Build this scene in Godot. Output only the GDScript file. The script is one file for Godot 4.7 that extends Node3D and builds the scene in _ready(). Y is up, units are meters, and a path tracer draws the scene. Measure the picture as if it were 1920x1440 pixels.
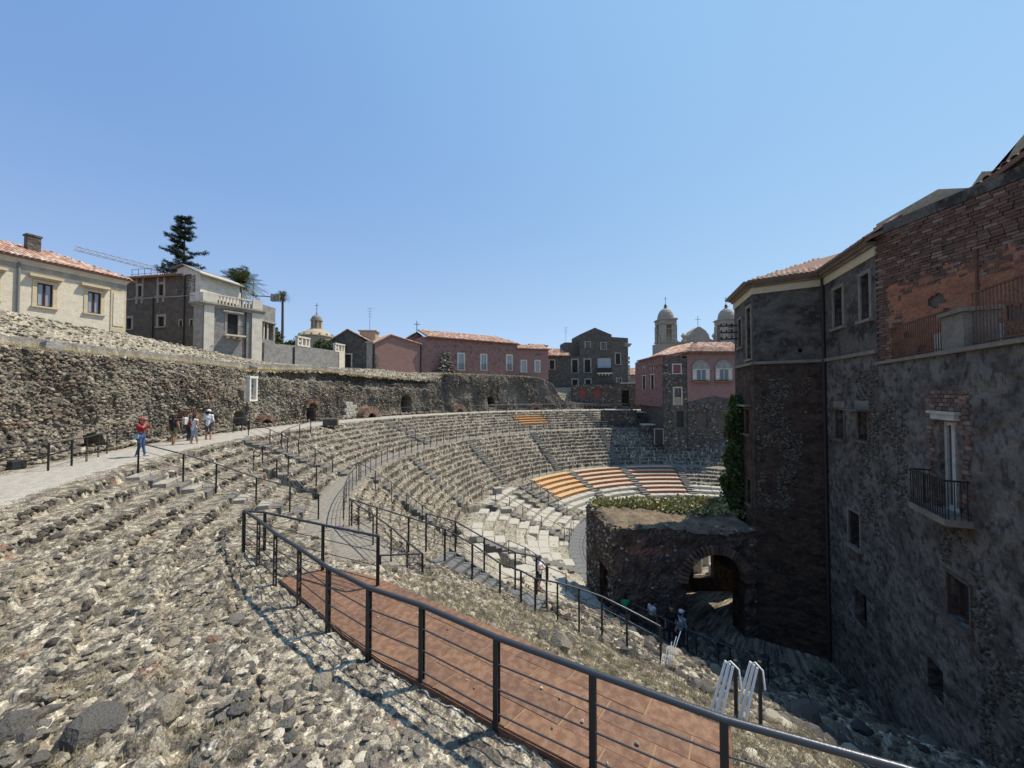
extends Node3D
# Ruined lava-stone theatre among old town houses. Metres; +x right, +y up, -z away from the viewer's first position.
# V(x, y, z): x to the right, y above eye level (eye level is 13 m above the base ground), z the distance ahead.

const EYE := 13.0
const CX := 18.16
const CZ := 26.54
var org := {}
var used := {}
var rng := RandomNumberGenerator.new()
var M := {}
var rocks := []
var pebble_meshes := []
var n_low := FastNoiseLite.new()
var n_mid := FastNoiseLite.new()
var n_fine := FastNoiseLite.new()
var n_cell := FastNoiseLite.new()
var n_cellv := FastNoiseLite.new()
var n_cell2 := FastNoiseLite.new()
var n_cell2v := FastNoiseLite.new()

func V(x: float, y: float, z: float) -> Vector3:
	return Vector3(x, y + EYE, -z)

func polar(r: float, deg: float, y: float) -> Vector3:
	var a := deg_to_rad(deg)
	return V(CX + r * cos(a), y, CZ + r * sin(a))

func _ready():
	rng.seed = 7
	setup_camera_sky_sun()
	setup_noise()
	setup_materials()
	setup_rocks()
	build_terrain()
	build_retaining_wall()
	build_terrace()
	build_left_houses()
	build_far_houses()
	build_red_house()
	build_right_palazzo()
	build_vault_ruin()
	build_church()
	build_seats()
	build_decks()
	build_railings()
	build_plants()
	build_small_things()
	build_people()

func setup_camera_sky_sun():
	var cam := Camera3D.new()
	cam.name = "camera"
	cam.position = Vector3(0, EYE, 0)
	cam.rotation = Vector3(0.024, 0, 0)
	cam.fov = rad_to_deg(2.0 * atan(720.0 / 697.5))
	cam.near = 0.1
	cam.far = 3000.0
	add_child(cam)
	var sun := DirectionalLight3D.new()
	sun.name = "sun"
	var el := deg_to_rad(59.5)
	var az := deg_to_rad(25.0)
	var to_sun := Vector3(cos(el) * cos(az), sin(el), -cos(el) * sin(az))
	sun.look_at_from_position(to_sun * 100.0, Vector3.ZERO, Vector3.UP)
	sun.light_energy = 1.6
	sun.light_color = Color(1.0, 0.965, 0.90)
	sun.light_angular_distance = 0.5
	sun.shadow_enabled = true
	add_child(sun)
	var env := Environment.new()
	env.background_mode = Environment.BG_SKY
	env.tonemap_mode = Environment.TONE_MAPPER_LINEAR
	env.tonemap_exposure = 1.08
	env.sdfgi_enabled = true
	env.ssao_enabled = true
	env.ssil_enabled = true
	var w := 512
	var h := 256
	var im := Image.create(w, h, false, Image.FORMAT_RGBF)
	for j in h:
		var th := PI * (j + 0.5) / h
		for i in w:
			var a := TAU * (i + 0.5) / w
			var d := Vector3(sin(a) * sin(th), cos(th), -cos(a) * sin(th))
			var y := maxf(d.y, 0.0)
			var hz := pow(1.0 - y, 3.0)
			var sg := pow((1.0 + d.dot(to_sun)) * 0.5, 3.0)
			var c := Vector3(0.088, 0.215, 0.555) + Vector3(0.43, 0.475, 0.37) * hz + Vector3(0.22, 0.33, 0.28) * sg
			if d.y < 0.0:
				c = c.lerp(Vector3(0.22, 0.2, 0.17), minf(1.0, -d.y * 6.0))
			im.set_pixel(i, j, Color(c.x, c.y, c.z))
	var pano := PanoramaSkyMaterial.new()
	pano.panorama = ImageTexture.create_from_image(im)
	var sky := Sky.new()
	sky.sky_material = pano
	env.sky = sky
	var we := WorldEnvironment.new()
	we.name = "world_environment"
	we.environment = env
	add_child(we)

func noise(kind: int, freq: float, sd: int, oct := 3) -> FastNoiseLite:
	var n := FastNoiseLite.new()
	n.noise_type = kind
	n.frequency = freq
	n.seed = sd
	n.fractal_type = FastNoiseLite.FRACTAL_FBM if oct > 1 else FastNoiseLite.FRACTAL_NONE
	n.fractal_octaves = oct
	return n

func setup_noise():
	n_low = noise(FastNoiseLite.TYPE_SIMPLEX, 0.18, 3, 3)
	n_mid = noise(FastNoiseLite.TYPE_SIMPLEX, 0.9, 5, 3)
	n_fine = noise(FastNoiseLite.TYPE_SIMPLEX, 5.0, 9, 3)
	n_cell = noise(FastNoiseLite.TYPE_CELLULAR, 3.3, 11, 1)
	n_cell.cellular_return_type = FastNoiseLite.RETURN_DISTANCE
	n_cellv = noise(FastNoiseLite.TYPE_CELLULAR, 3.3, 11, 1)
	n_cellv.cellular_return_type = FastNoiseLite.RETURN_CELL_VALUE
	n_cell2 = noise(FastNoiseLite.TYPE_CELLULAR, 8.5, 21, 1)
	n_cell2.cellular_return_type = FastNoiseLite.RETURN_DISTANCE
	n_cell2v = noise(FastNoiseLite.TYPE_CELLULAR, 8.5, 21, 1)
	n_cell2v.cellular_return_type = FastNoiseLite.RETURN_CELL_VALUE

# ------------------------------------------------------------------ mesh collecting
class MB:
	var v := PackedVector3Array()
	var n := PackedVector3Array()
	var c := PackedColorArray()
	var t := PackedVector2Array()
	var col := Color(1, 1, 1)
	func tri(a: Vector3, b: Vector3, d: Vector3):
		var nn := (b - a).cross(d - a)
		if nn.length_squared() < 1e-16:
			return
		nn = nn.normalized()
		v.append(a); v.append(d); v.append(b)
		for i in 3:
			n.append(nn)
			c.append(col)
	func quad(a: Vector3, b: Vector3, d: Vector3, e: Vector3):
		tri(a, b, d)
		tri(a, d, e)
	func stri(a: Vector3, b: Vector3, d: Vector3, na: Vector3, nb: Vector3, nd: Vector3):
		if (b - a).cross(d - a).dot(na + nb + nd) < 0.0:
			v.append(a); v.append(b); v.append(d)
			n.append(na); n.append(nb); n.append(nd)
		else:
			v.append(a); v.append(d); v.append(b)
			n.append(na); n.append(nd); n.append(nb)
		for i in 3:
			c.append(col)
	# box by centre, size and basis
	func box(o: Vector3, s: Vector3, b := Basis.IDENTITY):
		var p := []
		for i in 8:
			p.append(o + b * Vector3((-0.5 if i & 1 == 0 else 0.5) * s.x, (-0.5 if i & 2 == 0 else 0.5) * s.y, (-0.5 if i & 4 == 0 else 0.5) * s.z))
		quad(p[4], p[5], p[7], p[6])
		quad(p[1], p[0], p[2], p[3])
		quad(p[5], p[1], p[3], p[7])
		quad(p[0], p[4], p[6], p[2])
		quad(p[6], p[7], p[3], p[2])
		quad(p[0], p[1], p[5], p[4])
	# chamfered box: two stacked insets on top edges
	func cbox(o: Vector3, s: Vector3, ch: float, b := Basis.IDENTITY):
		var hx := s.x / 2; var hy := s.y / 2; var hz := s.z / 2
		var lo := [Vector3(-hx, -hy, hz), Vector3(hx, -hy, hz), Vector3(hx, -hy, -hz), Vector3(-hx, -hy, -hz)]
		var mi := []
		var hi := []
		for q in lo:
			mi.append(Vector3(q.x, hy - ch, q.z))
			hi.append(Vector3(q.x - signf(q.x) * ch, hy, q.z - signf(q.z) * ch))
		for i in 4:
			var j := (i + 1) % 4
			quad(o + b * lo[i], o + b * lo[j], o + b * mi[j], o + b * mi[i])
			quad(o + b * mi[i], o + b * mi[j], o + b * hi[j], o + b * hi[i])
		quad(o + b * hi[0], o + b * hi[1], o + b * hi[2], o + b * hi[3])
		quad(o + b * lo[3], o + b * lo[2], o + b * lo[1], o + b * lo[0])
	func tube(pts: Array, r0: float, r1 := -1.0, sides := 8, caps := true):
		if r1 < 0.0: r1 = r0
		var rings := []
		var nrm := []
		var side := Vector3.ZERO
		for i in pts.size():
			var d: Vector3
			if i == 0: d = pts[1] - pts[0]
			elif i == pts.size() - 1: d = pts[i] - pts[i - 1]
			else: d = (pts[i + 1] - pts[i]).normalized() + (pts[i] - pts[i - 1]).normalized()
			d = d.normalized()
			if side == Vector3.ZERO or absf(side.dot(d)) > 0.95:
				side = d.cross(Vector3.UP if absf(d.y) < 0.9 else Vector3.RIGHT)
			side = (side - d * side.dot(d)).normalized()
			var up := side.cross(d).normalized()
			var r := lerpf(r0, r1, float(i) / maxf(1.0, pts.size() - 1))
			var ring := []
			var rn := []
			for k in sides:
				var a := TAU * k / sides
				var q := side * cos(a) + up * sin(a)
				ring.append(pts[i] + q * r)
				rn.append(q)
			rings.append(ring)
			nrm.append(rn)
		for i in pts.size() - 1:
			for k in sides:
				var m := (k + 1) % sides
				stri(rings[i][k], rings[i][m], rings[i + 1][m], nrm[i][k], nrm[i][m], nrm[i + 1][m])
				stri(rings[i][k], rings[i + 1][m], rings[i + 1][k], nrm[i][k], nrm[i + 1][m], nrm[i + 1][k])
		if caps:
			for k in range(1, sides - 1):
				tri(rings[0][0], rings[0][k + 1], rings[0][k])
				var e: Array = rings[pts.size() - 1]
				tri(e[0], e[k], e[k + 1])
	# closed prism: polygon of points pushed by vector e
	func prism(poly: Array, e: Vector3):
		var m := poly.size()
		for i in m:
			var j := (i + 1) % m
			quad(poly[i], poly[j], poly[j] + e, poly[i] + e)
		fan(poly, true)
		var q := []
		for x in poly: q.append(x + e)
		fan(q, false)
	func fan(poly: Array, flip: bool):
		for i in range(1, poly.size() - 1):
			if flip: tri(poly[0], poly[i + 1], poly[i])
			else: tri(poly[0], poly[i], poly[i + 1])
	# lathe: profile of (radius, height) about a vertical axis at o
	func lathe(o: Vector3, prof: Array, sides := 16):
		for i in prof.size() - 1:
			var a: Vector2 = prof[i]
			var b: Vector2 = prof[i + 1]
			var sl := Vector2(b.y - a.y, a.x - b.x).normalized()
			for k in sides:
				var t0 := TAU * k / sides
				var t1 := TAU * (k + 1) / sides
				var c0 := Vector3(cos(t0), 0, sin(t0))
				var c1 := Vector3(cos(t1), 0, sin(t1))
				var pa := o + c0 * a.x + Vector3.UP * a.y
				var pb := o + c1 * a.x + Vector3.UP * a.y
				var pc := o + c1 * b.x + Vector3.UP * b.y
				var pd := o + c0 * b.x + Vector3.UP * b.y
				var n0 := c0 * sl.x + Vector3.UP * sl.y
				var n1 := c1 * sl.x + Vector3.UP * sl.y
				stri(pa, pc, pb, n0, n1, n1)
				stri(pa, pd, pc, n0, n0, n1)
	func mesh(off := Vector3.ZERO) -> ArrayMesh:
		var a := []
		a.resize(Mesh.ARRAY_MAX)
		if off != Vector3.ZERO:
			for i in v.size(): v[i] = v[i] - off
		a[Mesh.ARRAY_VERTEX] = v
		a[Mesh.ARRAY_NORMAL] = n
		a[Mesh.ARRAY_COLOR] = c
		var m := ArrayMesh.new()
		if v.size() > 0:
			m.add_surface_from_arrays(Mesh.PRIMITIVE_TRIANGLES, a)
		return m

func grid_mesh(pos: PackedVector3Array, cols: PackedColorArray, w: int, h: int, skip: PackedByteArray, off := Vector3.ZERO) -> ArrayMesh:
	var nr := PackedVector3Array()
	nr.resize(pos.size())
	var idx := PackedInt32Array()
	for j in h - 1:
		for i in w - 1:
			var a := j * w + i
			if skip.size() and skip[a]:
				continue
			var b := a + 1
			var d := a + w
			var e := d + 1
			var n1 := (pos[b] - pos[a]).cross(pos[e] - pos[a])
			var n2 := (pos[e] - pos[a]).cross(pos[d] - pos[a])
			nr[a] += n1 + n2
			nr[b] += n1
			nr[e] += n1 + n2
			nr[d] += n2
			idx.append(a); idx.append(e); idx.append(b)
			idx.append(a); idx.append(d); idx.append(e)
	for i in nr.size():
		nr[i] = nr[i].normalized() if nr[i].length_squared() > 0.0 else Vector3.UP
		pos[i] -= off
	var ar := []
	ar.resize(Mesh.ARRAY_MAX)
	ar[Mesh.ARRAY_VERTEX] = pos
	ar[Mesh.ARRAY_NORMAL] = nr
	ar[Mesh.ARRAY_COLOR] = cols
	ar[Mesh.ARRAY_INDEX] = idx
	var m := ArrayMesh.new()
	m.add_surface_from_arrays(Mesh.PRIMITIVE_TRIANGLES, ar)
	return m

# ------------------------------------------------------------------ nodes
func numbered(called: String) -> String:
	var k: int = used.get(called, 0)
	used[called] = k + 1
	return called if k == 0 else "%s_%03d" % [called, k]

func tag(o: Node, label: String, category: String, group := ""):
	o.set_meta("label", label)
	o.set_meta("category", category)
	if group != "": o.set_meta("group", group)

func thing(called: String, label: String, category: String, at: Vector3, group := "") -> Node3D:
	var o := Node3D.new()
	o.name = numbered(called)
	add_child(o)
	o.position = at
	org[o] = at
	tag(o, label, category, group)
	return o

func part(parent: Node3D, called: String, mb: MB, mat: Material) -> MeshInstance3D:
	var o := MeshInstance3D.new()
	o.name = called
	var off: Vector3 = org.get(parent, Vector3.ZERO)
	o.mesh = mb.mesh(off)
	if o.mesh.get_surface_count():
		o.material_override = mat
	parent.add_child(o, true)
	org[o] = off
	return o

func copy_part(parent: Node3D, called: String, mesh: Mesh, mat: Material, xf: Transform3D) -> MeshInstance3D:
	var o := MeshInstance3D.new()
	o.name = called
	o.mesh = mesh
	o.material_override = mat
	o.transform = Transform3D(xf.basis, xf.origin - (org.get(parent, Vector3.ZERO) as Vector3))
	parent.add_child(o, true)
	return o

func setting(called: String, mesh: Mesh, mat: Material) -> MeshInstance3D:
	var o := MeshInstance3D.new()
	o.name = numbered(called)
	o.mesh = mesh
	o.material_override = mat
	o.set_meta("kind", "structure")
	add_child(o)
	org[o] = Vector3.ZERO
	return o

func multi(parent: Node3D, called: String, mesh: Mesh, mat: Material, xf: Array, cols: Array) -> MultiMeshInstance3D:
	var mm := MultiMesh.new()
	mm.transform_format = MultiMesh.TRANSFORM_3D
	mm.use_colors = true
	mm.mesh = mesh
	mm.instance_count = xf.size()
	var off: Vector3 = org.get(parent, Vector3.ZERO)
	for i in xf.size():
		var t: Transform3D = xf[i]
		t.origin -= off
		mm.set_instance_transform(i, t)
		mm.set_instance_color(i, cols[i])
	var o := MultiMeshInstance3D.new()
	o.name = called
	o.multimesh = mm
	o.material_override = mat
	o.set_meta("kind", "stuff")
	parent.add_child(o, true)
	return o

# scattered stones: the largest in view as parts of their own, the rest as stuff
func scatter(parent: Node3D, called: String, xf: Array, cols: Array, n_parts := 0, cap := 0.2):
	var order := range(xf.size())
	if n_parts > 0:
		var key := PackedFloat32Array()
		for t in xf:
			key.append((t as Transform3D).basis.x.length() / maxf(0.5, ((t as Transform3D).origin - Vector3(0, EYE, 0)).length()))
		order.sort_custom(func(a, b): return key[a] > key[b])
		for k in mini(n_parts, order.size()):
			var i: int = order[k]
			var c: Color = cols[i]
			copy_part(parent, called, rocks[i % rocks.size()], M.stone_tints[int(clampf((c.r + c.g + c.b) / 3.0 / cap, 0.0, 0.999) * M.stone_tints.size())], xf[i])
	var lists := []
	for k in 4: lists.append([[], []])
	for k in range(mini(n_parts, order.size()), order.size()):
		var i: int = order[k]
		lists[i % 4][0].append(xf[i])
		lists[i % 4][1].append(cols[i])
	for k in 4:
		if lists[k][0].size():
			multi(parent, called + "_heap" if n_parts > 0 else called, rocks[k], M.rock, lists[k][0], lists[k][1])

func setup_rocks():
	for k in 8:
		rocks.append(rock_mesh(k + 40, 1))
	for k in 4:
		pebble_meshes.append(rock_mesh(k + 90, 0))

func rock_mesh(sd: int, sub: int) -> ArrayMesh:
	var ph := (1.0 + sqrt(5.0)) / 2.0
	var vs := [Vector3(-1, ph, 0), Vector3(1, ph, 0), Vector3(-1, -ph, 0), Vector3(1, -ph, 0), Vector3(0, -1, ph), Vector3(0, 1, ph), Vector3(0, -1, -ph), Vector3(0, 1, -ph), Vector3(ph, 0, -1), Vector3(ph, 0, 1), Vector3(-ph, 0, -1), Vector3(-ph, 0, 1)]
	for i in vs.size(): vs[i] = vs[i].normalized()
	var fs := [[0, 11, 5], [0, 5, 1], [0, 1, 7], [0, 7, 10], [0, 10, 11], [1, 5, 9], [5, 11, 4], [11, 10, 2], [10, 7, 6], [7, 1, 8], [3, 9, 4], [3, 4, 2], [3, 2, 6], [3, 6, 8], [3, 8, 9], [4, 9, 5], [2, 4, 11], [6, 2, 10], [8, 6, 7], [9, 8, 1]]
	for s in sub:
		var nf := []
		var mid := {}
		for f in fs:
			var m := []
			for e in 3:
				var a: int = mini(f[e], f[(e + 1) % 3])
				var b: int = maxi(f[e], f[(e + 1) % 3])
				var key := a * 10000 + b
				if not mid.has(key):
					mid[key] = vs.size()
					vs.append(((vs[a] + vs[b]) * 0.5).normalized())
				m.append(mid[key])
			nf.append([f[0], m[0], m[2]]); nf.append([f[1], m[1], m[0]]); nf.append([f[2], m[2], m[1]]); nf.append(m)
		fs = nf
	var nz := noise(FastNoiseLite.TYPE_SIMPLEX, 0.9, sd, 2)
	var r2 := RandomNumberGenerator.new()
	r2.seed = sd
	var planes := []
	for k in 9:
		planes.append([Vector3(r2.randf_range(-1, 1), r2.randf_range(-1, 1), r2.randf_range(-1, 1)).normalized(), r2.randf_range(0.27, 0.43)])
	var st := MB.new()
	var ps := []
	for q in vs:
		var p: Vector3 = q * (0.5 + 0.16 * nz.get_noise_3dv(q))
		for pl in planes:
			var d: float = p.dot(pl[0]) - pl[1]
			if d > 0.0: p -= pl[0] * d
		ps.append(p)
	for f in fs:
		var a: Vector3 = ps[f[0]]
		var b: Vector3 = ps[f[1]]
		var d: Vector3 = ps[f[2]]
		if (b - a).cross(d - a).dot(a + b + d) < 0.0:
			st.tri(a, d, b)
		else:
			st.tri(a, b, d)
	return st.mesh()
# ------------------------------------------------------------------ materials
func lin(r: float, g: float, b: float) -> Color:
	return Color(r, g, b).linear_to_srgb()

func grey_image(size: int, freq: float, sd: int, oct := 5, kind := FastNoiseLite.TYPE_SIMPLEX_SMOOTH) -> Image:
	var n := noise(kind, freq, sd, oct)
	return n.get_seamless_image(size, size)

# a colour sheet: base colour with blotches, streaks that run down, and grain (all linear albedo)
func sheet(size: int, base: Color, blot: Color, streak: Color, sd: int, blot_amt := 0.6, streak_amt := 0.5, grain := 0.15, blot_freq := 0.012, edge := 3.2) -> ImageTexture:
	var a := grey_image(size, blot_freq, sd, 5).get_data()
	var s_im := noise(FastNoiseLite.TYPE_SIMPLEX_SMOOTH, 0.02, sd + 7, 4).get_seamless_image(size, size)
	s_im.resize(size, size / 8)
	s_im = s_im.get_region(Rect2i(0, 0, size, size / 8))
	s_im.resize(size, size, Image.INTERPOLATE_CUBIC)
	var s2 := noise(FastNoiseLite.TYPE_SIMPLEX_SMOOTH, 0.05, sd + 9, 3).get_seamless_image(size, size)
	s2.resize(size, maxi(8, size / 16))
	s2.resize(size, size, Image.INTERPOLATE_CUBIC)
	var s := s_im.get_data()
	var t := s2.get_data()
	var g := grey_image(size, 0.12, sd + 13, 3).get_data()
	var out := PackedByteArray()
	out.resize(size * size * 3)
	var lut := PackedByteArray()
	lut.resize(1025)
	for i in 1025:
		lut[i] = int(clampf(Color(i / 1024.0, 0, 0).linear_to_srgb().r * 255.0, 0, 255))
	for i in size * size:
		var k := clampf((a[i] / 255.0 - 0.5) * edge + 0.4, 0.0, 1.0) * blot_amt
		var m := clampf((s[i] / 255.0 * 0.6 + t[i] / 255.0 * 0.4 - 0.5) * 5.0, 0.0, 1.0) * streak_amt
		var f := 1.0 + (g[i] / 255.0 - 0.5) * 2.0 * grain
		out[i * 3] = lut[int(clampf(lerpf(lerpf(base.r, blot.r, k), streak.r, m) * f, 0, 1) * 1024)]
		out[i * 3 + 1] = lut[int(clampf(lerpf(lerpf(base.g, blot.g, k), streak.g, m) * f, 0, 1) * 1024)]
		out[i * 3 + 2] = lut[int(clampf(lerpf(lerpf(base.b, blot.b, k), streak.b, m) * f, 0, 1) * 1024)]
	return ImageTexture.create_from_image(Image.create_from_data(size, size, false, Image.FORMAT_RGB8, out))

func bump(size: int, freq: float, sd: int, strength: float, oct := 5) -> ImageTexture:
	var im := grey_image(size, freq, sd, oct)
	im.convert(Image.FORMAT_RGBA8)
	im.bump_map_to_normal_map(strength)
	return ImageTexture.create_from_image(im)

func surf(called: String, col: Color, rough := 0.9, tex: Texture2D = null, normal: Texture2D = null, metres := 4.0, nscale := 1.0) -> StandardMaterial3D:
	var m := StandardMaterial3D.new()
	m.resource_name = called
	m.albedo_color = col
	m.roughness = rough
	m.metallic_specular = 0.3
	m.albedo_texture = tex
	if normal:
		m.normal_enabled = true
		m.normal_texture = normal
		m.normal_scale = nscale
	m.uv1_triplanar = true
	m.uv1_world_triplanar = true
	m.uv1_scale = Vector3.ONE / metres
	M[called] = m
	return m

func setup_materials():
	var rough_n := bump(512, 0.03, 3, 14.0, 6)
	var fine_n := bump(512, 0.06, 8, 5.0, 5)
	var mottle := sheet(512, Color(0.62, 0.61, 0.6), Color(0.95, 0.94, 0.9), Color(0.36, 0.35, 0.34), 31, 0.8, 0.0, 0.45, 0.03)
	var mott2 := sheet(512, Color(0.6, 0.59, 0.57), Color(0.85, 0.83, 0.78), Color(0.42, 0.41, 0.4), 33, 0.9, 0.0, 0.5, 0.05)
	var r := surf("rock", Color.WHITE, 0.95, mott2, rough_n, 0.7, 1.0)
	r.vertex_color_use_as_albedo = true
	var grit_tex := grit(1024, 301)
	var gm := surf("ground_rubble", Color.WHITE, 0.97, grit_tex, rough_n, 1.5, 1.0)
	gm.vertex_color_use_as_albedo = true
	M.stone_tints = []
	var tints := [[0.055, 0.052, 0.05], [0.085, 0.08, 0.075], [0.13, 0.12, 0.105], [0.2, 0.175, 0.14], [0.3, 0.265, 0.21], [0.42, 0.38, 0.31]]
	for i in tints.size():
		var t: Array = tints[i]
		M.stone_tints.append(surf("stone_tint_%d" % i, lin(t[0] * 1.6, t[1] * 1.6, t[2] * 1.6), 0.95, mott2, rough_n, 0.6, 1.0))
	surf("path", lin(1, 1, 1), 0.97, sheet(512, Color(0.385, 0.352, 0.305), Color(0.30, 0.272, 0.235), Color(0.45, 0.415, 0.36), 51, 0.7, 0.3, 0.25, 0.015), fine_n, 2.5, 0.5)
	surf("walk_grey", lin(1, 1, 1), 0.95, sheet(512, Color(0.25, 0.222, 0.182), Color(0.18, 0.16, 0.132), Color(0.3, 0.268, 0.222), 52, 0.7, 0.3, 0.25, 0.02), fine_n, 2.5, 0.4)
	surf("limestone", lin(1, 1, 1), 0.9, sheet(512, Color(0.50, 0.46, 0.38), Color(0.30, 0.27, 0.23), Color(0.58, 0.54, 0.46), 61, 0.75, 0.3, 0.35, 0.03), rough_n, 1.2, 0.7)
	surf("dark_step", lin(1, 1, 1), 0.9, sheet(256, Color(0.15, 0.14, 0.125), Color(0.24, 0.22, 0.19), Color(0.10, 0.095, 0.09), 62, 0.7, 0.2, 0.3, 0.03), rough_n, 1.0, 0.6)
	surf("cream", Color.WHITE, 0.9, sheet(512, Color(0.67, 0.59, 0.455), Color(0.58, 0.505, 0.385), Color(0.73, 0.665, 0.53), 71, 0.7, 0.35, 0.2, 0.02), fine_n, 5.0, 0.2)
	surf("cream_trim", Color.WHITE, 0.9, sheet(256, Color(0.60, 0.48, 0.30), Color(0.5, 0.43, 0.31), Color(0.52, 0.47, 0.37), 72, 0.7, 0.5, 0.25), fine_n, 3.0, 0.4)
	surf("grey_trim", Color.WHITE, 0.9, sheet(256, Color(0.37, 0.33, 0.275), Color(0.25, 0.225, 0.19), Color(0.45, 0.41, 0.345), 73, 0.7, 0.5, 0.25), fine_n, 3.0, 0.5)
	surf("white_trim", Color.WHITE, 0.85, sheet(256, Color(0.68, 0.615, 0.505), Color(0.55, 0.49, 0.395), Color(0.42, 0.37, 0.29), 74, 0.5, 0.4, 0.2), fine_n, 3.0, 0.4)
	surf("brown_wall", Color.WHITE, 0.95, sheet(512, Color(0.15, 0.115, 0.088), Color(0.095, 0.075, 0.06), Color(0.2, 0.165, 0.135), 75, 0.7, 0.4, 0.3), fine_n, 5.0, 0.7)
	surf("grey_wall", Color.WHITE, 0.95, sheet(512, Color(0.285, 0.27, 0.25), Color(0.21, 0.2, 0.188), Color(0.165, 0.155, 0.145), 76, 0.8, 0.6, 0.25), fine_n, 5.0, 0.6)
	surf("pink_wall", Color.WHITE, 0.93, sheet(512, Color(0.30, 0.17, 0.14), Color(0.34, 0.22, 0.19), Color(0.13, 0.075, 0.065), 77, 0.5, 0.75, 0.2), fine_n, 7.0, 0.5)
	surf("salmon_wall", Color.WHITE, 0.93, sheet(512, Color(0.335, 0.195, 0.16), Color(0.29, 0.165, 0.138), Color(0.24, 0.138, 0.115), 78, 0.6, 0.4, 0.2), fine_n, 6.0, 0.5)
	surf("soot_wall", Color.WHITE, 0.95, sheet(512, Color(0.135, 0.115, 0.095), Color(0.085, 0.073, 0.062), Color(0.185, 0.16, 0.13), 79, 0.8, 0.5, 0.3), rough_n, 5.0, 0.6)
	surf("ochre_wall", Color.WHITE, 0.93, sheet(256, Color(0.45, 0.36, 0.24), Color(0.38, 0.3, 0.2), Color(0.34, 0.28, 0.2), 80, 0.6, 0.4, 0.2), fine_n, 6.0, 0.4)
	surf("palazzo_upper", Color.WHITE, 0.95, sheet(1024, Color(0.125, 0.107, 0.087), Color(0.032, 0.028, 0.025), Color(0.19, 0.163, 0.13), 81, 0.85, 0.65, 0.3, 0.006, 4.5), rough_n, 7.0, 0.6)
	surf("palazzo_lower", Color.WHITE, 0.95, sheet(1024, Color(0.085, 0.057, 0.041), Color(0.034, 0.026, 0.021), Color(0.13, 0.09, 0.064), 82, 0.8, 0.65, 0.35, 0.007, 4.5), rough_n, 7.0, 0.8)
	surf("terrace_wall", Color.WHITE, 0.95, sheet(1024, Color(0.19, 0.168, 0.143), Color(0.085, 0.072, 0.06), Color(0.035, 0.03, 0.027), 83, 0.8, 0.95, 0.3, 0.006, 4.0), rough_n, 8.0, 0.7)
	surf("brick_plaster", Color.WHITE, 0.95, sheet(512, Color(0.36, 0.152, 0.082), Color(0.26, 0.115, 0.07), Color(0.40, 0.20, 0.125), 84, 0.8, 0.4, 0.3), rough_n, 4.0, 0.6)
	M.bricks = []
	var bt := [[0.165, 0.1, 0.075], [0.145, 0.09, 0.068], [0.19, 0.122, 0.092], [0.12, 0.08, 0.064], [0.225, 0.16, 0.122]]
	for i in bt.size():
		M.bricks.append(surf("brick_tint_%d" % i, lin(bt[i][0] * 1.6, bt[i][1] * 1.6, bt[i][2] * 1.6), 0.95, mottle, rough_n, 0.9, 0.8))
	surf("mortar", lin(0.16, 0.115, 0.09), 0.97, null, rough_n, 1.0, 0.8)
	M.tiles = []
	var tt := [[0.46, 0.26, 0.17], [0.40, 0.24, 0.17], [0.5, 0.34, 0.25], [0.33, 0.2, 0.15], [0.52, 0.4, 0.32]]
	for i in tt.size():
		M.tiles.append(surf("tile_tint_%d" % i, lin(tt[i][0], tt[i][1], tt[i][2]), 0.9, mottle, fine_n, 0.9, 0.5))
	var tv := surf("tile", Color.WHITE, 0.9, mottle, fine_n, 1.5, 0.5)
	tv.vertex_color_use_as_albedo = true
	surf("iron", lin(0.045, 0.047, 0.05), 0.42, null, fine_n, 0.5, 0.15).metallic = 0.55
	surf("rail_iron", lin(0.085, 0.087, 0.092), 0.38, null, fine_n, 0.5, 0.2).metallic = 0.6
	surf("rust_iron", Color.WHITE, 0.85, sheet(256, Color(0.17, 0.085, 0.05), Color(0.10, 0.06, 0.045), Color(0.24, 0.13, 0.07), 91, 0.8, 0.3, 0.3, 0.03), fine_n, 0.8, 0.5)
	M.deck_plates = []
	for i in 3:
		var dp: StandardMaterial3D = surf("deck_plate_%d" % i, Color(1.0 - 0.045 * i, 1.0 - 0.04 * i, 1.0 - 0.03 * i), 0.7, deck_sheet(91 + i), fine_n, 0.8, 0.4)
		dp.metallic = 0.1
		M.deck_plates.append(dp)
	surf("seam", lin(0.27, 0.17, 0.10), 0.8, null, fine_n, 0.5, 0.3)
	surf("zinc", Color.WHITE, 0.6, sheet(256, Color(0.175, 0.172, 0.165), Color(0.13, 0.128, 0.124), Color(0.215, 0.21, 0.2), 95, 0.7, 0.3, 0.15, 0.02), fine_n, 1.5, 0.2).metallic = 0.2
	M.woods = []
	var wt := [[0.55, 0.23, 0.085], [0.46, 0.17, 0.075], [0.6, 0.29, 0.10], [0.40, 0.14, 0.07]]
	for i in wt.size():
		M.woods.append(surf("bench_wood_%d" % i, lin(wt[i][0] * 1.25, wt[i][1] * 1.25, wt[i][2] * 1.25), 0.42, wood_sheet(101 + i), fine_n, 1.2, 0.2))
	M.bench_tops = []  # seat planks: sun and sky glare put into a paler wood colour
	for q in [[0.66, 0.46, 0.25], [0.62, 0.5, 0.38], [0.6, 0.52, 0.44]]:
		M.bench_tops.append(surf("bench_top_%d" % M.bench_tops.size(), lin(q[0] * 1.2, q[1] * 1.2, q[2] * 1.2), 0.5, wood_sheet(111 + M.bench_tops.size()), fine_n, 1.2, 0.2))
	surf("palazzo_trim", Color.WHITE, 0.92, sheet(256, Color(0.24, 0.205, 0.16), Color(0.17, 0.145, 0.115), Color(0.30, 0.26, 0.2), 114, 0.7, 0.5, 0.25), fine_n, 3.0, 0.5)
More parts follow.
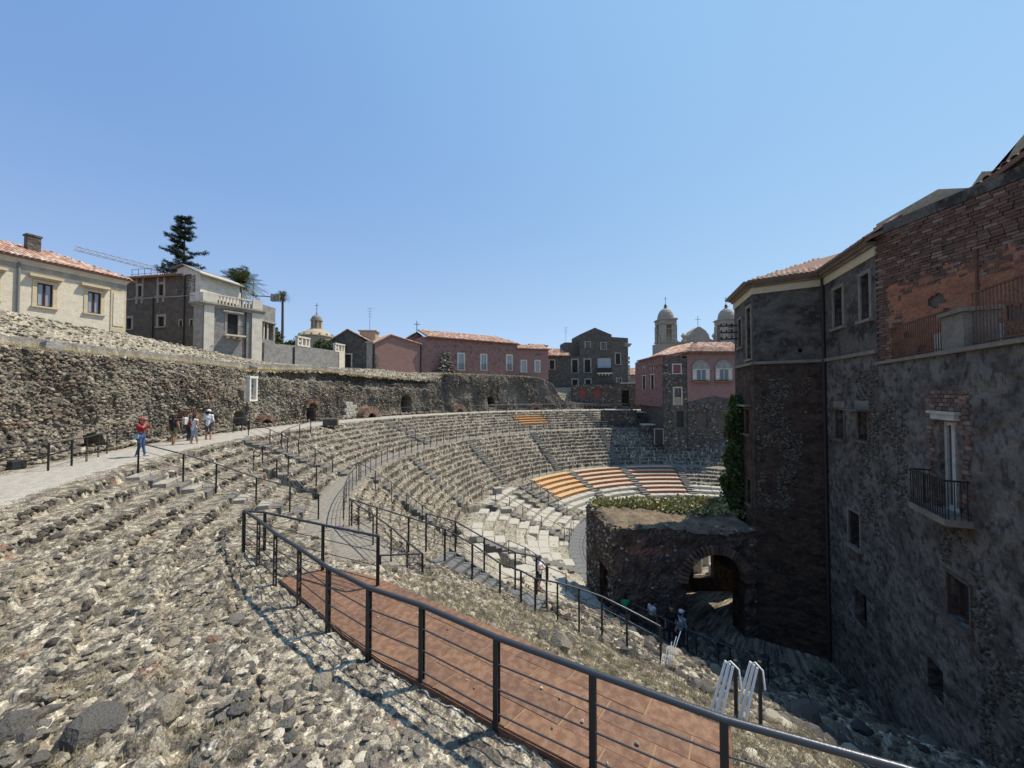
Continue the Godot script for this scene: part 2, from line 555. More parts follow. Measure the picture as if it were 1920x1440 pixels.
	surf("church_stone", Color.WHITE, 0.92, sheet(256, Color(0.38, 0.325, 0.25), Color(0.29, 0.245, 0.19), Color(0.43, 0.375, 0.295), 115, 0.7, 0.4, 0.25), fine_n, 6.0, 0.5)
	surf("door_wood", Color.WHITE, 0.75, sheet(256, Color(0.10, 0.055, 0.035), Color(0.07, 0.04, 0.03), Color(0.14, 0.08, 0.05), 105, 0.5, 0.8, 0.2), fine_n, 1.0, 0.4)
	surf("wine_wood", lin(0.085, 0.022, 0.02), 0.55, null, fine_n, 1.0, 0.3)
	surf("white_wood", Color.WHITE, 0.7, sheet(256, Color(0.50, 0.47, 0.40), Color(0.35, 0.33, 0.29), Color(0.6, 0.58, 0.52), 106, 0.7, 0.4, 0.2), fine_n, 1.0, 0.3)
	var gl := surf("glass", lin(0.035, 0.042, 0.05), 0.08)
	gl.metallic_specular = 0.7
	surf("pale_glass", lin(0.28, 0.33, 0.36), 0.12).metallic_specular = 0.6
	surf("void", lin(0.012, 0.011, 0.010), 1.0)
	surf("shutter", lin(0.05, 0.045, 0.04), 0.8, null, fine_n, 0.6, 0.4)
	surf("red_shutter", lin(0.26, 0.09, 0.075), 0.8, null, fine_n, 0.6, 0.4)
	surf("white_pipe", lin(0.78, 0.78, 0.76), 0.35)
	surf("marble", Color.WHITE, 0.6, sheet(256, Color(0.72, 0.70, 0.64), Color(0.62, 0.59, 0.53), Color(0.55, 0.52, 0.47), 107, 0.6, 0.4, 0.12), fine_n, 1.5, 0.2)
	surf("bark", Color.WHITE, 0.95, sheet(256, Color(0.13, 0.10, 0.075), Color(0.08, 0.065, 0.05), Color(0.18, 0.145, 0.11), 108, 0.7, 0.6, 0.3), rough_n, 0.8, 0.8)
	for q in [["leaf", 0.05], ["leaf_light", 0.1]]:
		var lm := surf(q[0], Color.WHITE, 0.6)
		lm.vertex_color_use_as_albedo = true
		lm.backlight_enabled = true
		lm.backlight = Color(0.25, 0.3, 0.12)
		lm.cull_mode = BaseMaterial3D.CULL_DISABLED
	var sk := surf("cloth_and_skin", Color.WHITE, 0.8, null, fine_n, 0.3, 0.3)
	sk.vertex_color_use_as_albedo = true
	surf("crane_paint", lin(0.33, 0.27, 0.25), 0.6)
	surf("terracotta", lin(0.3, 0.13, 0.08), 0.85, null, fine_n, 0.6, 0.4)
	surf("plain_grey", lin(0.2, 0.2, 0.2), 0.8, null, fine_n, 1.0, 0.4)
	surf("earth", Color.WHITE, 0.98, sheet(512, Color(0.16, 0.135, 0.10), Color(0.10, 0.09, 0.075), Color(0.22, 0.19, 0.14), 109, 0.8, 0.2, 0.4, 0.02), rough_n, 3.0, 0.8)

# gravelly sheet: small angular grains of differing tone with dark gaps
func grit(size: int, sd: int) -> ImageTexture:
	var layers := []
	for k in 2:
		for ret in [FastNoiseLite.RETURN_CELL_VALUE, FastNoiseLite.RETURN_DISTANCE2_SUB]:
			var n := noise(FastNoiseLite.TYPE_CELLULAR, [0.035, 0.085][k], sd + k, 1)
			n.cellular_return_type = ret
			n.domain_warp_enabled = true
			n.domain_warp_amplitude = 14.0
			n.domain_warp_frequency = 0.04
			layers.append(n.get_seamless_image(size, size).get_data())
	var L0: PackedByteArray = layers[0]
	var L2: PackedByteArray = layers[2]
	var L3: PackedByteArray = layers[3]
	var a := grey_image(size, 0.01, sd + 5, 4).get_data()
	var g := grey_image(size, 0.15, sd + 6, 2).get_data()
	var out := PackedByteArray()
	out.resize(size * size * 3)
	for i in size * size:
		var big := L0[i] / 255.0
		var sm := L2[i] / 255.0
		var v := lerpf(sm, big, 0.45 if a[i] < 128 else 0.15)
		v = 0.22 + 0.95 * v * v * 1.1
		var e := clampf(L3[i] / 255.0 * 5.0, 0.0, 1.0)
		v *= 0.55 + 0.45 * e
		v *= 0.8 + 0.4 * g[i] / 255.0
		v = clampf(v, 0.0, 1.0)
		var w := clampf(v * 1.2, 0.0, 1.0)
		out[i * 3] = int(255.0 * pow(v, 0.4545))
		out[i * 3 + 1] = int(255.0 * pow(v * lerpf(1.0, 0.965, w), 0.4545))
		out[i * 3 + 2] = int(255.0 * pow(v * lerpf(1.0, 0.89, w), 0.4545))
	return ImageTexture.create_from_image(Image.create_from_data(size, size, false, Image.FORMAT_RGB8, out))

func deck_sheet(sd: int) -> ImageTexture:
	var s := 512
	var a := grey_image(s, 0.012, sd, 5).get_data()
	var g := grey_image(s, 0.1, sd + 3, 3).get_data()
	var im := Image.create(s, s, false, Image.FORMAT_RGB8)
	for j in s:
		for i in s:
			var k := j * s + i
			var n := clampf((a[k] / 255.0 - 0.28) * 2.2, 0.0, 1.0)
			var c := Color(0.175, 0.093, 0.058).lerp(Color(0.245, 0.142, 0.088), n)
			var hole := (i % 8 < 3) and ((j + (i / 8 % 2) * 4) % 8 < 4)
			var f := (0.6 if hole else 1.1) * (0.8 + 0.4 * g[k] / 255.0)
			im.set_pixel(i, j, Color(c.r * f, c.g * f, c.b * f).linear_to_srgb())
	return ImageTexture.create_from_image(im)

func wood_sheet(sd: int) -> ImageTexture:
	var s := 256
	var a := noise(FastNoiseLite.TYPE_SIMPLEX_SMOOTH, 0.03, sd, 4).get_seamless_image(s, s)
	a.resize(s / 8, s)
	a.resize(s, s, Image.INTERPOLATE_CUBIC)
	var d := a.get_data()
	var im := Image.create(s, s, false, Image.FORMAT_RGB8)
	for k in s * s:
		var f := 0.62 + 0.45 * d[k] / 255.0
		im.set_pixel(k % s, k / s, Color(f, f * 0.98, f * 0.95))
	return ImageTexture.create_from_image(im)
# ------------------------------------------------------------------ terrain
# rows of [radius, height, number of seat rows up to here]
const MAIN := [[0.0, -12.1, 0], [13.3, -12.1, 0], [14.0, -11.86, 0], [21.0, -9.27, 9], [22.2, -9.27, 0], [27.3, -5.165, 11], [29.0, -5.165, 0], [35.3, -2.87, 8], [39.4, -2.87, 0], [80.0, -2.87, 0]]
const NEAR := [[0.0, -12.1, 0], [11.0, -12.1, 0], [14.0, -11.7, 0], [20.0, -8.0, 0], [23.4, -6.25, 0], [27.7, -4.0, 0], [28.0, -3.72, 0], [28.6, -3.6, 0], [30.5, -3.55, 0], [35.5, -2.9, 6], [39.4, -2.87, 0], [80.0, -2.87, 0]]
# sunken stairwells: [x0, z0, x1, z1, half width, depth]
const PITS := [[-12.7, 19.35, -9.7, 18.55, 0.42, 0.9], [-6.2, 23.1, -4.0, 24.8, 0.55, 1.1], [-2.3, 23.8, -0.1, 22.0, 0.7, 1.5], [-3.6, 29.6, -2.0, 30.6, 0.7, 1.0], [3.6, 30.6, 4.6, 29.8, 0.4, 0.8], [0.2, 35.4, 2.2, 34.2, 0.35, 0.7]]

func profile(r: float, K: Array, worn: float, saw := 0.0) -> float:
	for i in range(1, K.size()):
		if r <= K[i][0]:
			var a: Array = K[i - 1]
			var b: Array = K[i]
			var t: float = (r - a[0]) / (b[0] - a[0])
			if b[2] > 0:
				var s: float = t * b[2]
				var k := floorf(s)
				var st: float = (k + smoothstep(0.0, 0.14, s - k) * (1.0 + saw) - saw * (s - k)) / b[2]
				t = lerpf(st, t, worn)
			return a[1] + (b[1] - a[1]) * t
	return K[K.size() - 1][1]

func ss(a: float, b: float, x: float) -> float:
	return smoothstep(a, b, x)

func height(x: float, z: float, worn := 0.0) -> float:
	var r := Vector2(x - CX, z - CZ).length()
	var ph := fposmod(rad_to_deg(atan2(z - CZ, x - CX)), 360.0)
	return height_polar(r, ph, worn)

func height_polar(r: float, ph: float, worn := 0.0) -> float:
	var w := ss(205.0, 218.0, ph)
	var h := 0.0
	if w < 1.0: h += profile(r, MAIN, worn) * (1.0 - w)
	if w > 0.0: h += profile(r, NEAR, worn * 0.6, 0.9) * w
	if ph > 200.0 and ph < 224.0:
		var k := (1.0 - ss(219.3, 220.3, ph)) * (1.0 - ss(0.9, 1.6, absf(r - 27.2))) * ss(203.0, 205.0, ph)
		h = lerpf(h, -5.165, k)
	if ph > 140.0 and ph < 212.0:
		var x := CX + r * cos(deg_to_rad(ph))
		var z := CZ + r * sin(deg_to_rad(ph))
		for p in PITS:
			if absf(x - p[0]) > 4.0 or absf(z - p[1]) > 4.0: continue
			var a := Vector2(p[0], p[1])
			var b := Vector2(p[2], p[3])
			var q := Vector2(x, z)
			var t := clampf((q - a).dot(b - a) / (b - a).length_squared(), 0.0, 1.0)
			var d := (q - a.lerp(b, t)).length()
			h -= p[5] * (1.0 - ss(p[4] * 0.8, p[4] * 1.05, d))
	# the pit at the foot of the tall houses
	if ph > 236.0:
		var pit := ss(236.0, 243.0, ph) * ss(19.5, 20.5, r) * (1.0 - ss(27.0, 28.5, r))
		h -= 0.9 * pit
	return h

func on_walkway(r: float, ph: float) -> float:
	var k := 0.0
	if ph < 219.5:
		k = maxf(k, ss(27.15, 27.4, r) * (1.0 - ss(28.8, 29.05, r)) * (1.0 - ss(206.0, 208.0, ph)))
		k = maxf(k, (1.0 - ss(0.75, 0.95, absf(r - 27.2))) * ss(205.0, 208.0, ph))
	k = maxf(k, ss(35.2, 35.6, r + 0.5 * n_mid.get_noise_1d(ph * 3.0)) * (1.0 - ss(38.3, 39.0, r + 0.6 * n_mid.get_noise_1d(ph * 2.0 + 50.0))))
	if ph < 150.0:
		k = maxf(k, ss(20.9, 21.1, r) * (1.0 - ss(22.0, 22.2, r)) * (1.0 - ss(140.0, 146.0, ph)))
	return k

# full ground point: height above eye level and colour
func ground_at(x: float, z: float) -> Array:
	var dx := x - CX
	var dz := z - CZ
	var r := sqrt(dx * dx + dz * dz)
	var ph := fposmod(rad_to_deg(atan2(dz, dx)), 360.0)
	var lo := n_low.get_noise_2d(x, z)
	var md := n_mid.get_noise_2d(x, z)
	var fi := n_fine.get_noise_2d(x, z)
	var worn := clampf(1.5 * lo - 0.12, 0.0, 0.85)
	var walk := on_walkway(r, ph)
	var rr := r
	if walk < 0.5 and r > 14.2: rr += 0.06 * md + 0.025 * fi
	var h := height_polar(rr, ph, worn)
	var c1 := n_cell.get_noise_2d(x, z) + 1.0
	var v1 := n_cellv.get_noise_2d(x, z)
	var c2 := n_cell2.get_noise_2d(x, z) + 1.0
	var v2 := n_cell2v.get_noise_2d(x, z)
	var wild := 1.0 - walk
	if r < 13.6: wild = 0.4
	var rug := 0.6 if ph > 206.0 else 0.4
	if ph > 219.0 and r > 27.6 and r < 30.6: rug = 0.45; wild *= 0.6
	var big := (1.0 - ss(0.36, 0.55, c1)) if v1 > 0.25 else 0.0
	var small := (1.0 - ss(0.3, 0.52, c2)) if v2 > -0.35 else 0.0
	h += wild * ((0.085 * big * (0.4 + v1) + 0.045 * small * (0.6 + 0.5 * v2)) * rug + 0.03 * md + 0.02 * fi) + (1.0 - wild) * 0.008 * fi
	# colour
	var g := 0.5 + 0.5 * v2
	var earth := Color(0.205, 0.176, 0.136).lerp(Color(0.36, 0.315, 0.245), clampf(0.5 + 0.9 * fi + 0.5 * md, 0.0, 1.0))
	var stone := Color(0.072, 0.065, 0.058).lerp(Color(0.215, 0.19, 0.158), g * clampf(0.6 + fi, 0.0, 1.3))
	if fposmod(v1 * 37.0, 1.0) < 0.02: stone = Color(0.2, 0.125, 0.095)
	if fposmod(v2 * 53.0, 1.0) < 0.10: stone = Color(0.46, 0.42, 0.34)
	# seat fronts are dark lava stones with their shade painted in; treads mortar and earth
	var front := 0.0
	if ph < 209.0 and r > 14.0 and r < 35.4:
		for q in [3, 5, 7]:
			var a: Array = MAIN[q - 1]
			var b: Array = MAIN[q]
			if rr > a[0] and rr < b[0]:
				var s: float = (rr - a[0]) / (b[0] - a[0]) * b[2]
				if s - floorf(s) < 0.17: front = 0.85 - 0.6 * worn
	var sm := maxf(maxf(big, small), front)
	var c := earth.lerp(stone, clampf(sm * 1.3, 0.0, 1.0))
	# lichen and dry straw
	var li := ss(0.28, 0.5, n_mid.get_noise_2d(x * 2.3 + 40.0, z * 2.3) + 0.25 * fi)
	c = c.lerp(Color(0.47, 0.43, 0.35), 0.4 * li)
	var pathc := Color(0.43, 0.39, 0.325).lerp(Color(0.33, 0.30, 0.25), clampf(0.5 + 0.8 * lo + 0.4 * fi, 0.0, 1.0))
	if r < 30.0: pathc = pathc * 0.68
	c = c.lerp(pathc, walk)
	if r < 21.5 and ph > 148.0 and ph < 216.0 and r > 13.8:
		var pale := ss(148.0, 156.0, ph) * (1.0 - ss(206.0, 216.0, ph)) * clampf(0.75 + 0.8 * lo, 0.2, 1.0)
		c = c.lerp(Color(0.50, 0.46, 0.375).lerp(Color(0.3, 0.27, 0.22), clampf(0.3 + fi + 0.4 * md, 0.0, 1.0)), pale * 0.85)
	var k2 := 2.15
	return [h, Color(c.r * k2, c.g * k2, c.b * k2)]

func build_terrain():
	# base ground sheet to the horizon
	var gb := MB.new()
	gb.quad(Vector3(-2500, 0.2, 2500), Vector3(2500, 0.2, 2500), Vector3(2500, 0.2, -2500), Vector3(-2500, 0.2, -2500))
	setting("ground", gb.mesh(), M.earth)
	# stepped bowl
	var rad := PackedFloat32Array()
	for k in 24: rad.append(0.3 + 13.0 * k / 24.0)
	for i in range(2, MAIN.size() - 1):
		var a: Array = MAIN[i - 1]
		var b: Array = MAIN[i]
		if b[2] > 0:
			var dr: float = (b[0] - a[0]) / b[2]
			for k in b[2]:
				for f in [0.0, 0.035, 0.07, 0.105, 0.14, 0.22, 0.36, 0.5, 0.64, 0.78, 0.9]:
					rad.append(a[0] + dr * (k + f))
		else:
			var m := maxi(2, int((b[0] - a[0]) / 0.16))
			for k in m: rad.append(a[0] + (b[0] - a[0]) * k / m)
	rad.append(39.4); rad.append(40.6)
	var na := 1300
	var w := rad.size()
	var pos := PackedVector3Array()
	var col := PackedColorArray()
	var skip := PackedByteArray()
	pos.resize(w * na)
	col.resize(w * na)
	skip.resize(w * na)
	for j in na:
		var ph := 38.0 + 214.0 * j / (na - 1)
		var a := deg_to_rad(ph)
		for i in w:
			var x := CX + rad[i] * cos(a)
			var z := CZ + rad[i] * sin(a)
			var k := j * w + i
			var rho := sqrt(x * x + z * z)
			var az := rad_to_deg(atan2(x, z))
			if rho < 13.2 and absf(az) < 71.0:
				skip[k] = 1
				pos[k] = V(x, -20.0, z)
				continue
			if z < -3.0 and ph > 246.0: skip[k] = 1
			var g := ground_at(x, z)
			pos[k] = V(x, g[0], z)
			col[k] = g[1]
	var cavea := setting("theatre_bowl", grid_mesh(pos, col, w, na, skip), M.ground_rubble)
	# close slope, finer
	var nr := 500
	var nz := 900
	pos = PackedVector3Array(); col = PackedColorArray()
	pos.resize(nr * nz); col.resize(nr * nz)
	for j in nz:
		var az := deg_to_rad(-74.0 + 148.0 * j / (nz - 1))
		for i in nr:
			var rho := 1.5 * pow(14.2 / 1.5, float(i) / (nr - 1))
			var x := rho * sin(az)
			var z := rho * cos(az)
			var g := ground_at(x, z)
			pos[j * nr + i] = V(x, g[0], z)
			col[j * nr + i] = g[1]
	var slope := setting("rubble_slope", grid_mesh(pos, col, nr, nz, PackedByteArray()), M.ground_rubble)
	print("terrain grids")
	path_strip("upper_path", 95.0, 226.0, 35.45, 38.55, -2.845, 0.35, M.path)
	path_strip("middle_walkway", 97.0, 206.5, 27.42, 28.88, -5.14, 0.06, M.walk_grey)
	path_strip("ramp", 206.3, 219.3, 26.42, 28.0, -5.135, 0.05, M.walk_grey)
	scatter_rows(cavea)
	scatter_near(slope)

# a trodden strip with ragged edges just above the ground
func path_strip(called: String, p0: float, p1: float, r0: float, r1: float, y: float, rag: float, mat: Material):
	var n := int((p1 - p0) * 0.01745 * r1 / 0.22)
	var m := 14
	var pos := PackedVector3Array()
	var col := PackedColorArray()
	for j in n:
		var ph := lerpf(p0, p1, j / (n - 1.0))
		var a := r0 + rag * n_mid.get_noise_1d(ph * 5.0)
		var b := r1 + rag * 1.4 * n_mid.get_noise_1d(ph * 4.0 + 90.0)
		for i in m:
			var f := i / (m - 1.0)
			var r := lerpf(a, b, f) + rag * 0.3 * n_fine.get_noise_2d(ph, f * 3.0)
			var e := ss(0.0, 0.06, f) * (1.0 - ss(0.94, 1.0, f))
			pos.append(polar(r, ph, y - 0.07 * (1.0 - e) + 0.006 * n_mid.get_noise_2d(ph * 3.0, r * 2.0)))
			col.append(Color.WHITE)
	setting(called, grid_mesh(pos, col, m, n, PackedByteArray()), mat)

func stone_colour() -> Color:
	var t := rng.randf()
	var c: Color
	if t < 0.5: c = Color(0.062, 0.056, 0.05).lerp(Color(0.135, 0.12, 0.102), rng.randf())
	elif t < 0.85: c = Color(0.13, 0.115, 0.097).lerp(Color(0.25, 0.215, 0.165), rng.randf())
	elif t < 0.985: c = Color(0.30, 0.26, 0.20).lerp(Color(0.44, 0.39, 0.31), rng.randf())
	else: c = Color(0.18, 0.11, 0.085)
	return Color(c.r * 1.5, c.g * 1.5, c.b * 1.5)

func stone_xf(p: Vector3, s: float, flat := 0.75) -> Transform3D:
	var b := Basis.from_euler(Vector3(rng.randf_range(-0.35, 0.35), rng.randf() * TAU, rng.randf_range(-0.35, 0.35)))
	b = b.scaled_local(Vector3(s * rng.randf_range(0.85, 1.35), s * flat * rng.randf_range(0.75, 1.2), s * rng.randf_range(0.85, 1.2)))
	return Transform3D(b, p)

func scatter_rows(cavea: Node3D):
	var xf := []
	var cols := []
	for seg in [[3, 44.0, 216.0, 0.15], [5, 84.0, 218.0, 0.14], [7, 96.0, 214.0, 0.155]]:
		var a: Array = MAIN[seg[0] - 1]
		var b: Array = MAIN[seg[0]]
		var dr: float = (b[0] - a[0]) / b[2]
		var dh: float = (b[1] - a[1]) / b[2]
		for k in b[2]:
			var r: float = a[0] + dr * k + 0.05
			var ph: float = seg[1]
			while ph < seg[2]:
				var step: float = seg[3] * rng.randf_range(0.7, 1.3)
				ph += rad_to_deg(step / r)
				var covered: bool = seg[0] == 3 and ph < 143.0 and k > 1
				if covered or rng.randf() < 0.08: continue
				for q in 2:
					if q == 1 and rng.randf() < 0.3: continue
					var rr := r + rng.randf_range(0.0, 0.06)
					var a2 := deg_to_rad(ph + rng.randf_range(-0.2, 0.2))
					var x := CX + rr * cos(a2)
					var z := CZ + rr * sin(a2)
					if x * x + z * z < 2.5: continue
					var y: float = height_polar(r - 0.1, ph) + dh * (0.18 + 0.45 * q) + rng.randf_range(-0.03, 0.03)
					if ph > 206.0: y = height_polar(rr, ph) + rng.randf_range(-0.04, 0.06)
					if on_walkway(rr, ph) > 0.4: continue
					xf.append(stone_xf(V(x, y, z), seg[3] * rng.randf_range(0.6, 1.3), 0.8))
					var c := stone_colour() * 0.72  # front stones darkened further, as shade on the seat fronts
					if seg[0] == 3 and ph > 150.0: c = c.lerp(Color(0.62, 0.57, 0.47), 0.6)
					cols.append(c)
	# courses that edge the ledges of the near slope
	for k in 6:
		var r := 30.5 + 5.0 / 6.0 * k
		var ph := 206.0
		while ph < 247.0:
			ph += rad_to_deg(rng.randf_range(0.07, 0.17) / r)
			if rng.randf() < 0.18 or n_low.get_noise_2d(ph * 0.5, k * 3.0) < -0.25: continue
			var a := deg_to_rad(ph)
			var q := r + 0.06 + rng.randf_range(-0.04, 0.07)
			var x := CX + q * cos(a)
			var z := CZ + q * sin(a)
			if x * x + z * z < 4.0: continue
			var s := rng.randf_range(0.07, 0.2)
			xf.append(stone_xf(V(x, height_polar(r + 0.1, ph) - s * 0.22, z), s, 0.75))
			cols.append(stone_colour() * 0.9)
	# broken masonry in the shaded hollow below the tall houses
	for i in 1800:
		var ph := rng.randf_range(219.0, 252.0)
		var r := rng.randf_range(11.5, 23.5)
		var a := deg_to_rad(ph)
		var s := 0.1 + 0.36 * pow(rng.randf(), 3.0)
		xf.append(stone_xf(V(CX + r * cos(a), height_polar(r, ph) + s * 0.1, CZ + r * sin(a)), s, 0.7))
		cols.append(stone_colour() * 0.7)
	# fallen stones on the treads
	for i in 4200:
		var r := rng.randf_range(14.4, 35.2)
		var ph := rng.randf_range(60.0, 214.0)
		if (r < 22.0 and ph < 146.0) or on_walkway(r, ph) > 0.1 or (r > 22.0 and ph < 88.0): continue
		var a := deg_to_rad(ph)
		var x := CX + r * cos(a)
		var z := CZ + r * sin(a)
		if x * x + z * z < 90.0: continue
		var s := 0.04 + 0.12 * pow(rng.randf(), 3.0)
		xf.append(stone_xf(V(x, height_polar(r, ph, 0.2) + s * 0.15, z), s))
		cols.append(stone_colour())
	scatter(cavea, "rubble_stone", xf, cols, 300, 0.45)

func scatter_near(slope: Node3D):
	var xf := []
	var cols := []
	var i := 0
	while i < 4500:
		var az := deg_to_rad(rng.randf_range(-62.0, 56.0))
		var rho := 1.9 * pow(13.5 / 1.9, sqrt(rng.randf()))
		var x := rho * sin(az)
		var z := rho * cos(az)
		i += 1
		var r := Vector2(x - CX, z - CZ).length()
		var ph := fposmod(rad_to_deg(atan2(z - CZ, x - CX)), 360.0)
		if on_walkway(r, ph) > 0.15: continue
		var clump := n_mid.get_noise_2d(x * 0.8 + 9.0, z * 0.8)
		if clump < -0.05 and rng.randf() < 0.7: continue
		var s := 0.03 + 0.12 * pow(rng.randf(), 3.5)
		if rng.randf() < 0.008: s = rng.randf_range(0.14, 0.24)
		var on_deck := r > 27.9 and r < 30.3 and ph > 221.0
		if on_deck: continue
		var y: float = ground_at(x, z)[0]
		xf.append(stone_xf(V(x, y + s * 0.02, z), s * 1.25, 0.68))
		var c := stone_colour()
		cols.append(c)
	# stones bedded flush in the mortar
	for k in 16000:
		var az := deg_to_rad(rng.randf_range(-62.0, 40.0))
		var rho := 2.0 * pow(13.0 / 2.0, sqrt(rng.randf()))
		var x := rho * sin(az)
		var z := rho * cos(az)
		var r := Vector2(x - CX, z - CZ).length()
		var ph := fposmod(rad_to_deg(atan2(z - CZ, x - CX)), 360.0)
		if on_walkway(r, ph) > 0.15 or (r > 27.9 and r < 29.4 and ph > 221.0): continue
		if n_mid.get_noise_2d(x * 0.6 + 31.0, z * 0.6) < -0.1: continue
		var s := 0.035 + 0.13 * pow(rng.randf(), 2.2)
		xf.append(stone_xf(V(x, ground_at(x, z)[0] - s * 0.03, z), s, 0.36))
		cols.append(stone_colour().lerp(Color(0.55, 0.49, 0.4), 0.3 * rng.randf()))
	# the few big blocks of the foreground
	for b in [[-4.1, 3.75, 0.62], [-3.65, 3.95, 0.5], [-4.7, 3.55, 0.45], [-2.85, 4.45, 0.3], [-2.3, 4.6, 0.34], [-2.55, 4.3, 0.22], [-1.15, 3.15, 0.42], [-1.55, 2.75, 0.34], [-0.75, 2.9, 0.36], [-1.9, 3.3, 0.3], [-4.25, 2.9, 0.4], [0.25, 2.7, 0.4], [0.55, 2.95, 0.3], [-3.3, 2.55, 0.36], [2.85, 3.45, 0.42], [3.3, 3.6, 0.38], [3.7, 3.9, 0.4], [4.15, 4.0, 0.34], [2.6, 3.2, 0.3], [4.6, 4.35, 0.36], [0.6, 7.7, 0.4], [0.95, 7.3, 0.55], [-0.55, 6.95, 0.3], [0.15, 7.1, 0.3], [-1.35, 6.9, 0.3], [-1.15, 6.65, 0.34], [1.5, 7.6, 0.4], [1.25, 8.2, 0.5], [6.6, 8.6, 0.9], [7.3, 8.9, 0.8], [7.9, 8.5, 0.7], [6.0, 7.6, 0.6]]:
		var y: float = ground_at(b[0], b[1])[0]
		xf.append(stone_xf(V(b[0], y + b[2] * 0.02, b[1]), b[2] * 0.8, 0.85))
		cols.append(Color(0.16, 0.15, 0.135) if rng.randf() < 0.6 else Color(0.27, 0.24, 0.2))
	scatter(slope, "loose_stone", xf, cols, 300, 0.45)
# ------------------------------------------------------------------ retaining wall and upper terrace
func knots(x: float, K: Array) -> float:
	if x <= K[0][0]: return K[0][1]
	for i in range(1, K.size()):
		if x <= K[i][0]:
			return lerpf(K[i - 1][1], K[i][1], (x - K[i - 1][0]) / (K[i][0] - K[i - 1][0]))
	return K[K.size() - 1][1]

func wall_top(ph: float) -> float:
	return knots(ph, [[97.0, -1.9], [103.2, -1.5], [104.2, -0.6], [106.0, 1.5], [109.0, 2.4], [111.0, 2.64], [122.5, 2.84], [134.5, 2.75], [136.5, 1.8], [139.0, 1.73], [151.0, 1.89], [162.0, 2.2], [173.0, 1.8], [179.0, 1.92], [187.5, 1.86], [197.0, 1.79], [230.0, 1.7]])

func terrace_back(ph: float) -> float:
	return knots(ph, [[103.0, 1.0], [107.0, 3.0], [112.0, 3.3], [135.0, 3.3], [145.0, 3.35], [151.5, 3.2], [164.8, 3.12], [172.0, 3.72], [180.0, 4.15], [188.5, 4.3], [230.0, 4.5]])

# ledges, set-backs and broken buttress edges of the wall
func wall_relief(ph: float, y: float) -> float:
	var r := 0.0
	var j := 0.5 * n_mid.get_noise_2d(ph * 0.8, y * 0.6)
	r += 0.7 * ss(0.55, 0.75, y + j * 0.6) * ss(138.0, 140.0, ph) * (1.0 - ss(160.0, 164.0, ph))
	r += 0.45 * ss(1.2, 1.35, y + j * 0.4) * ss(137.0, 139.0, ph) * (1.0 - ss(170.0, 173.0, ph))
	r -= 0.75 * (1.0 - ss(134.2, 134.8, ph + j * 1.2)) * ss(121.5, 122.1, ph + j)
	r -= 0.25 * (1.0 - ss(121.0, 121.6, ph + j))
	r += 0.4 * n_low.get_noise_2d(ph * 1.1, y * 0.7 + 40.0)
	return r

# openings in the wall: [bearing, foot, half width, height, depth]
const HOLES := [[164.9, -2.9, 0.52, 1.95, 2.2], [144.6, -2.5, 0.8, 2.2, 2.5], [123.5, -2.0, 0.62, 1.45, 2.0], [192.2, -3.0, 0.85, 0.95, 1.6], [176.2, -3.0, 0.75, 1.5, 0.8], [173.0, -3.0, 0.62, 0.72, 1.2], [174.9, -0.55, 0.28, 1.72, 0.45]]

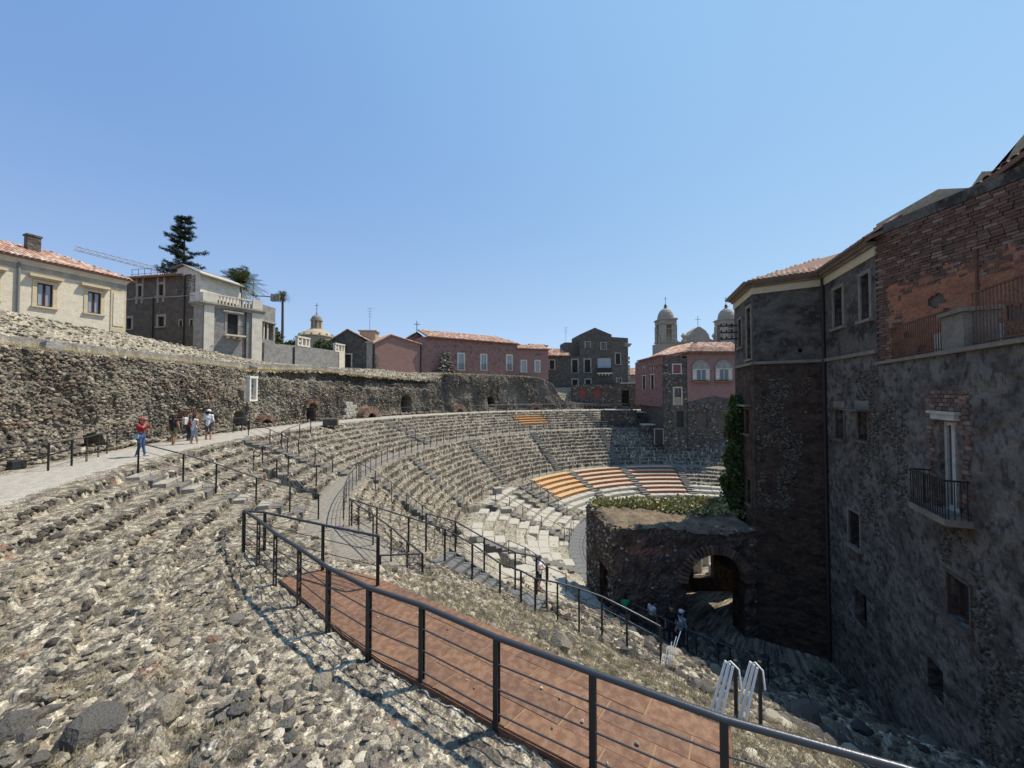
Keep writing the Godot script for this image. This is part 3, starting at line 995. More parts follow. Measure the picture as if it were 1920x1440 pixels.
func build_retaining_wall():
	var t := thing("retaining_wall", "tall curved rubble wall of dark lava stone behind the upper walkway", "wall", polar(39.6, 160.0, -2.87))
	var nw := 1150
	var nh := 64
	var pos := PackedVector3Array()
	var col := PackedColorArray()
	pos.resize(nw * nh)
	col.resize(nw * nh)
	for j in nh:
		for i in nw:
			var ph := 224.0 - 126.0 * i / (nw - 1)
			var a := deg_to_rad(ph)
			var top := wall_top(ph) + 0.16 * n_mid.get_noise_1d(ph * 6.0)
			var f := float(j) / (nh - 1)
			var y := lerpf(-3.1, top, f)
			var s := deg_to_rad(ph) * 39.6
			var c2 := n_cell2.get_noise_2d(s * 0.75, y * 0.95) + 1.0
			var v2 := n_cell2v.get_noise_2d(s * 0.75, y * 0.95)
			var md := n_mid.get_noise_2d(s, y)
			var fi := n_fine.get_noise_2d(s, y)
			var lo := n_low.get_noise_2d(s * 0.8, y)
			var r := 39.5 + 0.55 * f + wall_relief(ph, y) + 0.35 * lo + 0.10 * md + 0.03 * fi - 0.12 * (1.0 - ss(0.15, 0.65, c2)) * (0.7 + 0.5 * v2)
			r -= 0.55 * pow(1.0 - f, 6.0) * clampf(0.6 + lo, 0.0, 1.2)
			for hl in HOLES:
				var du: float = absf(ph - hl[0]) * 0.01745 * 39.6 / hl[2]
				if du < 1.05:
					var spring: float = hl[3] - hl[2]
					var vy: float = y - hl[1]
					var e := du
					if vy > spring: e = Vector2(du, (vy - spring) / hl[2]).length()
					if hl[3] < 1.0 or hl[0] == 174.9: e = maxf(du, vy / hl[3]) if hl[0] == 174.9 else Vector2(du, vy / hl[3]).length()
					if vy > -0.3 and e < 1.0: r = 39.6 + hl[4]
			pos[j * nw + i] = polar(r, ph, y)
			var g := clampf(0.5 + 0.5 * v2 + 0.5 * fi, 0.0, 1.0)
			var c := Color(0.055, 0.05, 0.046).lerp(Color(0.21, 0.185, 0.15), g * g)
			if fposmod(v2 * 53.0, 1.0) < 0.14: c = Color(0.36, 0.32, 0.26)
			c = c.lerp(Color(0.32, 0.285, 0.235), clampf(0.32 + lo + 0.5 * md, 0.0, 0.75))
			if c2 > 0.55: c = c.lerp(Color(0.11, 0.1, 0.088), 0.6)
			var red := ss(0.34, 0.5, n_mid.get_noise_2d(s * 0.35 + 70.0, y * 0.9))
			c = c.lerp(Color(0.2, 0.13, 0.095), 0.4 * red)
			col[j * nw + i] = Color(c.r * 1.5, c.g * 1.5, c.b * 1.5)
	var face := MeshInstance3D.new()
	face.name = "wall_face"
	face.mesh = grid_mesh(pos, col, nw, nh, PackedByteArray(), org[t])
	face.material_override = M.rock
	t.add_child(face, true)
	org[face] = org[t]
	var xf := []
	var cols := []
	for i in 34000:
		var ph := rng.randf_range(99.0, 214.0)
		var top := wall_top(ph)
		var y := rng.randf_range(-2.95, top + 0.03)
		var inside := false
		for hl in HOLES:
			if absf(ph - hl[0]) * 0.691 < hl[2] + 0.12 and y > hl[1] - 0.2 and y < hl[1] + hl[3] + 0.12: inside = true
		if inside: continue
		var f := (y + 3.1) / (top + 3.1)
		var s := deg_to_rad(ph) * 39.6
		var lo := n_low.get_noise_2d(s * 0.8, y)
		var r := 39.42 + 0.55 * f + wall_relief(ph, y) + 0.35 * lo + 0.1 * n_mid.get_noise_2d(s, y) - 0.55 * pow(1.0 - f, 6.0) * clampf(0.6 + lo, 0.0, 1.2)
		xf.append(stone_xf(polar(r, ph, y), 0.075 + 0.16 * pow(rng.randf(), 1.9), 0.8))
		var c := stone_colour()
		var br := n_mid.get_noise_2d(s * 0.35 + 70.0, y * 0.9)
		if br > 0.42 and rng.randf() < 0.3: c = Color(0.27, 0.16, 0.12)
		cols.append(c.lerp(Color(0.5, 0.45, 0.37), clampf(0.22 + 0.6 * lo, 0.0, 0.6)))
	# rubble along the foot
	for i in 1500:
		var ph := rng.randf_range(100.0, 206.0)
		var r := 38.9 + absf(rng.randfn(0.0, 0.3))
		if absf(ph - 164.9) < 1.0: continue
		xf.append(stone_xf(polar(r, ph, -2.8 + rng.randf_range(0.0, 0.2)), rng.randf_range(0.1, 0.34)))
		cols.append(stone_colour().lerp(Color(0.6, 0.55, 0.45), 0.35))
	scatter(face, "wall_stone", xf, cols, 300, 0.45)
	# brick rings round the openings
	ring(t, 164.9, 39.35, -2.9 + 1.43, 0.54, 0.36, 0.0, 180.0, 15)
	ring(t, 173.0, 39.25, -2.85, 0.66, 0.34, 0.0, 180.0, 17)
	ring(t, 183.6, 39.15, -2.1, 0.45, 0.62, 15.0, 165.0, 15, 0.42)
	ring(t, 123.5, 39.25, -2.0 + 0.83, 0.64, 0.3, 0.0, 180.0, 13)
	brick_vault("brick_vault", "small brick barrel vault with round mouth beside pale stone blocks at the wall foot", 154.6, 38.5, 1.35, 0.6)
	brick_vault("brick_vault", "half buried brick vault below the pink house buttress", 132.6, 38.7, 1.25, 0.55)
	brick_vault("brick_vault", "farthest low brick vault sunk behind the walkway railing", 111.6, 38.8, 1.2, 0.5)
	# pale squared blocks beside the first vault
	var pb := thing("block_wall", "patch of pale squared stone blocks left of the round brick vault", "wall", polar(39.0, 157.6, -2.87))
	for row in 5:
		for k in 4 - int(row / 2.0):
			var mb := MB.new()
			var ph := 158.8 - k * 0.75 - 0.3 * (row % 2) - row * 0.1
			mb.cbox(polar(39.2, ph, -2.6 + row * 0.36), Vector3(0.46, 0.33, 0.5), 0.03, Basis(Vector3.UP, facing(ph) + rng.randf_range(-0.06, 0.06)))
			part(pb, "block", mb, M.limestone)
	# white marble frame
	var mf := thing("marble_frame", "upright white marble door frame fixed on the rubble wall", "frame", polar(39.4, 174.9, -0.55))
	var b := Basis(Vector3.UP, facing(174.9))
	for q in [["jamb", Vector3(-0.34, 0.86, 0), Vector3(0.14, 1.72, 0.3)], ["jamb", Vector3(0.34, 0.86, 0), Vector3(0.14, 1.72, 0.3)], ["lintel", Vector3(0, 1.81, 0), Vector3(0.86, 0.17, 0.34)], ["sill", Vector3(0, -0.06, 0), Vector3(0.84, 0.12, 0.34)]]:
		var mb := MB.new()
		mb.cbox(polar(39.3, 174.9, -0.55) + b * q[1], q[2], 0.015, b)
		part(mf, q[0], mb, M.marble)
	print("wall")

# turn so that a thing's +z faces the theatre centre
func facing(ph: float) -> float:
	var d := polar(1.0, ph, 0.0) - polar(2.0, ph, 0.0)
	return atan2(d.x, d.z)

func ring(parent: Node3D, ph: float, r: float, y: float, inner: float, thick: float, a0: float, a1: float, n: int, fill := 0.72):
	var b := Basis(Vector3.UP, facing(ph))
	var o := polar(r, ph, y)
	for k in n:
		var a := deg_to_rad(lerpf(a0, a1, (k + 0.5) / n))
		var d := Vector3(cos(a), sin(a), 0)
		var mb := MB.new()
		var len := thick * rng.randf_range(0.82, 1.12)
		var w := (inner + thick * 0.3) * deg_to_rad(a1 - a0) / n * fill
		var bb := b * Basis(Vector3(-d.y, d.x, 0), d, Vector3(0, 0, 1))
		mb.cbox(o + b * (d * (inner + len / 2)), Vector3(w, len, 0.5), 0.012, bb)
		part(parent, "brick", mb, M.bricks[(k * 3 + n) % M.bricks.size()])

func brick_vault(called: String, label: String, ph: float, r: float, outer: float, inner: float):
	var o := polar(r, ph, -2.9)
	var t := thing(called, label, "vault", o, "brick vaults at the wall foot")
	var b := Basis(Vector3.UP, facing(ph))
	var n := 15
	for k in n:
		var a := PI * (k + 0.5) / n
		var d := Vector3(cos(a), sin(a), 0)
		var bb := b * Basis(Vector3(-d.y, d.x, 0), d, Vector3(0, 0, 1))
		var th := outer - inner
		var mb := MB.new()
		mb.cbox(o + b * (d * (inner + th / 2) + Vector3(0, 0, 0.46)), Vector3((inner + th * 0.5) * PI / n * 0.9, th, 0.42), 0.012, bb)
		part(t, "brick", mb, M.bricks[[2, 4, 0, 4][k % 4]])
		for q in 3:
			var m2 := MB.new()
			m2.cbox(o + b * (d * (outer - 0.11) + Vector3(0, 0, 0.06 - 0.36 * q)), Vector3(outer * PI / n * 0.93, 0.2 + 0.02 * (q % 2), 0.34), 0.012, bb)
			part(t, "brick", m2, M.bricks[[4, 2, 0][(k + q) % 3]])
	var back := MB.new()
	back.box(o + b * Vector3(0, inner * 0.5, -0.95), Vector3(inner * 2.2, inner * 1.4, 0.1), b)
	part(t, "back_wall", back, M.brown_wall)

func build_terrace():
	var rad := PackedFloat32Array()
	for r in [40.15, 40.4, 40.7, 41.0, 41.25, 41.3, 41.32, 41.36, 41.7, 42.0]: rad.append(r)
	var n_rows := 6
	for k in n_rows:
		for f in [0.0, 0.05, 0.1, 0.16, 0.4, 0.7]: rad.append(42.1 + (46.0 - 42.1) / n_rows * (k + f))
	for r in [46.0, 46.4, 48.0, 52.0, 60.0, 75.0]: rad.append(r)
	var na := 900
	var w := rad.size()
	var pos := PackedVector3Array()
	var col := PackedColorArray()
	pos.resize(w * na)
	col.resize(w * na)
	for j in na:
		var ph := 92.0 + 132.0 * j / (na - 1)
		var a := deg_to_rad(ph)
		var top := wall_top(ph) + 0.16 * n_mid.get_noise_1d(ph * 6.0)
		var back := terrace_back(ph)
		var para := ss(150.0, 153.0, ph) * 0.5
		for i in w:
			var r := rad[i]
			var x := CX + r * cos(a)
			var z := CZ + r * sin(a)
			var md := n_mid.get_noise_2d(x, z)
			var fi := n_fine.get_noise_2d(x, z)
			var v2 := n_cell2v.get_noise_2d(x, z)
			var c2 := n_cell2.get_noise_2d(x, z) + 1.0
			var y: float
			var c := Color(0.50, 0.44, 0.34).lerp(Color(0.22, 0.205, 0.18), clampf(0.45 + 0.6 * v2, 0.0, 1.0))
			if r < 41.28:
				y = top + 0.12 * md + 0.04 * fi + 0.15 * (r - 40.2)
				c = Color(0.36, 0.28, 0.16).lerp(c, clampf(0.45 + md, 0.0, 1.0))
			elif r < 42.05:
				y = top + 0.15 + para
				c = Color(0.19, 0.185, 0.18).lerp(Color(0.28, 0.265, 0.24), clampf(0.5 + md, 0.0, 1.0))
				if para < 0.25: y += 0.08 * md
			elif r < 46.0:
				var s := (r - 42.1) / (46.0 - 42.1) * n_rows
				var k := floorf(s)
				var st := (k + ss(0.0, 0.16, s - k)) / n_rows
				st = lerpf(st, s / n_rows, clampf(0.2 + 0.8 * n_low.get_noise_2d(x, z), 0.0, 0.7))
				y = lerpf(top + 0.15 + para, back, st) + 0.06 * md + 0.03 * fi + 0.05 * (1.0 - ss(0.2, 0.6, c2))
			else:
				y = back
				c = Color(0.25, 0.22, 0.18)
			pos[j * w + i] = V(x, y, z)
			col[j * w + i] = Color(c.r * 2.0, c.g * 2.0, c.b * 2.0)
	var ter := setting("upper_terrace", grid_mesh(pos, col, w, na, PackedByteArray()), M.ground_rubble)
	var xf := []
	var cols := []
	for i in 11000:
		var ph := rng.randf_range(104.0, 208.0)
		var s := rng.randf_range(0.0, 6.0)
		var k := floorf(s)
		if s - k > 0.35 and rng.randf() < 0.65: continue
		var r := 42.1 + (46.0 - 42.1) / n_rows * s
		var top := wall_top(ph) + 0.15 + ss(150.0, 153.0, ph) * 0.5
		var y := lerpf(top, terrace_back(ph), (k + ss(0.0, 0.16, s - k)) / n_rows)
		xf.append(stone_xf(polar(r, ph, y + 0.02), rng.randf_range(0.09, 0.27), 0.6))
		cols.append(stone_colour().lerp(Color(0.72, 0.65, 0.52), 0.5))
	for i in 700:
		var ph := rng.randf_range(106.0, 208.0)
		xf.append(stone_xf(polar(rng.randf_range(40.1, 41.2), ph, wall_top(ph) + 0.05), rng.randf_range(0.1, 0.4), 0.6))
		cols.append(stone_colour())
	scatter(ter, "terrace_stone", xf, cols, 200, 0.45)
	# loose things on the ledge
	for q in [[193.0, 0.34, "tilted dark squared block lying on the grassy ledge above the wall"], [172.4, 0.3, "small dark cube of stone on the ledge right of the marble frame"]]:
		var t := thing("stone_block", q[2], "stone", polar(40.8, q[0], wall_top(q[0]) + 0.1))
		var mb := MB.new()
		mb.cbox(org[t] + Vector3(0, 0.2, 0), Vector3(0.5, 0.45, 0.45) * (q[1] / 0.32), 0.03, Basis.from_euler(Vector3(0.2, q[0], 0.25)))
		part(t, "block", mb, M.grey_wall)
# ------------------------------------------------------------------ house building
func fac(x0: float, z0: float, x1: float, z1: float) -> Dictionary:
	var o := V(x0, 0, z0)
	var e := V(x1, 0, z1)
	var d := (e - o).normalized()
	return {"o": o, "d": d, "n": d.cross(Vector3.UP).normalized(), "L": (e - o).length()}

func fp(f: Dictionary, u: float, y: float, o := 0.0) -> Vector3:
	return f.o + f.d * u + Vector3.UP * y + f.n * o

func fbasis(f: Dictionary) -> Basis:
	return Basis(f.d, Vector3.UP, f.n)

func fbox(mb: MB, f: Dictionary, u0: float, y0: float, u1: float, y1: float, o0: float, o1: float):
	mb.box(fp(f, (u0 + u1) / 2, (y0 + y1) / 2, (o0 + o1) / 2), Vector3(absf(u1 - u0), absf(y1 - y0), absf(o1 - o0)), fbasis(f))

# a closed block with a pierced front; prof: top outline as [u, y] from left to right (gable), else flat
func block(mb: MB, f: Dictionary, u0: float, u1: float, y0: float, y1: float, back: float, holes := [], rev := 0.22, prof := []):
	var us := [u0, u1]
	var ys := [y0, y1]
	for h in holes:
		for q in [h[0], h[2]]:
			if q > u0 and q < u1: us.append(q)
		for q in [h[1], h[3]]:
			if q > y0 and q < y1: ys.append(q)
	us.sort()
	ys.sort()
	for i in us.size() - 1:
		if us[i + 1] - us[i] < 1e-4: continue
		for j in ys.size() - 1:
			if ys[j + 1] - ys[j] < 1e-4: continue
			var cu: float = (us[i] + us[i + 1]) / 2
			var cy: float = (ys[j] + ys[j + 1]) / 2
			var inside := false
			for h in holes:
				if cu > h[0] and cu < h[2] and cy > h[1] and cy < h[3]: inside = true
			if not inside:
				mb.quad(fp(f, us[i], ys[j]), fp(f, us[i + 1], ys[j]), fp(f, us[i + 1], ys[j + 1]), fp(f, us[i], ys[j + 1]))
	for h in holes:
		var a := [fp(f, h[0], h[1]), fp(f, h[2], h[1]), fp(f, h[2], h[3]), fp(f, h[0], h[3])]
		for k in 4:
			var m := (k + 1) % 4
			mb.quad(a[m], a[k], a[k] - f.n * rev, a[m] - f.n * rev)
	mb.quad(fp(f, u1, y0), fp(f, u1, y0, -back), fp(f, u1, y1, -back), fp(f, u1, y1))
	mb.quad(fp(f, u0, y0, -back), fp(f, u0, y0), fp(f, u0, y1), fp(f, u0, y1, -back))
	mb.quad(fp(f, u1, y0, -back), fp(f, u0, y0, -back), fp(f, u0, y1, -back), fp(f, u1, y1, -back))
	if prof.is_empty():
		mb.quad(fp(f, u0, y1), fp(f, u1, y1), fp(f, u1, y1, -back), fp(f, u0, y1, -back))
	else:
		var poly := [fp(f, u0, y1), fp(f, u1, y1)]
		var rev_p := prof.duplicate()
		rev_p.reverse()
		for q in rev_p: poly.append(fp(f, q[0], q[1]))
		mb.fan(poly, false)
		var pb := []
		for q in poly: pb.append(q - f.n * back)
		mb.fan(pb, true)
		var edge := [[u0, y1]] + prof + [[u1, y1]]
		for i in edge.size() - 1:
			mb.quad(fp(f, edge[i][0], edge[i][1]), fp(f, edge[i + 1][0], edge[i + 1][1]), fp(f, edge[i + 1][0], edge[i + 1][1], -back), fp(f, edge[i][0], edge[i][1], -back))

# window part with its frame, pane, sill and hood as sub-parts
func win(parent: Node3D, f: Dictionary, h: Array, o := {}) -> MeshInstance3D:
	var rev: float = o.get("rev", 0.2)
	var sw: float = o.get("sw", 0.14)
	var proud: float = o.get("proud", 0.04)
	var mb := MB.new()
	var called: String = o.get("called", "window")
	if sw > 0.0:
		fbox(mb, f, h[0] - sw, h[1], h[0], h[3], -0.05, proud)
		fbox(mb, f, h[2], h[1], h[2] + sw, h[3], -0.05, proud)
		fbox(mb, f, h[0] - sw, h[3], h[2] + sw, h[3] + sw, -0.05, proud + 0.01)
	else:
		fbox(mb, f, h[0], h[1] - 0.03, h[2], h[1] + 0.02, -rev, -0.02)
	var root := part(parent, called, mb, o.get("trim", M.grey_trim))
	if o.get("sill", true):
		mb = MB.new()
		fbox(mb, f, h[0] - sw - 0.05, h[1] - 0.11, h[2] + sw + 0.05, h[1] - 0.002, -0.05, proud + 0.09)
		part(root, "sill", mb, o.get("trim", M.grey_trim))
	if o.get("hood", 0.0) > 0.0:
		mb = MB.new()
		var hy: float = h[3] + o.hood
		fbox(mb, f, h[0] - sw - 0.2, hy, h[2] + sw + 0.2, hy + 0.16, -0.05, 0.3)
		fbox(mb, f, h[0] - sw - 0.1, hy - 0.1, h[2] + sw + 0.1, hy - 0.002, -0.05, 0.16)
		part(root, "hood", mb, o.get("trim", M.grey_trim))
	var kind: String = o.get("kind", "casement")
	mb = MB.new()
	var fw: float = o.get("fw", 0.06)
	var fz := -rev + 0.06
	if kind == "casement":
		fbox(mb, f, h[0], h[1], h[0] + fw, h[3], fz - 0.05, fz)
		fbox(mb, f, h[2] - fw, h[1], h[2], h[3], fz - 0.05, fz)
		fbox(mb, f, h[0] + fw, h[3] - fw, h[2] - fw, h[3], fz - 0.05, fz)
		fbox(mb, f, h[0] + fw, h[1], h[2] - fw, h[1] + fw, fz - 0.05, fz)
		var mu: float = (h[0] + h[2]) / 2
		fbox(mb, f, mu - fw * 0.7, h[1] + fw, mu + fw * 0.7, h[3] - fw, fz - 0.05, fz + 0.005)
		for k in o.get("bars", 0):
			var by := lerpf(h[1], h[3], (k + 1.0) / (o.bars + 1.0))
			fbox(mb, f, h[0] + fw, by - 0.02, mu - fw * 0.7, by + 0.02, fz - 0.045, fz - 0.005)
			fbox(mb, f, mu + fw * 0.7, by - 0.02, h[2] - fw, by + 0.02, fz - 0.045, fz - 0.005)
		part(root, "frame", mb, o.get("frame", M.door_wood))
		mb = MB.new()
		fbox(mb, f, h[0], h[1], h[2], h[3], -rev - 0.02, -rev + 0.01)
		part(root, "pane", mb, o.get("glass", M.glass))
	elif kind == "shutter":
		for k in int((h[3] - h[1]) / 0.09):
			fbox(mb, f, h[0] + 0.03, h[1] + 0.03 + k * 0.09, h[2] - 0.03, h[1] + 0.09 + k * 0.09, fz - 0.03, fz)
		part(root, "shutter", mb, o.get("frame", M.shutter))
		mb = MB.new()
		fbox(mb, f, h[0], h[1], h[2], h[3], -rev - 0.02, -rev + 0.01)
		part(root, "backing", mb, M.shutter)
	elif kind == "panel":
		fbox(mb, f, h[0], h[1], h[2], h[3], -rev - 0.02, -rev + 0.02)
		part(root, "panel", mb, o.get("frame", M.door_wood))
	else:
		# open hole into a dark room
		fbox(mb, f, h[0] - 0.3, h[1] - 0.3, h[2] + 0.3, h[3] + 0.3, -rev - 1.5, -rev - 1.4)
		part(root, "room_wall", mb, M.brown_wall)
	return root

func pipe(parent: Node3D, f: Dictionary, u: float, y0: float, y1: float, r := 0.05, mat: Material = null):
	var mb := MB.new()
	mb.tube([fp(f, u, y0, r * 1.4), fp(f, u, y1, r * 1.4)], r)
	part(parent, "drainpipe", mb, mat if mat else M.plain_grey)

var tile_mesh: ArrayMesh
func get_tile() -> ArrayMesh:
	if tile_mesh: return tile_mesh
	var mb := MB.new()
	var n := 5
	for k in n:
		var a0 := PI * k / n
		var a1 := PI * (k + 1) / n
		for e in [[1.0, 0.12, 0.0]]:
			var p0 := Vector3(cos(a0) * 0.5, sin(a0) * 0.42, 0.5)
			var p1 := Vector3(cos(a1) * 0.5, sin(a1) * 0.42, 0.5)
			var q0 := Vector3(cos(a0) * 0.42, sin(a0) * 0.36, -0.6)
			var q1 := Vector3(cos(a1) * 0.42, sin(a1) * 0.36, -0.6)
			mb.stri(p0, p1, q1, Vector3(cos(a0), sin(a0), 0), Vector3(cos(a1), sin(a1), 0), Vector3(cos(a1), sin(a1), 0))
			mb.stri(p0, q1, q0, Vector3(cos(a0), sin(a0), 0), Vector3(cos(a1), sin(a1), 0), Vector3(cos(a0), sin(a0), 0))
			var i0 := p0 * Vector3(0.8, 0.8, 1)
			var i1 := p1 * Vector3(0.8, 0.8, 1)
			mb.quad(p1, p0, i0, i1)
	tile_mesh = mb.mesh()
	return tile_mesh

# tiled slope: a = eave left, b = eave right, c = ridge right, d = ridge left
func tiled(parent: Node3D, a: Vector3, b: Vector3, c: Vector3, d: Vector3, tw := 0.24, tl := 0.42, n_parts := 0, slab := 0.12):
	var mb := MB.new()
	var nn := (b - a).cross(d - a).normalized()
	if nn.y < 0: nn = -nn
	mb.quad(a, b, c, d)
	mb.quad(b - nn * slab, a - nn * slab, d - nn * slab, c - nn * slab)
	mb.quad(a - nn * slab, b - nn * slab, b, a)
	mb.quad(b - nn * slab, c - nn * slab, c, b)
	mb.quad(d - nn * slab, a - nn * slab, a, d)
	mb.quad(c - nn * slab, d - nn * slab, d, c)
	var root := part(parent, "roof", mb, M.tiles[3])
	var nu := maxi(1, int(maxf((b - a).length(), (c - d).length()) / tw))
	var nv := maxi(1, int(((d - a).length() + (c - b).length()) / 2.0 / tl))
	var xf := []
	var cols := []
	var full := (b - a).length()
	for j in nv:
		for i in nu:
			var v := (j + 0.45) / nv
			var u := (i + 0.5) / nu
			# slopes that taper keep straight tile columns
			var e0 := a.lerp(d, v)
			var e1 := b.lerp(c, v)
			var axis := (b - a).normalized()
			var p := a + axis * (u * full) + ((d - a) - axis * (d - a).dot(axis)) * v
			var s := (p - e0).dot(axis)
			if s < tw * 0.3 or s > (e1 - e0).dot(axis) - tw * 0.3: continue
			var up := ((d - a) - axis * (d - a).dot(axis)).normalized()
			var bs := Basis(axis, axis.cross(-up).normalized() * -1.0, -up)
			bs.y = bs.z.cross(bs.x).normalized()
			bs = bs * Basis.from_euler(Vector3(rng.randf_range(-0.02, 0.06), rng.randf_range(-0.05, 0.05), 0))
			bs = bs.scaled_local(Vector3(tw * 0.98, tw * 0.95, tl * 1.02))
			xf.append(Transform3D(bs, p + nn * 0.012))
			var t: Array = [[0.46, 0.25, 0.17], [0.40, 0.235, 0.17], [0.52, 0.35, 0.26], [0.34, 0.21, 0.16], [0.55, 0.43, 0.34]][rng.randi() % 5]
			var k := rng.randf_range(0.8, 1.25) * 1.5
			cols.append(Color(t[0] * k, t[1] * k, t[2] * k))
	var m := mini(n_parts, xf.size())
	for i in m:
		copy_part(root, "tile", get_tile(), M.tiles[rng.randi() % M.tiles.size()], xf[i])
	if xf.size() > m:
		multi(root, "roof_tiles", get_tile(), M.tile, xf.slice(m), cols.slice(m))
	return root

func cornice(parent: Node3D, f: Dictionary, u0: float, u1: float, y: float, mat: Material, s := 1.0, called := "cornice"):
	var mb := MB.new()
	fbox(mb, f, u0 - 0.02, y, u1 + 0.02, y + 0.12 * s, -0.1, 0.10 * s)
	fbox(mb, f, u0 - 0.05, y + 0.12 * s, u1 + 0.05, y + 0.22 * s, -0.1, 0.20 * s)
	fbox(mb, f, u0 - 0.1, y + 0.22 * s, u1 + 0.1, y + 0.34 * s, -0.1, 0.32 * s)
	part(parent, called, mb, mat)

func balustrade(parent: Node3D, f: Dictionary, u0: float, u1: float, y0: float, h: float, o: float, bars: int, mat: Material, called := "balcony_railing"):
	var mb := MB.new()
	fbox(mb, f, u0, y0 + h - 0.04, u1, y0 + h, o - 0.02, o + 0.02)
	fbox(mb, f, u0, y0 + 0.05, u1, y0 + 0.08, o - 0.015, o + 0.015)
	for k in bars + 1:
		var u := lerpf(u0 + 0.01, u1 - 0.01, float(k) / bars)
		fbox(mb, f, u - 0.008, y0, u + 0.008, y0 + h - 0.04, o - 0.008, o + 0.008)
	part(parent, called, mb, mat)

func antenna(at: Vector3, h: float, label: String):
	var t := thing("antenna", label, "antenna", at)
	var mb := MB.new()
	mb.tube([at, at + Vector3(0, h, 0)], 0.025, 0.02, 6)
	part(t, "mast", mb, M.iron)
	mb = MB.new()
	for k in 4:
		mb.box(at + Vector3(0, h * (0.98 - 0.12 * k), 0), Vector3(0.9 - 0.12 * k, 0.025, 0.025))
	part(t, "rods", mb, M.iron)

func cross_at(at: Vector3, h: float, label: String):
	var t := thing("roof_cross", label, "cross", at)
	var mb := MB.new()
	mb.box(at + Vector3(0, h / 2, 0), Vector3(0.09, h, 0.09))
	part(t, "shaft", mb, M.iron)
	mb = MB.new()
	mb.box(at + Vector3(0, h * 0.7, 0), Vector3(h * 0.5, 0.085, 0.085))
	part(t, "arm", mb, M.iron)

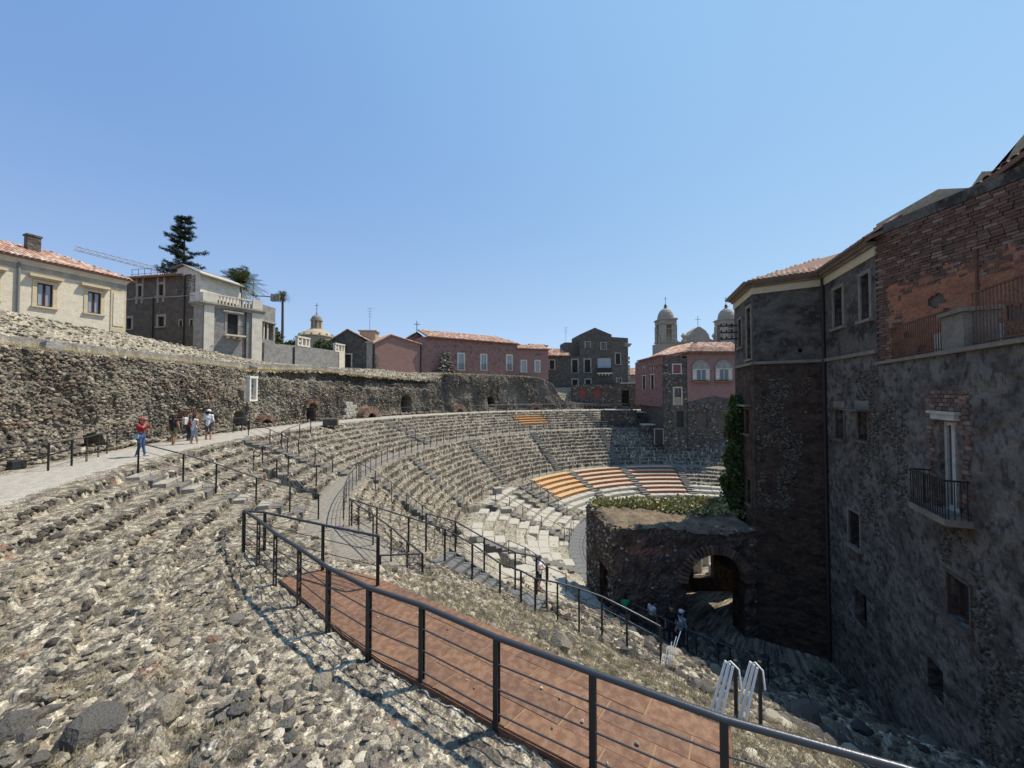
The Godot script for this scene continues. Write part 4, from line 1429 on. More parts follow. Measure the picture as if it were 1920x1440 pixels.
func build_left_houses():
	# cream house, sunlit
	var f := fac(-30.8, 22.4, -28.9, 27.7)
	var t := thing("cream_house", "cream plastered house with red tiled hip roof above the rubble terrace", "house", fp(f, 2.5, 3.6, -3))
	var H := [[1.30, 5.58, 1.98, 7.07], [3.6, 5.6, 4.26, 7.1], [-1.0, 5.58, -0.32, 7.07], [-3.3, 5.58, -2.62, 7.07]]
	var mb := MB.new()
	block(mb, f, -7.0, 5.6, 3.4, 8.05, 8.0, H)
	part(t, "wall", mb, M.cream)
	for h in H: win(t, f, h, {"sw": 0.19, "trim": M.cream_trim, "hood": 0.32, "frame": M.wine_wood, "fw": 0.07, "glass": M.pale_glass, "rev": 0.14})
	mb = MB.new()
	fbox(mb, f, 4.78, 4.4, 5.62, 7.75, -0.1, 0.05)
	part(t, "pilaster", mb, M.cream_trim)
	mb = MB.new()
	fbox(mb, f, 4.9, 4.9, 5.48, 7.3, 0.04, 0.085)
	part(t, "pilaster_panel", mb, M.cream)
	mb = MB.new()
	fbox(mb, f, -7.0, 7.72, 5.62, 8.05, -0.1, 0.06)
	part(t, "frieze", mb, M.grey_trim)
	cornice(t, f, -7.0, 5.6, 8.05, M.white_trim, 1.0)
	pipe(t, f, 0.52, 4.2, 8.1, 0.07)
	tiled(t, fp(f, -7.2, 8.42, 0.4), fp(f, 5.95, 8.42, 0.4), fp(f, 3.2, 10.15, -3.9), fp(f, -7.2, 10.15, -3.9))
	tiled(t, fp(f, 5.95, 8.42, 0.4), fp(f, 5.95, 8.42, -8.3), fp(f, 3.2, 10.15, -3.95), fp(f, 3.2, 10.15, -3.9))
	mb = MB.new()
	mb.box(fp(f, 1.9, 10.1, -2.6), Vector3(0.6, 1.0, 0.5), fbasis(f))
	mb.box(fp(f, 1.9, 10.65, -2.6), Vector3(0.7, 0.12, 0.6), fbasis(f))
	part(t, "chimney", mb, M.soot_wall)
	# dark palace with roof terrace
	f = fac(-37.0, 35.7, -28.3, 34.0)
	var g := fac(-28.3, 34.0, -25.6, 37.8)
	t = thing("brown_palace", "dark brown palace with pale corner pilasters and a white roof apartment", "building", fp(f, 8.0, 3.3, -3))
	H = [[1.14, 9.18, 1.6, 10.25], [3.63, 9.18, 4.2, 10.25], [-0.14, 6.14, 0.45, 7.18], [3.66, 6.25, 4.35, 7.2], [6.15, 6.2, 6.46, 6.75], [7.35, 6.2, 7.67, 6.75]]
	mb = MB.new()
	block(mb, f, -2.0, 7.84, 3.0, 10.95, 4.5, H)
	part(t, "wall", mb, M.brown_wall)
	for i in H.size():
		win(t, f, H[i], {"sw": 0.22 if i < 4 else 0.1, "trim": M.grey_trim, "frame": M.door_wood, "rev": 0.18, "sill": i < 4})
	for u in [1.37, 3.92]:
		mb = MB.new()
		fbox(mb, f, u - 0.42, 8.55, u - 0.24, 9.05, 0.0, 0.08)
		fbox(mb, f, u + 0.24, 8.55, u + 0.42, 9.05, 0.0, 0.08)
		fbox(mb, f, u - 0.5, 10.5, u - 0.3, 10.95, 0.0, 0.06)
		fbox(mb, f, u + 0.3, 10.5, u + 0.5, 10.95, 0.0, 0.06)
		part(t, "console", mb, M.grey_trim)
	mb = MB.new()
	fbox(mb, f, -2.0, 8.98, 7.84, 9.06, -0.1, 0.06)
	part(t, "string_course", mb, M.grey_trim)
	tiled(t, fp(f, -2.2, 10.95, 0.55), fp(f, 6.4, 10.95, 0.55), fp(f, 6.4, 11.5, -1.6), fp(f, -2.2, 11.5, -1.6))
	pipe(t, f, 3.08, 4.6, 9.0, 0.05, M.shutter)
	pipe(t, f, 6.7, 4.0, 10.9, 0.05, M.shutter)
	mb = MB.new()
	fbox(mb, f, 7.84, 3.0, 8.86, 8.3, -1.2, 0.1)
	part(t, "corner_pilaster", mb, M.grey_trim)
	mb = MB.new()
	H = [[1.8, 5.6, 2.66, 7.6]]
	block(mb, g, 0.0, 4.66, 2.6, 8.3, 7.0, H)
	part(t, "garden_front", mb, M.grey_wall)
	mb = MB.new()
	fbox(mb, g, 0.0, 3.0, 0.75, 8.3, -0.1, 0.12)
	part(t, "corner_pilaster", mb, M.white_trim)
	mb = MB.new()
	fbox(mb, g, 3.82, 2.8, 4.72, 8.0, -0.1, 0.14)
	part(t, "corner_pilaster", mb, M.white_trim)
	cornice(t, g, -0.3, 4.9, 8.0, M.grey_trim, 1.1)
	cornice(t, f, 7.6, 9.0, 8.0, M.grey_trim, 1.1)
	win(t, g, H[0], {"sw": 0.2, "trim": M.grey_trim, "kind": "shutter", "hood": 0.1, "called": "balcony_door", "sill": false})
	mb = MB.new()
	fbox(mb, g, 1.5, 5.42, 3.1, 5.56, 0.0, 0.75)
	for u in [1.7, 2.2, 2.7]: fbox(mb, g, u, 5.2, u + 0.12, 5.42, 0.0, 0.55)
	part(t, "balcony_slab", mb, M.white_trim)
	balustrade(t, g, 1.52, 3.08, 5.56, 0.85, 0.72, 14, M.iron)
	pipe(t, g, 3.3, 2.8, 8.0, 0.06, M.shutter)
	# roof terrace: parapet with balusters, white apartment
	mb = MB.new()
	fbox(mb, g, -0.1, 8.45, 1.0, 9.3, -0.25, 0.05)
	fbox(mb, f, 7.3, 8.45, 8.7, 9.3, -0.25, 0.05)
	fbox(mb, g, 1.0, 9.18, 4.6, 9.3, -0.22, 0.02)
	for k in 13: fbox(mb, g, 1.15 + 0.27 * k, 8.45, 1.25 + 0.27 * k, 9.18, -0.18, -0.04)
	fbox(mb, g, 3.9, 8.45, 4.75, 9.4, -0.3, 0.06)
	part(t, "roof_parapet", mb, M.white_trim)
	mb = MB.new()
	var ra := fac(-29.2, 35.2, -27.6, 39.0)
	block(mb, ra, -0.6, 3.2, 8.3, 10.3, 3.0, [[0.3, 9.4, 0.75, 9.9], [1.1, 9.35, 1.6, 9.85], [1.9, 8.4, 2.9, 9.9]], 0.2)
	part(t, "roof_apartment", mb, M.white_trim)
	for h in [[0.3, 9.4, 0.75, 9.9], [1.1, 9.35, 1.6, 9.85], [1.9, 8.4, 2.9, 9.9]]: win(t, ra, h, {"sw": 0.0, "sill": false})
	mb = MB.new()
	block(mb, f, 5.6, 8.4, 9.0, 11.2, 4.0, [[6.6, 10.6, 7.4, 11.05]], 0.2, [[5.8, 11.6], [6.6, 11.85], [8.2, 11.3]])
	part(t, "roof_gable", mb, M.white_trim)
	win(t, f, [6.6, 10.6, 7.4, 11.05], {"sw": 0.0, "sill": false})
	mb = MB.new()
	mb.quad(fp(f, 5.4, 11.66, 0.3), fp(f, 6.6, 11.98, 0.3), fp(f, 6.6, 11.98, -4.2), fp(f, 5.4, 11.66, -4.2))
	mb.quad(fp(f, 6.6, 11.98, 0.3), fp(f, 9.0, 10.85, 0.3), fp(f, 9.0, 10.85, -4.2), fp(f, 6.6, 11.98, -4.2))
	mb.quad(fp(f, 5.4, 11.58, 0.3), fp(f, 6.6, 11.9, 0.3), fp(f, 6.6, 11.98, 0.3), fp(f, 5.4, 11.66, 0.3))
	mb.quad(fp(f, 6.6, 11.9, 0.3), fp(f, 9.0, 10.77, 0.3), fp(f, 9.0, 10.85, 0.3), fp(f, 6.6, 11.98, 0.3))
	part(t, "roof", mb, M.plain_grey)
	# wire railing on the brown roof
	mb = MB.new()
	for k in 9: mb.tube([fp(f, -1.5 + 0.8 * k, 11.4, -1.2), fp(f, -1.5 + 0.8 * k, 12.4, -1.2)], 0.02, 0.02, 5)
	for y in [11.9, 12.4]: mb.tube([fp(f, -1.6, y, -1.2), fp(f, 5.0, y, -1.2)], 0.02, 0.02, 5)
	part(t, "roof_railing", mb, M.iron)
	# small grey annexe with open loggia
	f = fac(-25.9, 38.2, -25.75, 40.3)
	t = thing("loggia_annexe", "small grey flat roofed annexe with an open loggia beside the palace", "building", fp(f, 1.2, 3.2, -2))
	mb = MB.new()
	H = [[0.2, 5.6, 1.85, 7.4]]
	block(mb, f, 0.0, 2.1, 3.0, 9.2, 2.5, H, 1.6)
	part(t, "wall", mb, M.grey_wall)
	win(t, f, H[0], {"sw": 0.0, "kind": "hole", "sill": false, "rev": 1.2, "called": "loggia_opening"})
	mb = MB.new()
	fbox(mb, f, -0.05, 7.45, 2.2, 7.6, -0.1, 0.1)
	part(t, "string_course", mb, M.grey_trim)
	mb = MB.new()
	for u in [0.65, 1.2]: fbox(mb, f, u, 5.6, u + 0.12, 7.4, -0.3, -0.18)
	part(t, "loggia_post", mb, M.white_trim)
	# garden wall
	f = fac(-25.5, 38.2, -22.8, 49.6)
	t = thing("garden_wall", "long grey plastered garden wall between the palace and the dark gable", "wall", fp(f, 6, 3.0, -0.2))
	mb = MB.new()
	block(mb, f, 0.0, 11.9, 2.6, 5.2, 0.4, [], 0.1, [[0.0, 5.2], [6.0, 5.45], [11.9, 5.5]])
	part(t, "wall", mb, M.grey_wall)
	pipe(t, f, 3.75, 2.9, 5.2, 0.07, M.iron)
	for u in [4.3, 10.5]:
		mb = MB.new()
		fbox(mb, f, u, 5.38, u + 1.9, 5.58, -0.4, 0.04)
		fbox(mb, f, u, 6.35, u + 1.9, 6.55, -0.4, 0.06)
		for q in [0.0, 0.6, 1.2, 1.68]: fbox(mb, f, u + q, 5.58, u + q + 0.22, 6.35, -0.32, 0.0)
		fbox(mb, f, u + 0.3, 5.85, u + 0.5, 6.1, -0.28, -0.05)
		part(t, "openwork_screen", mb, M.white_trim)
	mb = MB.new()
	fbox(mb, f, 11.2, 2.9, 12.3, 5.5, -0.5, 0.08)
	part(t, "end_pillar", mb, M.white_trim)
	# terraces behind the wall
	mb = MB.new()
	fbox(mb, f, -0.5, 2.0, 12.0, 5.0, -9.0, -0.5)
	var gnd := setting("garden_ground", mb.mesh(), M.earth)
	gnd.set_meta("label", "raised garden soil behind the grey wall")
func build_far_houses():
	var mb: MB
	# dark gable
	var f := fac(-26.2, 52.4, -20.3, 53.0)
	var t := thing("dark_gable_house", "dark grey gable end with a pale door surround and tiled roof", "house", fp(f, 3, 3.0, -4))
	mb = MB.new()
	var H := [[2.55, 3.6, 3.35, 5.45]]
	block(mb, f, 0.0, 5.5, 2.4, 6.95, 9.0, H, 0.2, [[0.0, 6.95], [2.85, 8.9], [5.5, 7.3]])
	part(t, "wall", mb, M.soot_wall)
	win(t, f, H[0], {"sw": 0.18, "trim": M.white_trim, "kind": "panel", "called": "door", "sill": false, "frame": M.shutter})
	mb = MB.new()
	fbox(mb, f, 5.5, 2.4, 6.3, 7.1, -0.8, 0.12)
	fbox(mb, f, 5.35, 7.1, 6.45, 7.35, -0.9, 0.22)
	part(t, "corner_pilaster", mb, M.grey_trim)
	tiled(t, fp(f, 6.6, 7.05, 0.15), fp(f, 6.6, 7.05, -9.2), fp(f, 2.85, 9.05, -9.2), fp(f, 2.85, 9.05, 0.15))
	tiled(t, fp(f, -0.4, 6.85, -9.2), fp(f, -0.4, 6.85, 0.15), fp(f, 2.85, 9.05, 0.15), fp(f, 2.85, 9.05, -9.2))
	mb = MB.new()
	fbox(mb, f, 3.6, 7.6, 5.9, 9.3, -5.0, -3.0)
	fbox(mb, f, 3.4, 9.3, 6.1, 9.45, -5.2, -2.8)
	part(t, "roof_turret", mb, M.ochre_wall)
	antenna(fp(f, 4.8, 9.45, -4.0), 3.6, "tall thin antenna on the flat turret above the dark gable")
	# pink gable
	f = fac(-19.52, 52.92, -14.12, 57.89)
	t = thing("pink_gable_house", "low salmon pink gabled house left of the long pink house", "house", fp(f, 3.5, 3.0, -4))
	mb = MB.new()
	block(mb, f, 0.0, 7.3, 2.4, 7.1, 7.0, [], 0.2, [[0.0, 7.1], [2.3, 8.4], [7.3, 7.55]])
	part(t, "wall", mb, M.salmon_wall)
	tiled(t, fp(f, 7.5, 7.55, 0.2), fp(f, 7.5, 7.55, -7.2), fp(f, 2.3, 8.55, -7.2), fp(f, 2.3, 8.55, 0.2))
	tiled(t, fp(f, -0.3, 7.0, -7.2), fp(f, -0.3, 7.0, 0.2), fp(f, 2.3, 8.55, 0.2), fp(f, 2.3, 8.55, -7.2))
	mb = MB.new()
	for k in 9: mb.cbox(fp(f, 0.15 + rng.randf_range(-0.08, 0.12), 3.2 + k * 0.27, 0.1), Vector3(rng.randf_range(0.35, 0.6), 0.24, 0.35), 0.02, fbasis(f))
	part(t, "quoin_stone", mb, M.dark_step)
	pipe(t, f, 7.15, 2.8, 7.5, 0.07, M.shutter)
	# long pink house
	f = fac(-14.12, 57.89, 0.97, 67.15)
	t = thing("long_pink_house", "long rain streaked pink house with three white framed balcony doors", "house", fp(f, 9, 3.0, -4))
	mb = MB.new()
	H = [[6.27, 3.85, 7.12, 6.4], [10.45, 3.95, 11.3, 6.45], [15.57, 4.1, 16.45, 6.65]]
	block(mb, f, 0.0, 17.7, 2.4, 8.75, 9.0, H)
	part(t, "wall", mb, M.pink_wall)
	for h in H: win(t, f, h, {"sw": 0.26, "trim": M.white_trim, "frame": M.white_wood, "glass": M.pale_glass, "bars": 2, "called": "balcony_door", "rev": 0.12})
	for h in H: balustrade(t, f, h[0] - 0.1, h[2] + 0.1, h[1], 0.95, 0.12, 9, M.iron)
	mb = MB.new()
	fbox(mb, f, 0.0, 8.6, 17.75, 8.8, -0.1, 0.15)
	part(t, "eave_course", mb, M.pink_wall)
	tiled(t, fp(f, 0.8, 8.8, 0.5), fp(f, 18.0, 8.8, 0.5), fp(f, 15.6, 10.6, -4.6), fp(f, 0.8, 10.6, -4.6), 0.28, 0.5)
	tiled(t, fp(f, 18.0, 8.8, 0.5), fp(f, 18.0, 8.8, -9.3), fp(f, 15.6, 10.6, -4.65), fp(f, 15.6, 10.6, -4.6), 0.28, 0.5)
	# chapel gable with cross behind
	mb = MB.new()
	block(mb, f, -1.6, 2.6, 5.0, 8.4, 3.0, [], 0.2, [[-1.6, 8.4], [0.6, 10.0], [2.6, 8.75]])
	var ch := thing("chapel_gable", "plain pink chapel gable with an iron cross behind the long pink house", "building", fp(f, 0.5, 5.0, -5.0))
	var sh := Transform3D(Basis.IDENTITY, -f.n * 4.5)
	for i in mb.v.size(): mb.v[i] = sh * mb.v[i]
	part(ch, "wall", mb, M.pink_wall)
	mb = MB.new()
	mb.quad(fp(f, -2.0, 8.3, -4.2), fp(f, 0.6, 10.2, -4.2), fp(f, 0.6, 10.2, -8.0), fp(f, -2.0, 8.3, -8.0))
	mb.quad(fp(f, 0.6, 10.2, -4.2), fp(f, 3.0, 8.6, -4.2), fp(f, 3.0, 8.6, -8.0), fp(f, 0.6, 10.2, -8.0))
	part(ch, "roof", mb, M.soot_wall)
	cross_at(fp(f, 0.6, 10.15, -4.4), 1.9, "iron cross on the chapel gable behind the pink houses")
	# stone buttress in front of the long pink house
	var bt := thing("stone_buttress", "ragged lava stone buttress leaning on the long pink house", "buttress", fp(f, 3.3, 2.5, 0.6))
	var xf := []
	var cols := []
	for i in 520:
		var q := pow(rng.randf(), 1.3)
		var wd := lerpf(1.7, 0.45, q)
		xf.append(stone_xf(fp(f, 3.4 + 0.6 * q + rng.randf_range(-wd, wd), 2.2 + q * 4.3, 0.2 + rng.randf() * lerpf(1.6, 0.3, q)), rng.randf_range(0.3, 0.55)))
		cols.append(stone_colour())
	scatter(bt, "buttress_stone", xf, cols, 60, 0.45)
	# small pink house
	f = fac(0.97, 67.15, 6.75, 68.5)
	t = thing("small_pink_house", "small pink house with two pale doors beside the dark palace", "house", fp(f, 3, 3.0, -3))
	mb = MB.new()
	H = [[0.8, 3.8, 1.6, 5.8], [3.42, 3.85, 4.15, 5.85]]
	block(mb, f, 0.0, 5.9, 2.4, 8.0, 7.0, H)
	part(t, "wall", mb, M.salmon_wall)
	for h in H: win(t, f, h, {"sw": 0.22, "trim": M.white_trim, "frame": M.white_wood, "glass": M.pale_glass, "called": "balcony_door", "rev": 0.12})
	mb = MB.new()
	for k in 4: fbox(mb, f, 3.5 + 0.36 * k, 6.95, 3.68 + 0.36 * k, 7.12, -0.02, 0.04)
	part(t, "vent", mb, M.shutter)
	tiled(t, fp(f, -0.2, 8.0, 0.4), fp(f, 6.1, 8.0, 0.4), fp(f, 6.1, 9.2, -3.6), fp(f, -0.2, 9.2, -3.6), 0.28, 0.5)
	mb = MB.new()
	fbox(mb, f, 4.0, 7.0, 7.0, 9.2, -6.5, -4.0)
	part(t, "rear_wing", mb, M.ochre_wall)
	tiled(t, fp(f, 3.8, 9.2, -3.8), fp(f, 7.2, 9.2, -3.8), fp(f, 7.2, 9.8, -6.6), fp(f, 3.8, 9.8, -6.6), 0.28, 0.5)
	# dark palace
	f = fac(6.93, 72.0, 16.58, 73.0)
	t = thing("dark_palace", "tall soot dark palace with a split gable and a glazed balcony", "building", fp(f, 5, -2.0, -4))
	mb = MB.new()
	H = [[0.41, 4.63, 1.25, 6.3], [4.85, 3.95, 5.9, 6.45], [7.35, 4.05, 8.45, 6.55], [4.9, 0.7, 5.9, 2.6], [7.5, 0.7, 8.5, 2.6]]
	block(mb, f, 0.0, 9.7, -3.0, 7.2, 8.0, H)
	part(t, "wall", mb, M.soot_wall)
	for h in H: win(t, f, h, {"sw": 0.25, "trim": M.grey_trim, "kind": "shutter", "sill": h[1] > 3.0})
	for i in [1, 2]: balustrade(t, f, H[i][0] - 0.1, H[i][2] + 0.1, H[i][1], 0.9, 0.14, 8, M.iron)
	mb = MB.new()
	H = [[7.5, 8.85, 8.4, 9.95]]
	block(mb, f, 6.37, 9.7, 7.2, 11.45, 6.0, H, 0.2, [[6.37, 11.45], [9.4, 12.85], [9.7, 12.8]])
	part(t, "gable", mb, M.soot_wall)
	win(t, f, H[0], {"sw": 0.2, "trim": M.grey_trim, "sill": false})
	tiled(t, fp(f, -0.1, 7.2, 0.4), fp(f, 4.5, 7.2, 0.4), fp(f, 4.9, 8.9, -2.6), fp(f, 0.4, 8.9, -2.6), 0.3, 0.55)
	mb = MB.new()
	fbox(mb, f, 3.6, 7.2, 6.37, 10.0, -5.0, -1.0)
	fbox(mb, f, 4.6, 8.9, 5.2, 9.5, -1.0, -0.98)
	part(t, "stair_tower", mb, M.soot_wall)
	antenna(fp(f, 4.1, 10.0, -2.0), 3.2, "thin antenna left of the dark palace gable")
	var g := fac(16.58, 73.0, 19.49, 72.5)
	mb = MB.new()
	H = [[0.95, 8.55, 1.85, 9.8], [0.25, 4.9, 2.75, 6.8]]
	block(mb, g, 0.0, 2.95, -3.0, 11.4, 6.0, H, 0.2, [[0.0, 12.75], [2.95, 11.4]])
	part(t, "right_wing", mb, M.soot_wall)
	win(t, g, H[0], {"sw": 0.2, "trim": M.grey_trim})
	win(t, g, H[1], {"sw": 0.0, "bars": 3, "frame": M.white_wood, "glass": M.pale_glass, "called": "glazed_balcony", "sill": false, "rev": 0.05})
	mb = MB.new()
	fbox(mb, g, 0.2, 3.95, 2.9, 4.9, 0.0, 0.5)
	part(t, "balcony_front", mb, M.shutter)
	mb = MB.new()
	fbox(mb, g, 0.1, 3.7, 3.0, 3.95, 0.0, 0.7)
	for u in [0.4, 1.0, 1.6, 2.2]: fbox(mb, g, u, 3.4, u + 0.25, 3.7, 0.0, 0.5)
	part(t, "balcony_slab", mb, M.white_trim)
	g = fac(19.49, 72.5, 23.19, 74.0)
	mb = MB.new()
	H = [[0.9, 5.65, 2.0, 7.75], [1.1, 1.2, 2.2, 2.8]]
	block(mb, g, 0.0, 3.95, -3.0, 10.95, 6.0, H)
	part(t, "corner_wing", mb, M.soot_wall)
	for h in H: win(t, g, h, {"sw": 0.2, "trim": M.grey_trim, "kind": "shutter" if h[1] > 3 else "casement"})
	cornice(t, g, 2.9, 4.3, 9.2, M.grey_trim, 1.8)
	mb = MB.new()
	for k in 6: mb.cbox(fp(g, 4.0, 3.0 + k * 0.75 + rng.randf() * 0.2, -0.1), Vector3(0.5, 0.6, 0.5), 0.03, fbasis(g))
	part(t, "broken_quoin", mb, M.grey_trim)
	# rubble arcade
	f = fac(11.0, 66.9, 27.6, 66.5)
	t = thing("rubble_arcade", "long flat topped rubble building with brick red panels and dark doorways", "building", fp(f, 8, -3.0, -2))
	mb = MB.new()
	H = [[0.96, -1.08, 2.39, 0.75], [3.63, -1.08, 5.06, 0.75], [8.66, -2.4, 9.99, 0.45], [11.79, -2.4, 13.11, 0.45], [14.25, -2.1, 15.76, 0.75]]
	block(mb, f, 0.0, 16.4, -7.0, 1.45, 3.0, H, 0.25, [[0.3, 1.2], [3.0, 1.5], [7.5, 1.5], [8.3, 1.85], [16.4, 1.75]])
	part(t, "wall", mb, M.soot_wall)
	for i in 5:
		var o := {"sw": 0.0, "sill": false, "rev": 0.25, "called": "doorway"}
		if i < 2: o.merge({"kind": "panel", "frame": M.red_shutter, "called": "walled_opening"}, true)
		elif i < 4: o.merge({"kind": "hole", "rev": 1.5}, true)
		else: o.merge({"kind": "panel", "frame": M.pale_glass, "rev": 0.1, "called": "glass_door"}, true)
		win(t, f, H[i], o)
	mb = MB.new()
	fbox(mb, f, 8.4, 1.7, 16.5, 1.85, -3.2, 0.1)
	part(t, "roof_slab", mb, M.white_trim)
	rubble_face(t, f, 0.1, -3.0, 16.3, 1.4, H, 900, 0.32, 160)
	mb = MB.new()
	fbox(mb, f, 1.5, -2.25, 6.5, -2.05, 0.0, 0.8)
	for k in 9: fbox(mb, f, 1.6 + 0.55 * k, -2.6, 1.8 + 0.55 * k, -2.25, 0.1, 0.7)
	part(t, "ledge", mb, M.dark_step)
	# houses far behind in the gap
	f = fac(27.5, 96.0, 37.5, 95.0)
	t = thing("ochre_house", "far ochre house with a tiled roof seen in the gap right of the dark palace", "house", fp(f, 4, -2.0, -4))
	mb = MB.new()
	H = [[4.6, 1.2, 6.0, 3.3]]
	block(mb, f, -2.0, 8.0, -6.0, 4.6, 8.0, H)
	part(t, "wall", mb, M.ochre_wall)
	win(t, f, H[0], {"sw": 0.25, "trim": M.white_trim})
	tiled(t, fp(f, -2.3, 4.6, 0.5), fp(f, 8.3, 4.6, 0.5), fp(f, 6.0, 6.6, -4.0), fp(f, 1.0, 6.6, -4.0), 0.35, 0.6)
	f = fac(38.0, 104.0, 40.0, 84.0)
	t = thing("street_house", "far sloping street front of a cream house behind the red house", "house", fp(f, 8, -2.0, -4))
	mb = MB.new()
	H = []
	for k in 5: H.append([2.0 + 3.2 * k, 1.0, 3.4 + 3.2 * k, 3.0])
	block(mb, f, 0.0, 20.0, -6.0, 5.2, 8.0, H)
	part(t, "wall", mb, M.ochre_wall)
	for h in H: win(t, f, h, {"sw": 0.2, "trim": M.white_trim})
	tiled(t, fp(f, -0.3, 5.2, 0.5), fp(f, 20.3, 5.2, 0.5), fp(f, 20.3, 6.6, -4.0), fp(f, -0.3, 6.6, -4.0), 0.35, 0.6)
	# domed lantern church far left
	var o := Z2(592.0, 95.0)
	t = thing("domed_lantern", "round ochre church drum with a small domed lantern beyond the garden wall", "church", o)
	mb = MB.new()
	mb.lathe(o, [Vector2(6.3, 0), Vector2(6.3, 4.6), Vector2(6.7, 4.8), Vector2(6.7, 5.2)], 24)
	part(t, "drum", mb, M.ochre_wall)
	mb = MB.new()
	mb.lathe(o, [Vector2(6.7, 5.2), Vector2(5.0, 6.8), Vector2(2.2, 8.2), Vector2(0.1, 8.3)], 24)
	part(t, "drum_roof", mb, M.ochre_wall)
	mb = MB.new()
	for k in 14:
		var a := TAU * k / 14.0
		mb.box(o + Vector3(cos(a) * 6.3, 5.6, sin(a) * 6.3), Vector3(0.7, 0.9, 0.5), Basis(Vector3.UP, -a))
	part(t, "parapet_block", mb, M.ochre_wall)
	mb = MB.new()
	for k in 8:
		var a := TAU * k / 8.0
		mb.box(o + Vector3(cos(a) * 1.75, 9.9, sin(a) * 1.75), Vector3(0.62, 3.6, 0.85), Basis(Vector3.UP, -a))
	mb.lathe(o, [Vector2(2.3, 8.0), Vector2(2.3, 8.6), Vector2(1.6, 8.7)], 16)
	mb.lathe(o, [Vector2(1.6, 11.5), Vector2(2.4, 11.7), Vector2(2.4, 12.1), Vector2(2.0, 12.15)], 16)
	part(t, "lantern", mb, M.ochre_wall)
	mb = MB.new()
	mb.lathe(o, [Vector2(2.1, 12.1), Vector2(1.95, 12.9), Vector2(1.5, 13.6), Vector2(0.8, 14.1), Vector2(0.3, 14.3), Vector2(0.3, 15.0), Vector2(0.12, 15.3), Vector2(0.1, 16.0)], 16)
	part(t, "lantern_dome", mb, M.grey_wall)
	t.scale = Vector3.ONE * 0.62
	cross_at(o + Vector3(0, 15.9 * 0.62, 0), 2.0, "tall thin cross on the round domed lantern")

# a standing point on the far garden level at the bearing where x runs across the view
func Z2(px: float, z: float) -> Vector3:
	return V((px - 960.0) / 697.5 * z, 11.2, z)

# rubble stones set in the plane of a wall
func rubble_face(parent: Node3D, f: Dictionary, u0: float, y0: float, u1: float, y1: float, holes: Array, n: int, s: float, n_parts := 0, mask = null, dim := 1.0):
	var xf := []
	var cols := []
	for i in n:
		var u := rng.randf_range(u0, u1)
		var y := rng.randf_range(y0, y1)
		var inside := false
		for h in holes:
			if u > h[0] - s * 0.5 and u < h[2] + s * 0.5 and y > h[1] - s * 0.5 and y < h[3] + s * 0.5: inside = true
		if inside: continue
		if mask != null and not mask.call(u, y): continue
		var q := s * rng.randf_range(0.6, 1.25)
		xf.append(stone_xf(fp(f, u, y, 0.01 - q * 0.18), q))
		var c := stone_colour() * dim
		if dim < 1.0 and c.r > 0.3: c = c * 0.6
		cols.append(c)
	scatter(parent, "wall_stone", xf, cols, n_parts, 0.45)
func arch_window(parent: Node3D, f: Dictionary, u0: float, y0: float, u1: float, ys: float):
	# arched loggia bay: pale tympanum, shutters, dark casement, flower box
	var r := (u1 - u0) / 2
	var cu := (u0 + u1) / 2
	var mb := MB.new()
	var poly := [fp(f, u0, ys, 0.03), fp(f, u1, ys, 0.03)]
	for k in range(1, 12):
		var a := PI * k / 12.0
		poly.append(fp(f, cu + r * cos(a), ys + r * sin(a), 0.03))
	mb.fan(poly, false)
	for k in 12:
		var a := PI * k / 12.0
		var b := PI * (k + 1) / 12.0
		var p := [fp(f, cu + r * cos(a), ys + r * sin(a), 0.1), fp(f, cu + r * 1.07 * cos(a), ys + r * 1.07 * sin(a), 0.1), fp(f, cu + r * 1.07 * cos(b), ys + r * 1.07 * sin(b), 0.1), fp(f, cu + r * cos(b), ys + r * sin(b), 0.1)]
		mb.prism([p[3], p[2], p[1], p[0]], -f.n * 0.12)
	var root := part(parent, "window", mb, M.grey_trim)
	mb = MB.new()
	fbox(mb, f, u0, ys - 0.1, u1, ys + 0.02, 0.0, 0.14)
	part(root, "transom", mb, M.white_trim)
	mb = MB.new()
	fbox(mb, f, u0 + 0.5, y0, u1 - 0.5, ys - 0.1, -0.02, 0.03)
	part(root, "pane", mb, M.glass)
	mb = MB.new()
	fbox(mb, f, u0 + 0.48, y0, u0 + 0.6, ys - 0.1, 0.0, 0.07)
	fbox(mb, f, u1 - 0.6, y0, u1 - 0.48, ys - 0.1, 0.0, 0.07)
	fbox(mb, f, cu - 0.08, y0, cu + 0.08, ys - 0.1, 0.0, 0.08)
	part(root, "frame", mb, M.white_wood)
	mb = MB.new()
	fbox(mb, f, u0 + 0.02, y0, u0 + 0.48, ys - 0.1, 0.0, 0.1)
	part(root, "shutter", mb, M.white_trim)
	mb = MB.new()
	fbox(mb, f, u1 - 0.48, y0, u1 - 0.02, ys - 0.1, 0.0, 0.1)
	part(root, "shutter", mb, M.white_trim)
	mb = MB.new()
	fbox(mb, f, u0 - 0.05, y0 - 0.22, u1 + 0.05, y0 - 0.02, 0.0, 0.3)
	part(root, "flower_box", mb, M.terracotta)
	var xf := []
	var cols := []
	for i in 60:
		xf.append(stone_xf(fp(f, rng.randf_range(u0, u1), y0 + rng.randf_range(-0.05, 0.12), 0.15 + rng.randf_range(-0.1, 0.15)), rng.randf_range(0.08, 0.16)))
		cols.append(Color(0.07, 0.1, 0.03) if rng.randf() < 0.8 else Color(0.5, 0.08, 0.1))
	multi(root, "flowers", rocks[0], M.leaf, xf, cols)

